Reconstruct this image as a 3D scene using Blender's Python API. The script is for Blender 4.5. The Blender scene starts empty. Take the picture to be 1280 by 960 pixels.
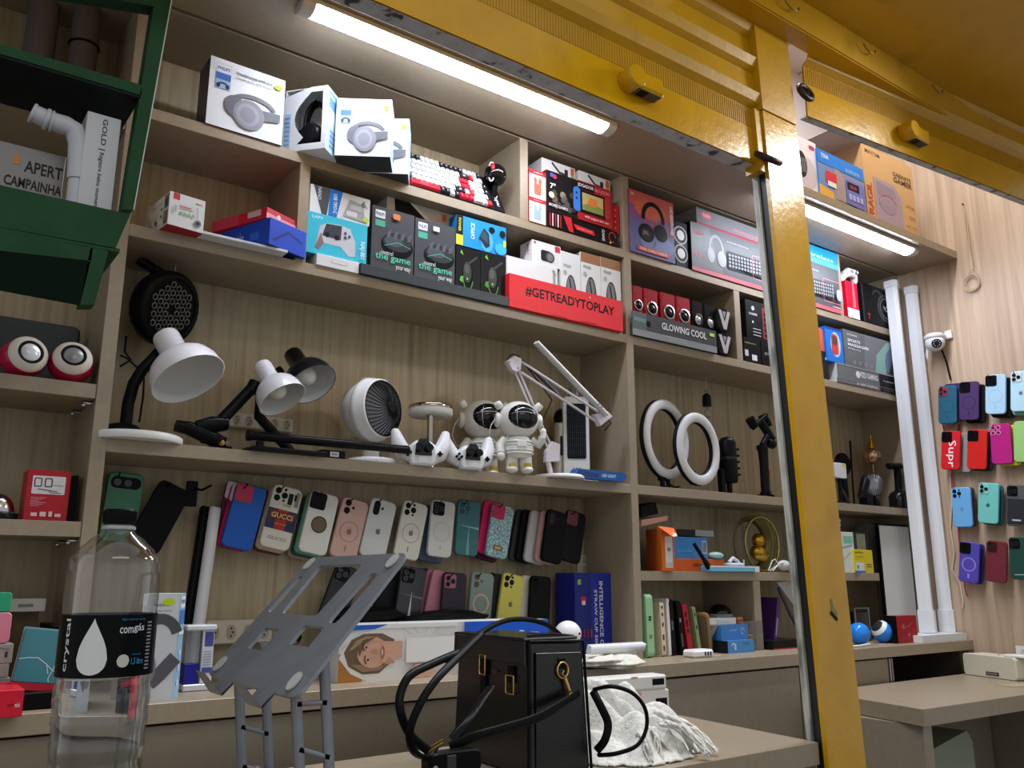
import bpy, math, random
from mathutils import Vector, Matrix
random.seed(7)
S = bpy.context.scene
COL = S.collection
PI = math.pi
# ------------------------------------------------------------ camera (solved from the shelf edges)
F = 1079.03
RC = Matrix(((0.80799319, -0.58919170, 0.00038270), (0.13110563, 0.17915954, -0.97504522), (0.57441998, 0.78788007, 0.22200604)))
CAM = Vector((0, -1.9, 1.10))
def ray(x, y): return RC.transposed() @ Vector(((x-640)/F, (y-480)/F, 1))
def atY(x, y, Y): r = ray(x, y); return CAM + r*((Y-CAM.y)/r.y)
def atZ(x, y, Z): r = ray(x, y); return CAM + r*((Z-CAM.z)/r.z)
def atX(x, y, X): r = ray(x, y); return CAM + r*((X-CAM.x)/r.x)
cam = bpy.data.cameras.new('camera'); camo = bpy.data.objects.new('camera', cam); COL.objects.link(camo)
cam.sensor_width = 36; cam.sensor_fit = 'HORIZONTAL'; cam.lens = F/1280*36; cam.clip_start = .02
mr = Matrix((RC[0], -RC[1], -RC[2])).transposed().to_4x4(); mr.translation = CAM; camo.matrix_world = mr
S.camera = camo
# ------------------------------------------------------------ materials
def lin(h):
    h = h.lstrip('#'); o = []
    for i in (0, 2, 4):
        c = int(h[i:i+2], 16)/255; o.append(c/12.92 if c <= .04045 else ((c+.055)/1.055)**2.4)
    k = 1-.20*(.3*o[0]+.6*o[1]+.1*o[2])   # printed and painted whites reflect about four fifths
    return (*[c*k for c in o], 1)
MATS = {}
def M(hx, r=.45, m=0., tr=0., ior=1.45, name=None):
    k = (hx, r, m, tr)
    if k in MATS: return MATS[k]
    mt = bpy.data.materials.new(name or ('metal_' if m else 'clear_' if tr else 'finish_')+hx.lstrip('#')); mt.use_nodes = True
    nt = mt.node_tree; b = nt.nodes['Principled BSDF']; c = lin(hx)
    b.inputs['Base Color'].default_value = c; b.inputs['Roughness'].default_value = r; b.inputs['Metallic'].default_value = m
    b.inputs['Transmission Weight'].default_value = tr; b.inputs['IOR'].default_value = ior
    if not tr and not m and r >= .25: b.inputs['Specular IOR Level'].default_value = .28 if max(c[:3]) > .03 else .10
    if not tr:
        n = nt.nodes.new('ShaderNodeTexNoise'); n.inputs['Scale'].default_value = 35
        tc = nt.nodes.new('ShaderNodeTexCoord'); nt.links.new(tc.outputs['Object'], n.inputs['Vector'])
        mp = nt.nodes.new('ShaderNodeMapRange'); mp.inputs['To Min'].default_value = max(r-.06, .02); mp.inputs['To Max'].default_value = min(r+.06, 1)
        nt.links.new(n.outputs['Fac'], mp.inputs['Value']); nt.links.new(mp.outputs['Result'], b.inputs['Roughness'])
    MATS[k] = mt; return mt
def nmat(name, ramp, scale, noise=3., detail=5., rough=.45, bump=0., rscale=None, dist=0., metal=0.):
    mt = bpy.data.materials.new(name); mt.use_nodes = True; nt = mt.node_tree; b = nt.nodes['Principled BSDF']
    tc = nt.nodes.new('ShaderNodeTexCoord'); mpg = nt.nodes.new('ShaderNodeMapping'); mpg.inputs['Scale'].default_value = scale
    n = nt.nodes.new('ShaderNodeTexNoise'); n.inputs['Scale'].default_value = noise; n.inputs['Detail'].default_value = detail; n.inputs['Distortion'].default_value = dist
    cr = nt.nodes.new('ShaderNodeValToRGB')
    e = cr.color_ramp.elements
    while len(e) < len(ramp): e.new(.5)
    for i, (p, h) in enumerate(ramp): e[i].position = p; e[i].color = lin(h)
    L = nt.links.new
    L(tc.outputs['Object'], mpg.inputs['Vector']); L(mpg.outputs['Vector'], n.inputs['Vector']); L(n.outputs['Fac'], cr.inputs['Fac']); L(cr.outputs['Color'], b.inputs['Base Color'])
    b.inputs['Roughness'].default_value = rough; b.inputs['Metallic'].default_value = metal
    if bump:
        bp = nt.nodes.new('ShaderNodeBump'); bp.inputs['Strength'].default_value = bump; bp.inputs['Distance'].default_value = .004
        n2 = n
        if rscale: n2 = nt.nodes.new('ShaderNodeTexNoise'); n2.inputs['Scale'].default_value = rscale; n2.inputs['Detail'].default_value = 4; L(tc.outputs['Object'], n2.inputs['Vector'])
        L(n2.outputs['Fac'], bp.inputs['Height']); L(bp.outputs['Normal'], b.inputs['Normal'])
    return mt
def emis(name, hx, st):
    mt = bpy.data.materials.new(name); mt.use_nodes = True; b = mt.node_tree.nodes['Principled BSDF']
    b.inputs['Base Color'].default_value = lin(hx); b.inputs['Emission Color'].default_value = lin(hx); b.inputs['Emission Strength'].default_value = st
    return mt
# ------------------------------------------------------------ mesh builder
_txt = {}
def text_mesh(s):
    if s not in _txt:
        cu = bpy.data.curves.new('t', 'FONT'); cu.body = s; cu.resolution_u = 2; cu.offset = .022 if s.upper() == s else .008; ob = bpy.data.objects.new('t', cu); COL.objects.link(ob)
        me = ob.to_mesh(); v = [p.co.copy() for p in me.vertices]; f = [tuple(p.vertices) for p in me.polygons]; ob.to_mesh_clear()
        bpy.data.objects.remove(ob); bpy.data.curves.remove(cu)
        x0 = min(p.x for p in v); x1 = max(p.x for p in v); y0 = min(p.y for p in v); y1 = max(p.y for p in v)
        _txt[s] = ([((p.x-x0)/(x1-x0), (p.y-y0)/(y1-y0)) for p in v], f)
    return _txt[s]
def rr(u0, v0, u1, v1, r, n=5):
    o = []
    for cx, cy, a in ((u1-r, v1-r, 0), (u0+r, v1-r, 90), (u0+r, v0+r, 180), (u1-r, v0+r, 270)):
        for i in range(n+1):
            t = math.radians(a+90*i/n); o.append((cx+r*math.cos(t), cy+r*math.sin(t)))
    return o
def ell(cu, cv, ru, rv, n=24): return [(cu+ru*math.cos(2*PI*i/n), cv+rv*math.sin(2*PI*i/n)) for i in range(n)]
class MB:
    def __init__(s): s.v = []; s.f = []; s.mi = []; s.sm = []; s.mats = []; s.T = Matrix()
    def add(s, vs, fs, mat, smooth=False):
        if mat not in s.mats: s.mats.append(mat)
        k = s.mats.index(mat); o = len(s.v)
        s.v += [s.T @ Vector(p) for p in vs]
        for f in fs: s.f.append(tuple(i+o for i in f)); s.mi.append(k); s.sm.append(smooth)
        return s
    def box(s, a, b, mat, bev=.001):
        (x0, y0, z0), (x1, y1, z1) = a, b; e = min(bev, (x1-x0)*.45, (y1-y0)*.45, (z1-z0)*.45)
        vs = []
        for x, sx in ((x0, 1), (x1, -1)):
            for y, sy in ((y0, 1), (y1, -1)):
                for z, sz in ((z0, 1), (z1, -1)): vs += [(x, y+sy*e, z+sz*e), (x+sx*e, y, z+sz*e), (x+sx*e, y+sy*e, z)]
        I = lambda i, j, k, c: (i*4+j*2+k)*3+c
        fs = [(I(0,0,0,0), I(0,0,1,0), I(0,1,1,0), I(0,1,0,0)), (I(1,0,0,0), I(1,1,0,0), I(1,1,1,0), I(1,0,1,0)),
              (I(0,0,0,1), I(1,0,0,1), I(1,0,1,1), I(0,0,1,1)), (I(0,1,0,1), I(0,1,1,1), I(1,1,1,1), I(1,1,0,1)),
              (I(0,0,0,2), I(0,1,0,2), I(1,1,0,2), I(1,0,0,2)), (I(0,0,1,2), I(1,0,1,2), I(1,1,1,2), I(0,1,1,2))]
        def q(*p): fs.append(p)
        for k in (0, 1):
            for j in (0, 1): q(*[(I(0,j,k,1), I(1,j,k,1), I(1,j,k,2), I(0,j,k,2)), (I(0,j,k,2), I(1,j,k,2), I(1,j,k,1), I(0,j,k,1))][j ^ k])
            for i in (0, 1): q(*[(I(i,0,k,2), I(i,1,k,2), I(i,1,k,0), I(i,0,k,0)), (I(i,0,k,0), I(i,1,k,0), I(i,1,k,2), I(i,0,k,2))][i ^ k])
        for i in (0, 1):
            for j in (0, 1): q(*[(I(i,j,0,0), I(i,j,1,0), I(i,j,1,1), I(i,j,0,1)), (I(i,j,0,1), I(i,j,1,1), I(i,j,1,0), I(i,j,0,0))][i ^ j][::-1])
        for i in (0, 1):
            for j in (0, 1):
                for k in (0, 1):
                    t = (I(i,j,k,0), I(i,j,k,1), I(i,j,k,2)); q(*(t if (i+j+k) % 2 == 0 else t[::-1]))
        return s.add(vs, fs, mat)
    def prism(s, pts, o, u, v, h, mat, bev=0, smooth=False):  # 2D outline on plane (o,u,v) thickened by h along u x v
        o, u, v = Vector(o), Vector(u).normalized(), Vector(v).normalized(); w = u.cross(v); n = len(pts)
        cx = sum(p[0] for p in pts)/n; cy = sum(p[1] for p in pts)/n
        def ins(p, b):
            d = math.hypot(p[0]-cx, p[1]-cy) or 1; k = max(0, 1-b/d); return (cx+(p[0]-cx)*k, cy+(p[1]-cy)*k)
        P = lambda p, z: o+u*p[0]+v*p[1]+w*z
        if bev:
            rows = [[P(ins(p, bev), 0) for p in pts], [P(p, bev) for p in pts], [P(p, h-bev) for p in pts], [P(ins(p, bev), h) for p in pts]]
        else: rows = [[P(p, 0) for p in pts], [P(p, h) for p in pts]]
        vs = [p for r_ in rows for p in r_]; fs = []
        for k in range(len(rows)-1):
            for i in range(n): j = (i+1) % n; fs.append((k*n+i, k*n+j, (k+1)*n+j, (k+1)*n+i))
        s.add(vs, fs, mat, smooth)
        return s.add(rows[0]+rows[-1], [tuple(range(n-1, -1, -1)), tuple(range(n, 2*n))], mat)
    def flat(s, pts, o, u, v, off, mat):
        o, u, v = Vector(o), Vector(u), Vector(v); w = u.cross(v).normalized()
        return s.add([o+u*p[0]+v*p[1]+w*off for p in pts], [tuple(range(len(pts)))], mat)
    def ringflat(s, a, b, o, u, v, off, mat):
        o, u, v = Vector(o), Vector(u), Vector(v); w = u.cross(v).normalized(); n = len(a)
        return s.add([o+u*p[0]+v*p[1]+w*off for p in a+b], [(i, (i+1) % n, n+(i+1) % n, n+i) for i in range(n)], mat)
    def cyl(s, p0, p1, r0, mat, r1=None, n=20, cap=True, bev=0):
        p0, p1 = Vector(p0), Vector(p1); r1 = r0 if r1 is None else r1; L = (p1-p0).length
        pr = [(r0, 0), (r1, L)] if not bev else [(r0-bev, 0), (r0, bev), (r1, L-bev), (r1-bev, L)]
        return s.lathe(pr, p0, p1-p0, mat, n, cap)
    def lathe(s, prof, o, ax, mat, n=24, cap=True, smooth=True):
        o, w = Vector(o), Vector(ax).normalized(); u = w.orthogonal().normalized(); v = w.cross(u); vs = []; fs = []
        for r, z in prof:
            for i in range(n): t = 2*PI*i/n; vs.append(o+w*z+(u*math.cos(t)+v*math.sin(t))*r)
        for k in range(len(prof)-1):
            for i in range(n): j = (i+1) % n; fs.append((k*n+i, k*n+j, (k+1)*n+j, (k+1)*n+i))
        s.add(vs, fs, mat, smooth)
        if cap:
            m_ = (len(prof)-1)*n
            for q, rev in ((0, 1), (m_, 0)):
                if prof[0 if rev else -1][0] > 1e-5:
                    idx = vs[q:q+n]; s.add(idx, [tuple(range(n-1, -1, -1)) if rev else tuple(range(n))], mat)
        return s
    def tube(s, pts, r, mat, n=8, closed=False, flat=None):
        P = [Vector(p) for p in pts]; N = len(P); vs = []; fs = []; up = None
        rs = r if isinstance(r, (list, tuple)) else [r]*N
        for i in range(N):
            if closed: t = P[(i+1) % N]-P[i-1]
            else: t = P[min(i+1, N-1)]-P[max(i-1, 0)]
            t = t.normalized() if t.length > 1e-9 else Vector((0, 0, 1))
            if flat is not None: up = Vector(flat)
            if up is None: up = t.orthogonal()
            a = (up-t*up.dot(t)); a = a.normalized() if a.length > 1e-6 else t.orthogonal().normalized()
            up = a; b = t.cross(a)
            for k in range(n):
                q = 2*PI*k/n+PI/n; rx = rs[i][0] if isinstance(rs[i], tuple) else rs[i]; ry = rs[i][1] if isinstance(rs[i], tuple) else rs[i]
                vs.append(P[i]+a*math.cos(q)*rx+b*math.sin(q)*ry)
        for i in range(N if closed else N-1):
            j = (i+1) % N
            for k in range(n): l = (k+1) % n; fs.append((i*n+k, i*n+l, j*n+l, j*n+k))
        s.add(vs, fs, mat, True)
        if not closed: s.add(vs[:n]+vs[-n:], [tuple(range(n-1, -1, -1)), tuple(range(n, 2*n))], mat)
        return s
    def sph(s, c, r, mat, n=24, m=14, ax=(0, 0, 1), t0=0., t1=PI):
        if not isinstance(r, (tuple, list)): r = (r, r, r)
        vs = []; fs = []
        for i in range(m+1):
            t = t0+(t1-t0)*i/m
            for k in range(n): q = 2*PI*k/n; vs.append(Vector((r[0]*math.sin(t)*math.cos(q), r[1]*math.sin(t)*math.sin(q), r[2]*math.cos(t))))
        rot = Vector((0, 0, 1)).rotation_difference(Vector(ax)).to_matrix(); c = Vector(c)
        for i in range(m):
            for k in range(n): l = (k+1) % n; fs.append((i*n+k, (i+1)*n+k, (i+1)*n+l, i*n+l))
        return s.add([c+rot @ p for p in vs], fs, mat, True)
    def text(s, t, o, u, v, off, mat):  # fills the rectangle o, o+u, o+v
        vs, fs = text_mesh(t); o, u, v = Vector(o), Vector(u), Vector(v); w = u.cross(v).normalized()
        return s.add([o+u*p[0]+v*p[1]+w*off for p in vs], fs, mat)
    def build(s, name, parent=None, loc=None, rot=None, **props):
        me = bpy.data.meshes.new(name); me.from_pydata([tuple(p) for p in s.v], [], s.f)
        for m_ in s.mats: me.materials.append(m_)
        me.polygons.foreach_set('material_index', s.mi); me.polygons.foreach_set('use_smooth', s.sm); me.update()
        ob = bpy.data.objects.new(name, me); COL.objects.link(ob)
        if parent: ob.parent = parent
        if loc is not None: ob.location = loc
        if rot is not None: ob.rotation_euler = rot
        for k, x in props.items():
            if x: ob[{'cat': 'category'}.get(k, k)] = x
        return ob
def thing(name, label, cat, loc=(0, 0, 0), rot=(0, 0, 0), group=None):
    o = bpy.data.objects.new(name, None); COL.objects.link(o); o.location = loc; o.rotation_euler = rot
    o.empty_display_size = .02; o['label'] = label; o['category'] = cat
    if group: o['group'] = group
    return o
def struct(name, mb): return mb.build(name, kind='structure')
def copy_tree(o, parent=None, loc=None, rot=None, label=None):
    c = o.copy(); COL.objects.link(c)
    if parent: c.parent = parent
    if loc is not None: c.location = loc
    if rot is not None: c.rotation_euler = rot
    if label: c['label'] = label
    for ch in o.children: copy_tree(ch, c)
    return c
# ------------------------------------------------------------ printed marks on box faces
FACES = {'F': lambda W, D, H: ((0, 0, 0), (W, 0, 0), (0, 0, H)), 'L': lambda W, D, H: ((0, D, 0), (0, -D, 0), (0, 0, H)),
         'R': lambda W, D, H: ((W, 0, 0), (0, D, 0), (0, 0, H)), 'T': lambda W, D, H: ((0, 0, H), (W, 0, 0), (0, D, 0)),
         'B': lambda W, D, H: ((0, D, 0), (W, 0, 0), (0, -D, 0))}
def decals(mb, face, items, rough=.35, base=.0):
    o, u, v = [Vector(q) for q in face]; asp = u.length/v.length
    for i, d in enumerate(items):
        off = base+.0003+.00025*i; k = d[0]; c = d[-1] if not isinstance(d[-1], str) else M(d[-1], rough)
        if k == 'r': mb.flat([(d[1], d[2]), (d[3], d[2]), (d[3], d[4]), (d[1], d[4])], o, u, v, off, c)
        elif k == 'rr':
            x = min(abs(d[3]-d[1])*u.length, abs(d[4]-d[2])*v.length)*d[5]
            pts = [(p[0]/u.length, p[1]/v.length) for p in rr(d[1]*u.length, d[2]*v.length, d[3]*u.length, d[4]*v.length, x)]; mb.flat(pts, o, u, v, off, c)
        elif k == 'rro':
            x = min(abs(d[3]-d[1])*u.length, abs(d[4]-d[2])*v.length)*d[5]; th = d[6]*v.length
            q = lambda e: [(p[0]/u.length, p[1]/v.length) for p in rr(d[1]*u.length+e, d[2]*v.length+e, d[3]*u.length-e, d[4]*v.length-e, max(x-e, .0002))]
            mb.ringflat(q(0), q(th), o, u, v, off, c)
        elif k == 'e': mb.flat(ell(d[1], d[2], d[3], d[4]), o, u, v, off, c)
        elif k == 'c': mb.flat(ell(d[1], d[2], d[3]/asp, d[3]), o, u, v, off, c)       # round, radius in heights
        elif k == 'o': mb.ringflat(ell(d[1], d[2], d[3]/asp, d[3]), ell(d[1], d[2], (d[3]-d[4])/asp, d[3]-d[4]), o, u, v, off, c)
        elif k == 'p': mb.flat(d[1], o, u, v, off, c)
        elif k == 't': mb.text(d[5], o+u*d[1]+v*d[2], u*(d[3]-d[1]), v*(d[4]-d[2]), off, c)
        elif k == 'td': mb.text(d[5], o+u*d[1]+v*d[4], v*(d[2]-d[4]), u*(d[3]-d[1]), off, c)   # reads downwards
        elif k == 'tu': mb.text(d[5], o+u*d[3]+v*d[2], v*(d[4]-d[2]), u*(d[1]-d[3]), off, c)   # reads upwards
        elif k == 'l':
            pts = d[1]; th = d[2]; W, H = u.length, v.length; P = [Vector((p[0]*W, p[1]*H)) for p in pts]; a = []; b = []
            for j, p in enumerate(P):
                t = P[min(j+1, len(P)-1)]-P[max(j-1, 0)]; nn = Vector((-t.y, t.x)).normalized()*th*H/2; a.append(p+nn); b.append(p-nn)
            w = u.cross(v).normalized(); U, V = u.normalized(), v.normalized(); n = len(P)
            mb.add([o+U*q.x+V*q.y+w*off for q in a+b], [(n+j, n+j+1, j+1, j) for j in range(n-1)], c)
def arc(cx, cy, rx, ry, a0, a1, n=12): return [(cx+rx*math.cos(math.radians(a0+(a1-a0)*i/n)), cy+ry*math.sin(math.radians(a0+(a1-a0)*i/n))) for i in range(n+1)]
def px2(pt): return pt
def carton(name, label, cat, TL, TR, Y, zb, D, col, marks=None, a=0., group=None, rough=.4, H=None, edge=.001, Dpt=None, lean=0.):
    """box standing at depth Y: top-left / top-right front corners as seen, bottom at zb"""
    p0 = atY(*TL, Y); zt = p0.z if H is None else zb+H
    if a == 'auto': p1 = atZ(*TR, p0.z); d = p1-p0; W = math.hypot(d.x, d.y); a = math.atan2(d.y, d.x)
    else:
        a = math.radians(a); lo, hi = .003, 1.4
        for _ in range(40):
            W = (lo+hi)/2; q = RC @ (p0+Vector((math.cos(a), math.sin(a), 0))*W-CAM)
            if 640+F*q.x/q.z < TR[0]: lo = W
            else: hi = W
    if Dpt: q = atZ(*Dpt, p0.z); D = math.hypot(q.x-p0.x, q.y-p0.y)
    Hh = zt-zb; mb = MB(); mb.box((0, 0, 0), (W, D, Hh), M(col, rough) if isinstance(col, str) else col, edge)
    for k, it in (marks or {}).items(): decals(mb, FACES[k](W, D, Hh), it, rough)
    ob = mb.build(name, None, (p0.x, p0.y, zb), (lean, 0, a), label=label, cat=cat, group=group); ob['_'] = 0; del ob['_']
    ob_dims[ob.name] = (W, D, Hh, p0, a)
    return ob
ob_dims = {}
def top(ob): d = ob_dims[ob.name]; return ob.location.z+d[2]
# print helpers
def hp_print(cx, cy, s, c1, c2, c3):
    """over-ear headphones drawn lying on their side"""
    return [('l', arc(cx+.05*s, cy+.22*s, .55*s, .30*s, 165, 10, 14), .11*s, c2), ('e', cx-.42*s, cy+.12*s, .25*s, .30*s, c2),
            ('p', [(cx+.1*s, cy-.12*s), (cx+.75*s, cy+.02*s), (cx+.75*s, cy+.26*s), (cx+.15*s, cy+.22*s)], c2),
            ('e', cx-.05*s, cy-.02*s, .40*s, .42*s, c1), ('e', cx-.08*s, cy-.03*s, .30*s, .32*s, c3), ('e', cx-.08*s, cy-.03*s, .20*s, .22*s, c1)]
def mouse_print(cx, cy, w, h, c1, c2):
    return [('e', cx, cy, w, h, c1), ('e', cx-.1*w, cy+.25*h, w*.75, h*.55, c2), ('l', [(cx, cy+.3*h), (cx+.02, cy+h*.9)], .02, c1)]
# ------------------------------------------------------------ shared finishes
TAUPE = nmat('taupe_laminate', [(.3, '94856f'), (.7, '9c8d77')], (1, 1, 1), 60, 3, .38)
WOOD = nmat('wood_grain_panel', [(.25, '87785c'), (.45, 'a29172'), (.6, 'b09f80'), (.8, '99886a')], (34, 34, 1.1), 1.6, 7, .5, dist=.6)
WOODR = nmat('wood_grain_side_panel', [(.25, '967f68'), (.45, 'b0977f'), (.6, 'bda48c'), (.8, 'a48c74')], (22, 22, .8), 1.6, 7, .5, dist=.9)
YEL = nmat('yellow_gloss_paint', [(.3, 'c89200'), (.55, 'd69f02'), (.8, 'bc8800')], (1, 1, 1), 7, 6, .24, .18, 60)
YELD = nmat('yellow_shutter_paint', [(.3, 'b98800'), (.6, 'c69302'), (.8, 'a57a00')], (1, 1, 1), 6, 6, .38, .25, 30)
WORN = nmat('chipped_grey_paint', [(.36, '3a3a3c'), (.42, 'b8b8ba'), (.7, 'd0d0d2')], (1, 1, 1), 26, 8, .6, .3, 40)
WEDGE = nmat('worn_white_post_edge', [(.35, '6f756f'), (.5, 'b9b8ac'), (.75, 'd6d5c8')], (9, 9, 1.5), 6, 8, .65, .3, 40)
BLKG = nmat('dark_post_groove', [(.4, '0b0c0e'), (.75, '1d2226')], (6, 6, .8), 5, 5, .5)
GREEN = nmat('green_enamel', [(.3, '143a1e'), (.7, '1a4726')], (1, 1, 1), 9, 5, .4, .2, 50)
GREEN.node_tree.nodes['Principled BSDF'].inputs['Specular IOR Level'].default_value = .2
GREEN.node_tree.nodes['Principled BSDF'].inputs['Roughness'].default_value = .6
WHITE = M('e6e6e4', .35); BLACK = M('0c0c0d', .4); BLKGL = M('0a0a0b', .12); CHROME = M('c9c9cc', .15, 1.); GOLD = M('d2a23a', .22, 1.)
GREY = M('8a8b8e', .4); CREAM = M('ddd8c8', .4); DK = M('17181b', .5); RUB = M('141416', .6)
ZA, ZB_, ZC, ZT, ZD, ZW, ZTAB = 2.1397, 1.8553, 1.3844, 2.3992, 1.128, .878, .76
SH = .028; BK = .2222; FL = .0
XD1 = (.331, .360); XD2 = (.7357, .7627); XD23 = (1.4153, 1.4448); XD3 = (1.8312, 1.8603); XR = 3.475
# ------------------------------------------------------------ room shell
struct('floor', MB().box((-3, -5, -.02), (5, .35, 0), M('8d8880', .35), 0))
struct('wall_back', MB().box((-2.2, BK, 0), (XR, BK+.03, 2.62), WOOD, 0).box((-2.2, BK+.001, 2.62), (XR, BK+.03, 3.4), M('cfc8cc', .5), 0))
struct('wall_right', MB().box((XR, -.95, 0), (XR+.03, BK+.03, 3.4), WOODR, 0))
cl = MB().box((-2.2, -.8, 3.4), (XR+.03, BK+.03, 3.43), M('cfc8cc', .5), 0)
for i in range(24): cl.box((-2.1+i*.23, -.8, 3.394), (-2.09+i*.23, BK, 3.4), M('a9a2a6', .5), 0)
struct('ceiling', cl)
# ------------------------------------------------------------ built-in shelving of the main wall
sv = thing('wall_shelving', 'taupe laminate shelving unit covering the whole wood-grain back wall', 'shelving', (0, 0, 0))
def shelf(x0, x1, z, y0=0., t=SH, nm='shelf'): MB().box((x0, y0, z-t), (x1, BK-.001, z), TAUPE, .0008).build(nm, sv)
def upright(x, z0, z1, y0=0.): MB().box((x[0], y0, z0), (x[1], BK-.001, z1), TAUPE, .0008).build('upright', sv)
upright(XD1, ZW, ZT); upright((XD2[0], XD2[1]), ZB_, ZA-SH, .0005); upright(XD23, ZA, ZT, .0005); upright(XD3, ZW, ZT)
upright((2.363, 2.394), ZB_, ZA-SH, .0005); upright((3.011, 3.041), ZA, ZT, .0005); upright((2.374, 2.409), ZW, ZD-SH, .0005); upright((XR-.021, XR-.001), ZW, ZT)
shelf(XD1[1], XD3[0], ZA); shelf(XD1[1], XD3[0], ZB_); shelf(XD1[1], XD3[0], ZC)
shelf(XD3[1], XR-.021, ZA); shelf(XD3[1], XR-.021, ZB_); shelf(XD3[1], XR-.021, ZC); shelf(XD3[1], 3.12, ZD)
MB().box((-1.2, .0, ZT), (XR-.001, BK-.001, ZT+.03), TAUPE, .0008).build('top_board', sv)
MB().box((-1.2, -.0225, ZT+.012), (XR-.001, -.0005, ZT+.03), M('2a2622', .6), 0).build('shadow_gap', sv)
MB().box((-1.2, -.264, ZT), (XR-.001, -.012, ZT+.033), TAUPE, .001).build('soffit', sv)
# left bay with its own adjustable shelves
lb = thing('wall_shelving', 'taupe adjustable shelves in the leftmost bay behind the green rack', 'shelving', (0, 0, 0))
for z in (1.493, 1.2135, ZT-.30):
    MB().box((-1.1, 0.001, z-.03), (XD1[0]-.001, BK-.001, z), TAUPE, .0008).build('shelf', lb)
    for y in (.03, .15):
        if z < 2: MB().cyl((XD1[0]-.001, y, z-.036), (XD1[0]-.018, y, z-.036), .005, CHROME, n=10).sph((XD1[0]-.016, y, z-.040), .006, CHROME, 10, 6).build('shelf_pin', lb)
# ------------------------------------------------------------ counter
MB().box((-1.1, -.15, ZW-.036), (XR-.001, BK-.001, ZW), TAUPE, .001).build('worktop', label='long taupe worktop running under the wall shelves', cat='worktop')
CAB = nmat('taupe_cabinet_front', [(.3, '897e6c'), (.7, '908572')], (1, 1, 1), 60, 3, .36)
def cabinet(label, x0, x1, doors, rec=0.):
    c = thing('base_cabinet', label, 'cabinet', ((x0+x1)/2, 0, 0), group='base cabinets under the worktop')
    m = MB().box((x0-(x0+x1)/2, -.11, .08), (x1-(x0+x1)/2, .2, ZW-.0375), M('3b342d', .6), .001); m.box((x0-(x0+x1)/2, -.09, .0), (x1-(x0+x1)/2, .2, .0795), M('3b342d', .6), .001); m.build('carcass', c)
    for (a, b, y, mt) in doors: MB().box((a-(x0+x1)/2, y-.018, .09), (b-(x0+x1)/2, y, ZW-.042), mt, .001).build('door', c)
    return c
cabinet('base cabinet with one broad plain front, under the laptop stand', -1.1, 1.165, [(-1.09, 1.155, -.115, CAB)])
cabinet('base cabinet with a recessed sliding door, between handbag and post', 1.17, 2.395, [(1.19, 1.72, -.112, CAB), (1.74, 2.39, -.125, CAB)])
c3 = cabinet('base cabinet with pale metal door edge, right of the yellow post', 2.40, 2.93, [(2.405, 2.90, -.118, CAB)])
MB().box((2.903-2.665, -.14, .09), (2.911-2.665, -.115, ZW-.042), M('c9cacc', .3, 1.), 0).box((2.917-2.665, -.14, .09), (2.923-2.665, -.115, ZW-.042), M('c9cacc', .3, 1.), 0).build('edge_profile', c3)
cn = thing('open_cabinet', 'open dark niche under the worktop beside the right wall', 'cabinet', (3.2, 0, 0))
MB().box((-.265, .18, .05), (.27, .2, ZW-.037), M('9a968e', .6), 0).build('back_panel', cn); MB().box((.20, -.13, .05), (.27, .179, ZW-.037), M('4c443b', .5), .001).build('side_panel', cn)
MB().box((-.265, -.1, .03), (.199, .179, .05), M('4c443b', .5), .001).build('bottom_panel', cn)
# ------------------------------------------------------------ the two front tables
def table(label, P, t, legs, name='front_table'):
    T = thing(name, label, 'table', (P[0][0], P[0][1], 0))
    o = P[0]; pts = [(p[0]-o[0], p[1]-o[1]) for p in P]
    MB().prism(pts, (0, 0, ZTAB-t), (1, 0, 0), (0, 1, 0), t, TAUPE, .001).build('tabletop', T)
    for (a, b, nm) in legs:
        (x0, y0), (x1, y1) = a, b
        MB().box((x0-o[0], y0-o[1], .0), (x1-o[0], y1-o[1], ZTAB-t-.0015), CAB, .001).build(nm, T)
    return T
table('left front table in pale taupe carrying the black handbag', [(-.1, -.683), (1.705, -.683), (1.750, -.240), (-.1, -.275)], .045,
      [((1.645, -.66), (1.68, -.3), 'side_panel'), ((-.06, -.66), (-.03, -.3), 'side_panel'), ((-.02, -.33), (1.64, -.31), 'back_panel')])
table('right front table in pale taupe carrying the cream speaker', [(2.36, -.555), (3.46, -.590), (3.46, -.155), (2.462, -.155)], .045,
      [((2.385, -.535), (2.43, -.19), 'side_panel'), ((3.40, -.55), (3.44, -.19), 'side_panel'), ((2.44, -.22), (3.39, -.2), 'back_panel')])
NT = MB().box((-.35, -1.45, .815), (.50, -.80, .85), TAUPE, .001)
for x in (-.32, .44):
    for y in (-1.42, -.86): NT.box((x, y, 0), (x+.04, y+.04, .815), CAB, .001)
nt = thing('stall_counter', 'small taupe counter in the foreground under bottle and laptop stand', 'table', (0, 0, 0)); NT.build('counter_frame', nt)
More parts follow.
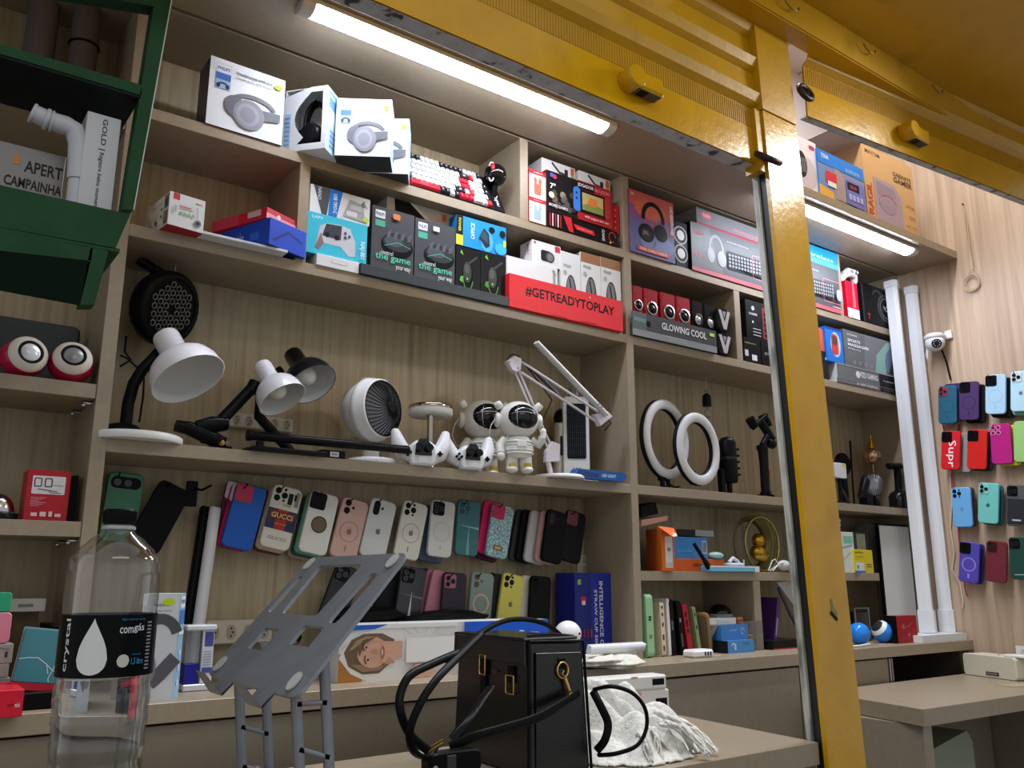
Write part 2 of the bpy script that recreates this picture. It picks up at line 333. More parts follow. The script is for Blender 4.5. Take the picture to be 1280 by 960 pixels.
# ------------------------------------------------------------ LED battens
def batten(label, x0, x1, y, w=.062):
    t = thing('led_batten', label, 'ceiling light', ((x0+x1)/2, y, ZT), group='white LED battens under the soffit'); L = (x1-x0)/2
    MB().box((-L, -w/2, -.012), (L, w/2, -.0005), M('c8c8ca', .4), .001).build('housing', t)
    pr = [(w/2*.86*math.cos(a), -.011-.016*math.sin(a)) for a in [PI*i/10 for i in range(11)]]
    d = MB(); n = len(pr); X = L-.03
    d.add([(-X, p[0], p[1]) for p in pr]+[(X, p[0], p[1]) for p in pr], [(i, i+1, n+i+1, n+i) for i in range(n-1)], emis_led, True).build('diffuser', t)
    for s in (-1, 1):
        e = MB(); pe = [(p[0]*1.06, p[1]*1.02-.0005) for p in pr]; xs = sorted((s*(L+.001), s*(L-.030)))
        e.add([(xs[0], p[0], p[1]) for p in pe]+[(xs[1], p[0], p[1]) for p in pe], [(i, i+1, n+i+1, n+i) for i in range(n-1)]+[tuple(range(n)), tuple(range(2*n-1, n-1, -1))], M('d9d9db', .35)); e.build('end_cap', t)
    return t
emis_led = emis('led_diffuser_glow', 'e6eeff', 40)
batten('lit white LED batten above the headphone boxes', .630, 1.59, -.208)
batten('lit white LED batten right of the yellow post', 2.27, 3.228, -.205)
# ------------------------------------------------------------ yellow shutter frame
YP = -.70
ps = thing('shutter_post', 'yellow painted steel post with worn white edge and black groove', 'post', (1.74, YP, 0))
def postmesh(xa, xb, y0, y1, mat, z0, z1, lean=.045):  # leaning bar in post-local coordinates
    k = lambda z: -(z-.8)*lean
    vs = [(x+k(z), y, z) for z in (z0, z1) for (x, y) in ((xa, y0), (xb, y0), (xb, y1), (xa, y1))]
    return MB().add(vs, [(0, 1, 5, 4), (1, 2, 6, 5), (2, 3, 7, 6), (3, 0, 4, 7), (0, 3, 2, 1), (4, 5, 6, 7)], mat)
postmesh(-.030, .105, 0, .012, YEL, 0, 2.24).build('front_plate', ps)
postmesh(-.025, .10, 0.0125, .034, BLKG, 0, 2.13).build('groove', ps)
postmesh(-.032, .10, .0345, .050, WEDGE, 0, 2.13).build('back_edge', ps)
postmesh(-.035, .100, -.004, .05, YELD, 2.241, 2.50).build('upper_plate', ps)
postmesh(-.055, -.034, .006, .05, YELD, 2.075, 2.24).build('guide_rail', ps)
def ringlink(nm, c, r, tilt, par):
    m = MB(); m.tube([(c[0]+r*math.cos(a)*1.15, c[1]+r*math.sin(a)*math.sin(tilt), c[2]+r*math.sin(a)*math.cos(tilt)) for a in [2*PI*i/22 for i in range(22)]], .0075, M('3a3128', .45, .8), 8, True); m.build(nm, par)
p = atY(960, 198, YP-.02); ringlink('hasp_ring', (p.x-1.74, -.02, p.z), .028, .9, ps)
p = atY(1006, 116, YP-.01); ringlink('hasp_ring', (p.x-1.74, -.012, p.z), .022, .3, ps)
# sticker remnant on the post
p = atY(1041, 762, YP); MB().prism([(-.012, -.008), (.012, -.020), (.016, -.006), (.004, .004), (.0, .022), (-.008, .024), (-.006, .004)], (p.x-1.74, -.0006, p.z), (1, 0, 0), (0, 0, 1), .0005, M('8d8a5a', .6)).prism([(-.014, -.008), (.010, -.026), (.015, -.020), (-.008, -.002)], (p.x-1.74, -.0012, p.z), (1, 0, 0), (0, 0, 1), .0004, M('24221c', .6)).build('sticker_remnant', ps)
def shutter(label, x0, x1, z, dz, y1, ys, ud):
    """rolled-up shutter: bottom bar, perforated slat and curved slats above"""
    s = thing('roller_shutter', label, 'roller shutter', (x0, YP+.02, z), group='yellow rolled-up shutters'); L = x1-x0
    def strip(nm, prof, mat, th=.004):  # prof: (y,z) points, extruded along the opening
        m = MB(); n = len(prof); vs = []
        for t in (0, 1):
            for (y, zz) in prof: vs.append((L*t, y+y1*t, zz+dz*t))
        fs = [(i, n+i, n+i+1, i+1) for i in range(n-1)]; m.add(vs, fs, mat)
        m.add([(v[0], v[1]+th, v[2]) for v in vs], [tuple(reversed(f)) for f in fs], mat); return m.build(nm, s)
    strip('bottom_bar', [(.0, .0), (0, .095)], YEL)
    m = MB(); m.add([(0, .0045, 0), (L, y1+.0045, 0), (L, y1+ud, 0), (0, ud, 0), (0, .0045, .006), (L, y1+.0045, .006), (L, y1+ud, .006), (0, ud, .006)], [(3, 2, 1, 0), (4, 5, 6, 7), (0, 1, 5, 4), (2, 3, 7, 6), (1, 2, 6, 5), (3, 0, 4, 7)], WORN); m.build('bar_underside', s)
    pf = MB(); n = int(L/.0075)
    strip('perforated_slat', [(.002, .0955), (.002, .150)], YELD)
    for i in range(n):
        x = i*L/n; q = x/L; pf.box((x+.001, .0005+y1*q, .098+dz*q), (x+.0042, .0022+y1*q, .148+dz*q), YELD, .0005)
    pf.build('slat_ribs', s)
    base = .1505
    for k in range(ys):
        z0 = base+k*.098
        strip('slat', [(.002, z0), (-.014, z0+.012), (-.022, z0+.034), (-.016, z0+.040), (-.004, z0+.046), (-.002, z0+.098)], YELD)
    return s
def latch(par, x, q=0.):
    l = MB().cyl((x-.022, q+.004, .062), (x-.022, q-.040, .062), .026, YEL, n=22, bev=.003)
    l.box((x-.024, q-.036, .038), (x+.062, q+.002, .082), YEL, .006); lo = l.build('latch', par)
    MB().box((x-.020, q-.032, .0372), (x+.055, q-.006, .0378), M('57504a', .6, .3), 0).box((x-.004, q-.030, .0365), (x+.018, q-.008, .0371), BLACK, 0).build('key_slot', lo)
zL = atY(770, 130, YP+.02).z; zq = atZ(770, 148, zL)
s1 = shutter('yellow rolled-up shutter left of the post with glossy bottom bar', -.2, 1.655, zL, 0, 0, 4, zq.y-(YP+.02))
p = atY(800, 112, YP); latch(s1, p.x+.2)
p0 = atY(1000, 141, YP+.02); p1 = atZ(1280, 250, p0.z)
s2 = shutter('yellow rolled-up shutter right of the post, hanging higher', 1.86, 3.44, p0.z, 0, (p1.y-p0.y)/(p1.x-p0.x)*1.58, 3, .025); s2.location.y = p0.y-(p0.x-1.86)*(p1.y-p0.y)/(p1.x-p0.x)
q = atZ(1140, 172, p0.z+.05); latch(s2, q.x-1.86, (q.x-1.86)*(p1.y-p0.y)/(p1.x-p0.x))
cp = thing('canopy', 'yellow steel canopy with wire hooks above the right shutter', 'canopy', (1.7, -.755, 2.478))
MB().box((-.30, -.004, 0), (2.1, 0, .088), YELD, 0).box((-.30, 0, -.004), (2.1, .05, 0), YELD, 0).build('front_fascia', cp)
MB().box((-.30, -1.0, .0885), (1.62, .0, .093), YELD, 0).build('canopy_sheet', cp)
for (x, y) in ((1087, 62), (1172, 112), (990, 8), (1250, 170)):
    q = atY(x, y, -.77)-cp.location
    MB().tube([(q.x+.028*math.cos(a), q.y-.004*math.sin(a), q.z-.020*math.sin(a)+.008) for a in [PI*i/10 for i in range(11)]], .0022, M('8f7a3a', .4, .6), 6).build('hook', cp)
# ------------------------------------------------------------ green hanging rack on the left
YG = -.50
gr = thing('hanging_rack', 'green enamelled steel rack hanging in front of the left bay', 'rack', (0, YG, 1.68))
def gp(x, y, Y=YG): return atY(x, y, Y)-Vector((0, YG, 1.68))
def bar4(nm, q, dep, mat=GREEN):  # four picture-plane corners on the rack plane, given real depth
    P = [gp(*a) for a in q]; n = 4; vs = P+[p+Vector((0, dep, 0)) for p in P]
    return MB().add(vs, [(0, 1, 2, 3), (7, 6, 5, 4)]+[(i, n+i, n+(i+1) % n, (i+1) % n) for i in range(4)], mat).build(nm, gr)
bar4('stile_edge', [(219.3, -30), (166.6, 262), (168, 262), (221, -30)], .004, M('c9cfc6', .5))
bar4('stile', [(198, -30), (153, 262), (166.4, 262), (219, -30)], .035)
bar4('crossbar', [(-120, 20), (-120, 32), (177, 119), (177, 106)], .004)
bar4('crossbar', [(-120, -70), (-120, -44), (193, 8), (197, -8)], .03)
a, b = gp(-120, 33), gp(176, 120); MB().add([a, b, b+Vector((0, .16, .005)), a+Vector((0, .16, .005)), a+Vector((0, 0, -.004)), b+Vector((0, 0, -.004)), b+Vector((0, .16, .001)), a+Vector((0, .16, .001))], [(0, 1, 2, 3), (7, 6, 5, 4), (0, 4, 5, 1), (1, 5, 6, 2), (2, 6, 7, 3)], M('161b1e', .6)).build('crossbar_flange', gr)
bar4('tray_lip', [(-120, 204), (-120, 262), (144, 311), (163, 268)], .006)
a, b = gp(-120, 262), gp(150, 311); MB().add([a, b, b+Vector((0, .20, 0)), a+Vector((0, .20, 0))]+[p+Vector((0, 0, -.006)) for p in (a, b, b+Vector((0, .20, 0)), a+Vector((0, .20, 0)))], [(3, 2, 1, 0), (4, 5, 6, 7), (0, 1, 5, 4), (1, 2, 6, 5), (2, 3, 7, 6)], GREEN).build('tray', gr)
bar4('lower_tube', [(-120, 268), (-120, 300), (114, 326), (116, 309)], .03)
bar4('lower_panel', [(-120, 302), (-120, 340), (100, 381), (113, 327)], .004, M('0a1a10', .9))
bar4('leg', [(113, 310), (100, 381), (118, 381), (136, 312)], .03)
# ------------------------------------------------------------ top shelf, left: headphone boxes
HB = 'f0f4f8'
def hp_marks(two=True, s=1.):
    hx = [('r', 0, 0, 1, 1, HB), ('r', 0, .80, .06, 1, 'dfe9f2')]
    m = hx+[('r', .075, .55, .275, .93, 'b5cbe6'), ('r', .08, .80, .27, .92, 'f4f6f8'), ('t', .095, .835, .255, .885, 'PHILIPS', '3a4ea0'),
            ('r', .08, .695, .27, .79, '3f6db8'), ('r', .08, .56, .27, .69, '9cc0e4'), ('l', arc(.175, .585, .07, .06, 10, 170, 10), .03, '3d4450'), ('e', .115, .60, .025, .035, '2d323c'), ('e', .235, .60, .025, .035, '2d323c'),
            ('t', .335, .825, .82, .885, 'Headphones with mic', '26292e'), ('t', .335, .765, .80, .815, 'Casque audio avec micro', '6a7078')]
    m += hp_print(.56, .30, .52, '85858f', '66676f', '9897a2')+[('e', .905, .84, .055, .04, 'd6ee1e'), ('t', .865, .825, .945, .855, 'R$', '7a8a10')]
    return m
h1 = carton('boxed_headphones', 'white headphone box farthest left on the top shelf, plain dark side', 'headphone box', (264, 69), (357, 104), -.004, ZA, .085, '3a3b3f', {'F': hp_marks(), 'L': [('l', [(.2, .97), (.8, .90)], .01, '8a8a90')]}, group='headphone boxes on the top shelf')
h3 = carton('boxed_headphones', 'white headphone box with yellow price spot, jutting over the shelf edge', 'headphone box', (421.5, 122.5), (490, 125), -.035, ZA, .085, '55585c', {'F': hp_marks(), 'R': [('r', 0, 0, 1, 1, 'bcd9ea'), ('r', .2, .1, .8, .8, 'a9cbe2')], 'B': [('r', .0, .0, 1, 1, '3c3e42')]}, 'auto', group='headphone boxes on the top shelf')
W3, D3, H3, p3, a3 = ob_dims[h3.name]
h4 = h3.copy(); COL.objects.link(h4); n3 = Vector((-math.sin(a3), math.cos(a3), 0)); h4.location = h3.location+Vector((math.cos(a3), math.sin(a3), 0))*.040+n3*.0915; h4['label'] = 'white headphone box mostly hidden behind another, next to the keyboard'
# the window box: hollow sleeve with a headphone inside
p0 = atY(357, 113, .03); p1 = atZ(410, 106, p0.z); d = (p1-p0); W = math.hypot(d.x, d.y); a = math.atan2(d.y, d.x); H = p0.z-ZA
wb = thing('boxed_headphones', 'open-window box showing black headphones inside, on the top shelf', 'headphone box', (p0.x, p0.y, ZA), (0, 0, a), 'headphone boxes on the top shelf')
b = MB(); D = .085; ww = M(HB, .4); bl = M('b7d6ea', .4); t = .003
b.box((0, D-t, 0), (W, D, H), ww, 0).box((0, t, 0), (W, D-t, t), ww, 0).box((0, t, H-t), (W, D-t, H), ww, 0).box((0, t, t), (t, D-t, H-t), ww, 0).box((W-t, t, t), (W, D-t, H-t), ww, 0)
out = [(0, 0), (W, 0), (W, H), (0, H)]
hole = [(W*.34+W*.0, H*.10), (W*.90, H*.10), (W*.90, H*.92), (W*.62, H*.92)]+[(W*(.62-.37*math.sin(q)), H*(.92-.82*i/8)) for i, q in enumerate([PI*k/8 for k in range(1, 8)], 1)]
ow = [(0, 0), (W, 0), (W, H), (W*.62, H)]+[(0, H*(1-i/8)) for i in range(1, 8)]
b.ringflat(ow, hole, (0, 0, 0), (1, 0, 0), (0, 0, 1), 0, ww); b.ringflat(ow, hole, (0, .001, 0), (1, 0, 0), (0, 0, 1), 0, ww)
decals(b, FACES['F'](W, D, H), [('r', .02, .02, .17, .60, 'a9cdea')]+[('r', .04, .10+.07*i, .15, .115+.07*i, '5f7fb0') for i in range(7)])
decals(b, FACES['R'](W, D, H), [('r', 0, 0, 1, 1, 'a9cfe8'), ('r', .15, .70, .85, .95, '4f82c4'), ('t', .2, .86, .8, .91, 'PHILIPS', 'f0f0f4'), ('r', .2, .45, .8, .66, 'c9dfee')]+[('r', .25, .08+.08*i, .75, .12+.08*i, '6a86b0') for i in range(4)])
b.build('sleeve', wb)
hd = MB(); cx = W*.58; hd.tube([(cx+W*.24*math.cos(q), .045, H*.52+H*.36*math.sin(q)) for q in [PI*(-.10+1.2*i/20) for i in range(21)]], [(.006, .013)]*21, M('121214', .4), 8, flat=(1, 0, 0))
for sx in (-.20, .18): hd.cyl((cx+W*sx-.008, .016, H*.28), (cx+W*sx+.004, .060, H*.26), .024, M('101012', .35), n=22, bev=.006)
hd.cyl((cx-.004, .008, H*.28), (cx+.002, .03, H*.28), .034, M('1a1a1d', .3), n=26, bev=.006); hd.build('headphones', wb)
# ------------------------------------------------------------ keyboard leaning on the shelf, key by key
k0 = atY(501, 229, .012); k1 = atY(633, 267.5, .004); KL = (k1-k0).length; kb_h = .152
kb = thing('gaming_keyboard', 'white, black and red mechanical keyboard leaning back on the top shelf', 'keyboard', (k0.x, .012, ZA), (0, 0, -.02))
kt = math.radians(63)   # tilt of its face from the shelf
ey = Vector((0, math.cos(kt), math.sin(kt))); nz = Vector((0, -math.sin(kt), math.cos(kt)))
fr = MB(); fr.T = Matrix.Translation((0, .0, .004)) @ Matrix(((1, 0, 0), (0, math.cos(kt), -math.sin(kt)), (0, math.sin(kt), math.cos(kt)))).to_4x4()
fr.box((0, 0, -.022), (KL, kb_h, 0), M('1b1b1e', .45), .004).box((KL-.036, .002, .0), (KL-.004, kb_h-.004, .002), M('121215', .4), 0)
fr.text('redragon', (KL-.012, .022, .0022), (0, .07, 0), (-.018, 0, 0), .0003, M('e8e8ea', .5)); fr.build('frame', kb)
kw, kd = (KL-.046)/19, (kb_h-.012)/6
base = {}
def key(col, w):
    if (col, w) not in base:
        m = MB(); s = .0012; W_ = kw*w-s*2; D_ = kd-s*2; c = M(col, .4)
        m.add([(0, 0, 0), (W_, 0, 0), (W_, D_, 0), (0, D_, 0), (.0015, .0012, .009), (W_-.0015, .0012, .009), (W_-.0015, D_-.0025, .009), (.0015, D_-.0025, .009)], [(0, 1, 5, 4), (1, 2, 6, 5), (2, 3, 7, 6), (3, 0, 4, 7), (4, 5, 6, 7)], c)
        m.flat([(W_*.35, D_*.4), (W_*.6, D_*.4), (W_*.6, D_*.65), (W_*.35, D_*.65)], (0, 0, .009), (1, 0, 0), (0, 1, 0), .0002, M('55555a' if col != '2a2a2e' else 'd0d0d4', .5))
        me = m.build('keycap'); base[(col, w)] = me.data; bpy.data.objects.remove(me)
    return base[(col, w)]
W_, B_, R_ = 'ececea', '2a2a2e', 'd32638'
rows = [[(B_, 1.5), (B_, 1.25), (B_, 1.25)]+[(W_, 1)]*4+[(R_, 2)]*0+[(B_, 1.25)]+[(W_, 2)]*0, ]
rows = [
 [(B_, 1.5), (R_, 6), (B_, 1), (B_, 1), (W_, 1), (B_, 1), (R_, 1), (R_, 1), (R_, 1), (W_, 2), (W_, 1), (R_, 1)],
 [(B_, 2)]+[(W_, 1)]*9+[(B_, 2), (W_, 1), (R_, 1)]+[(W_, 1)]*3+[(R_, 1)],
 [(B_, 1.5)]+[(W_, 1)]*10+[(W_, 1), (R_, 2)]+[(W_, 1)]*3+[(B_, 1)],
 [(W_, 1.5)]+[(W_, 1)]*11+[(R_, 2)]+[(W_, 1)]*3+[(B_, 1)],
 [(W_, 1)]*13+[(B_, 2)]+[(R_, 1)]+[(W_, 1)]*2+[(B_, 1)],
 [(R_, 1)]+[(B_, 1)]*4+[(W_, 1)]*4+[(B_, 1)]*5+[(W_, 1)]*3+[(B_, 1)]*1]
tilt = Matrix(((1, 0, 0), (0, math.cos(kt), -math.sin(kt)), (0, math.sin(kt), math.cos(kt)))).to_euler()
for r, row in enumerate(rows):
    x = 0.
    for c, w in row:
        if x+w > 18.6: break
        q = Vector((.006+x*kw+.0012, 0, .004))+ey*(.006+r*kd+.0012)+nz*.0005
        o = bpy.data.objects.new('keycap', key(c, w)); COL.objects.link(o); o.parent = kb; o.location = q; o.rotation_euler = tilt; x += w
# black ball-shaped webcam speaker beside it
q = atY(619, 219, .03); wc = thing('ball_webcam', 'round black webcam ball with a white and red rim beside the keyboard', 'webcam', (q.x, .05, ZA))
q = q-wc.location; mb = MB(); mb.sph(q, .034, BLKGL, 26, 16); mb.build('ball', wc)
MB().tube([q+Vector((-.022, -.012, 0))+Vector((.45*math.cos(t)*.012, -.25*math.cos(t)*.03, math.sin(t)*.030)) for t in [2*PI*i/24 for i in range(24)]], .0022, M('f0f0f0', .3), 6, True).build('rim', wc)
MB().sph(q+Vector((-.022, -.020, .010)), (.006, .006, .014), M('d8202c', .3), 12, 8).build('lens_mark', wc)
m = MB(); m.cyl((q.x+.004, 0, .0005), (q.x+.004, 0, .012), .026, BLACK, r1=.020, n=20).cyl((q.x, 0, .012), (q.x, q.y, q.z-.03), .009, BLACK, n=12).box((q.x-.036, -.014, .045), (q.x-.01, .006, .062), BLACK, .004); m.build('foot', wc)
# ------------------------------------------------------------ console bay
def earbud(c): return {'F': [('r', 0, 0, 1, .86, 'f3ead6'), ('r', 0, .84, 1, 1, 'c81f2b'), ('t', .25, .89, .8, .95, 'earphones', 'f6e3e3'), ('p', [(.3, .12), (.7, .12), (.72, .52), (.28, .52)], c), ('e', .36, .62, .10, .12, c), ('e', .64, .62, .10, .12, c), ('l', [(.36, .6), (.38, .45)], .05, c), ('l', [(.64, .6), (.62, .45)], .05, c)]+[('e', .90, .2+.15*i, .025, .02, '88909a') for i in range(4)]}
e2 = carton('boxed_earbuds', 'small red and cream earbud box with blue case, lower of the pair', 'earbud box', (661.5, 245), (682, 250), -.003, ZA, .05, 'b8202a', earbud('9db6cc'), group='earbud boxes left in the console bay')
e1 = carton('boxed_earbuds', 'small red and cream earbud box with orange case, upper of the pair', 'earbud box', (661.5, 210), (682, 214.5), -.003, top(e2)+.0005, .05, 'b8202a', earbud('e0654e'), group='earbud boxes left in the console bay')
cb0 = carton('boxed_game_console', 'flat black and red box under the portable console box', 'game box', (683, 262), (772, 286), -.003, ZA, .12, '131214', {'F': [('r', .04+.035*i, .1, .055+.035*i, .9, ['b02028', 'd8d8da'][i % 2]) for i in range(5)]+[('p', [(.22, .95), (.33, .95), (.36, .05), (.30, .05)], 'c8252e'), ('p', [(.36, .62), (.64, .55), (.66, .25), (.40, .32)], 'd02a32'), ('t', .42, .38, .62, .46, 'portable console', 'f0d0d0'), ('td', .76, .1, .80, .85, 'GAME', 'd0d0d0'), ('l', arc(.91, .5, .05, .32, 0, 300, 10), .06, 'c02a30'), ('c', .88, .12, .07, 'cfe03a')]})
cb1 = carton('boxed_game_console', 'black and red portable console box with blue controller picture', 'game box', (682.5, 211.5), (763, 238), -.003, top(cb0)+.0005, .10, '8e1a22', {'F': [('r', 0, 0, .46, 1, '1f1c1c')]+[('c', random.uniform(.08, .4), random.uniform(.1, .8), random.uniform(.04, .1), random.choice(['4a403a', '6b5c50', '39322f', '8a7a68', '54504e'])) for _ in range(16)]+[('r', .46, 0, 1, 1, 'a01e28'), ('r', .44, .78, .72, .97, '151214'), ('t', .46, .82, .71, .93, 'JOGADOR', 'f4f4f4'), ('t', .73, .81, 1-.03, .92, 'BO JOGO', 'e88a8c'), ('c', .07, .88, .06, '3c58a8'), ('c', .11, .86, .06, 'b03050'), ('t', .04, .54, .12, .68, '7"', 'f6f6f6'), ('c', .06, .38, .08, 'e3d6b4'), ('t', .02, .10, .30, .17, 'MORE GAMES', 'e0e0e0'),
       ('rr', .385, .18, .50, .80, .5, '3a78cc'), ('rr', .49, .20, .88, .76, .04, '17171a'), ('r', .52, .26, .85, .70, 'b9a86a'), ('p', [(.52, .26), (.85, .26), (.85, .42), (.68, .50), (.52, .38)], '7d8a46'), ('p', [(.60, .44), (.74, .40), (.76, .60), (.64, .62)], 'd9733a'), ('rr', .87, .20, .96, .76, .4, 'a52a30'), ('c', .43, .64, .03, '12203a'), ('c', .43, .50, .03, '12203a'), ('t', .55, .05, .93, .13, '400 jogos em um', 'f2d8d8')]})
carton('boxed_game_console', 'narrow plain red box behind the console box, against the upright', 'game box', (763.5, 254), (773.5, 257), .012, top(cb0)+.0005, .08, 'b01e2a', {'F': [('c', .5, .2+.2*i, .03, 'e89a9a') for i in range(4)]})
arm = [('r', 0, 0, 1, 1, 'f0f0ee'), ('l', [(.30, .90), (.52, .45), (.72, .42)], .14, '3a3a3e'), ('r', .68, .15, .78, .75, '2c2c30'), ('r', .86, .5, .97, .96, 'c8642e'), ('r', .86, .08, .97, .48, '7fae4a')]
carton('boxed_phone_holder', 'left of two white phone-holder boxes lying on the console box', 'holder box', (677, 196.5), (718.5, 209), .03, top(cb1)+.0005, .09, 'e4e4e0', {'F': arm}, group='phone-holder boxes on the console box')
carton('boxed_phone_holder', 'right of two white phone-holder boxes lying on the console box', 'holder box', (723, 212.5), (762, 224), .03, top(cb1)+.0005, .09, 'e4e4e0', {'F': arm}, group='phone-holder boxes on the console box')
# ------------------------------------------------------------ right bay, top row
hpx = lambda c: [('l', arc(.52, .62, .22, .24, -10, 190, 16), .075, c), ('e', .36, .36, .17, .15, c), ('e', .68, .42, .15, .14, c)]
carton('boxed_headphones', 'purple and orange headphone box standing in the right bay', 'headphone box', (785.5, 235), (841, 254), -.006, ZA, .09, '6a3f5e', {'F': [('r', 0, 0, 1, 1, '5f5f93'), ('p', [(0, .55), (1, .40), (1, 1), (0, 1)], '7d4f7d'), ('p', [(0, .78), (1, .62), (1, 1), (0, 1)], 'b8544e'), ('e', .45, .75, .35, .16, 'c4604a'), ('e', .6, .22, .38, .18, '6f7db0')]+hpx('17171b')+[('e', .34, .34, .11, .10, '2b2926'), ('t', .27, .31, .42, .39, 'JBL', '8a7a60'), ('t', .03, .90, .12, .95, 'JBL', 'f0d0d0'), ('td', .90, .45, .97, .92, 'LIVE HEADPHONES', 'e8e4f0'), ('rr', .15, .05, .85, .12, .4, 'd8452c'), ('t', .2, .065, .8, .105, 'FREE CABLE INSIDE', 'f4d6c8'), ('l', [(.55, .26), (.50, .14)], .012, '2a2a30')]})
kbp = lambda: ([('r', 0, .0, 1, .09, 'c4606a'), ('r', .0, .09, 1, 1, '4d4f52'), ('p', [(.0, .09), (.35, .09), (.2, 1), (0, 1)], '5d6062'), ('t', .03, .30, .15, .42, '4 in 1', 'd84c58'), ('t', .04, .76, .14, .86, 'REDRAGON', 'c2545c'), ('l', arc(.28, .55, .075, .30, 0, 180, 14), .06, '8f9396'), ('e', .215, .42, .04, .16, 'a0a4a8'), ('e', .335, .40, .05, .17, 'a0a4a8'), ('t', .40, .80, .66, .84, 'gaming headset keyboard mouse', 'd8d8da'), ('rr', .40, .24, .86, .62, .08, '2c2d30')]
   + [('r', .415+.033*i, .29+.075*j, .438+.033*i, .34+.075*j, '8e9296') for i in range(13) for j in range(4)] + [('rro', .66, .15, .985, .66, .12, .012, 'd8707a'), ('rr', .88, .24, .97, .50, .5, '9aa0a6'), ('t', .80, .06, .93, .10, 'combo', 'f0c8cc')])
r3 = carton('boxed_combo_kit', 'wide grey combo box with headset and keyboard picture, left of the post', 'gaming combo box', (862.5, 276), (968, 309), -.004, ZA, .12, '111113', {'F': kbp()}, group='gaming combo boxes in the right bay')
r3b = carton('boxed_combo_kit', 'wide grey combo box ending in a number pad picture, right of the post', 'gaming combo box', (969.5, 311), (1047.2, 338), -.004, ZA, .12, '111113', {'F': kbp()}, group='gaming combo boxes in the right bay')
carton('boxed_keyboard', 'grey box with pink badge lying on the left combo box', 'keyboard box', (870, 258), (968, 292), .006, top(r3)+.0005, .13, '77777a', {'F': [('r', 0, 0, 1, .22, '9c1f35'), ('rr', .06, .52, .18, .84, .5, 'e06a7a'), ('t', .08, .60, .16, .76, 'Reddra', 'f4e4e6'), ('t', .44, .36, .9, .5, 'TECLADO & MOUSE GAMER', 'd88a94')]})
carton('boxed_keyboard', 'bright blue flat box lying on the right combo box', 'keyboard box', (985, 294), (1046, 317), .0, top(r3b)+.0005, .12, '1f8fd0', {'F': [('r', 0, 0, 1, .3, '49a8de'), ('t', .3, .35, .9, .55, 'wireless', 'cfe8f6')]})
# pair of stacked black speakers as one tower box
q = carton('multimedia_speaker', 'black two-cone speaker between purple headphone box and combo box', 'speaker', (843, 275), (858.5, 279), .004, ZA, .09, '101012', {'F': [('c', .42, .30, .20, 'b8b8ba'), ('c', .42, .70, .20, 'b8b8ba'), ('c', .42, .30, .17, '1a1a1c'), ('c', .42, .70, .17, '1a1a1c'), ('c', .42, .30, .11, 'f2f2f2'), ('c', .42, .70, .11, 'f2f2f2')]})
rw = carton('boxed_gamepad', 'slim red and white box under the white gamepad', 'gamepad box', (1056.5, 350), (1071, 353), -.003, ZA, .07, 'c8102e', {'F': [('r', 0, 0, 1, .26, 'f0eeee'), ('p', [(.5, .3), (.75, .3), (.7, 1), (.55, 1)], 'e6616e')]})
bh = carton('boxed_headphones', 'black headphone box with ring picture, right end of the top row', 'headphone box', (1075.5, 352), (1122, 366), -.002, ZA, .14, '0f0f11', {'F': [('r', .0, 0, .04, .95, '2a2a2d'), ('o', .62, .50, .36, .06, '3a3a3e'), ('o', .62, .50, .27, .04, '5a5a60'), ('c', .62, .50, .23, '111114'), ('l', [(.55, .55), (.62, .42), (.70, .52)], .03, 'a8a8ac'), ('l', [(.56, .47), (.68, .60)], .03, '8a8a8e'), ('t', .10, .10, .18, .24, 'T', 'c01828'), ('l', arc(.40, .75, .12, .14, 30, 180, 8), .05, '303034')]})

gw = M('e4e4e6', .3); gq = rw.location.copy(); gp_ = MB(); gz = top(rw)-rw.location.z
gp_.tube([(-.015, .02, .030), (.010, .015, .048), (.045, .015, .050), (.066, .02, .034)], [.014, .020, .020, .014], gw, 14).tube([(-.004, .02, .040), (-.016, .025, .022), (-.018, .03, .010)], [.016, .015, .010], gw, 12).tube([(.056, .02, .044), (.070, .025, .022), (.072, .03, .010)], [.016, .015, .010], gw, 12)
gpo = thing('gamepad', 'white gamepad lying on the slim red and white box', 'gamepad', (atY(1066, 340, .0).x-.026, .0, top(rw)+.0005)); gp_.build('shell', gpo)
for dx in (.012, .042): MB().cyl((dx, .0, .046), (dx, -.012, .048), .007, M('b8b8bc', .3), n=14).build('thumbstick', gpo)
# ------------------------------------------------------------ second shelf, left of the short upright
s1b = carton('boxed_camera', 'white camera box with red edge turned cornerwise on the second shelf', 'camera box', (213, 238.5), (257, 252), -.045, ZB_, .1, 'ddd7cb', {'F': [('r', 0, 0, 1, 1, 'eef0ee'), ('r', .10, .80, .28, .99, 'd23a48'), ('t', .72, .80, .92, .86, 'camera', 'b84a52'), ('r', .28, .62, .62, .66, 'd89a90'), ('r', .28, .56, .66, .59, 'd8a8a0')]+[('e', .34+.11*i, .42, .04, .055, '8fc0a8') for i in range(4)]+[('c', .82, .24, .10, '7a7f84'), ('c', .82, .24, .05, '3a3c40'), ('l', [(.80, .36), (.78, .72)], .02, '9a9ea2'), ('r', .14, .40, .20, .62, 'b8bcc0')], 'L': [('r', .80, .06, .97, .47, '6b6558'), ('r', .80, .54, .97, .95, '74706c'), ('e', .88, .25, .06, .12, 'b06a3a'), ('e', .9, .72, .05, .12, '3a3c40'), ('t', .32, .74, .72, .79, 'wifi smart camera', 'a86a60'), ('c', .70, .58, .05, '6a6660'), ('c', .71, .36, .05, '6a6660'), ('l', [(.48, .30), (.52, .58)], .02, '8a867c'), ('c', .50, .25, .07, '4a4640'), ('l', [(.24, .28), (.22, .52)], .02, '8a867c'), ('e', .25, .22, .06, .06, '4a4640'), ('t', .66, .06, .75, .11, 'HD', '7a766c')], 'B': [('r', 0, 0, 1, 1, 'a81422')]}, 'auto', Dpt=(165, 254))
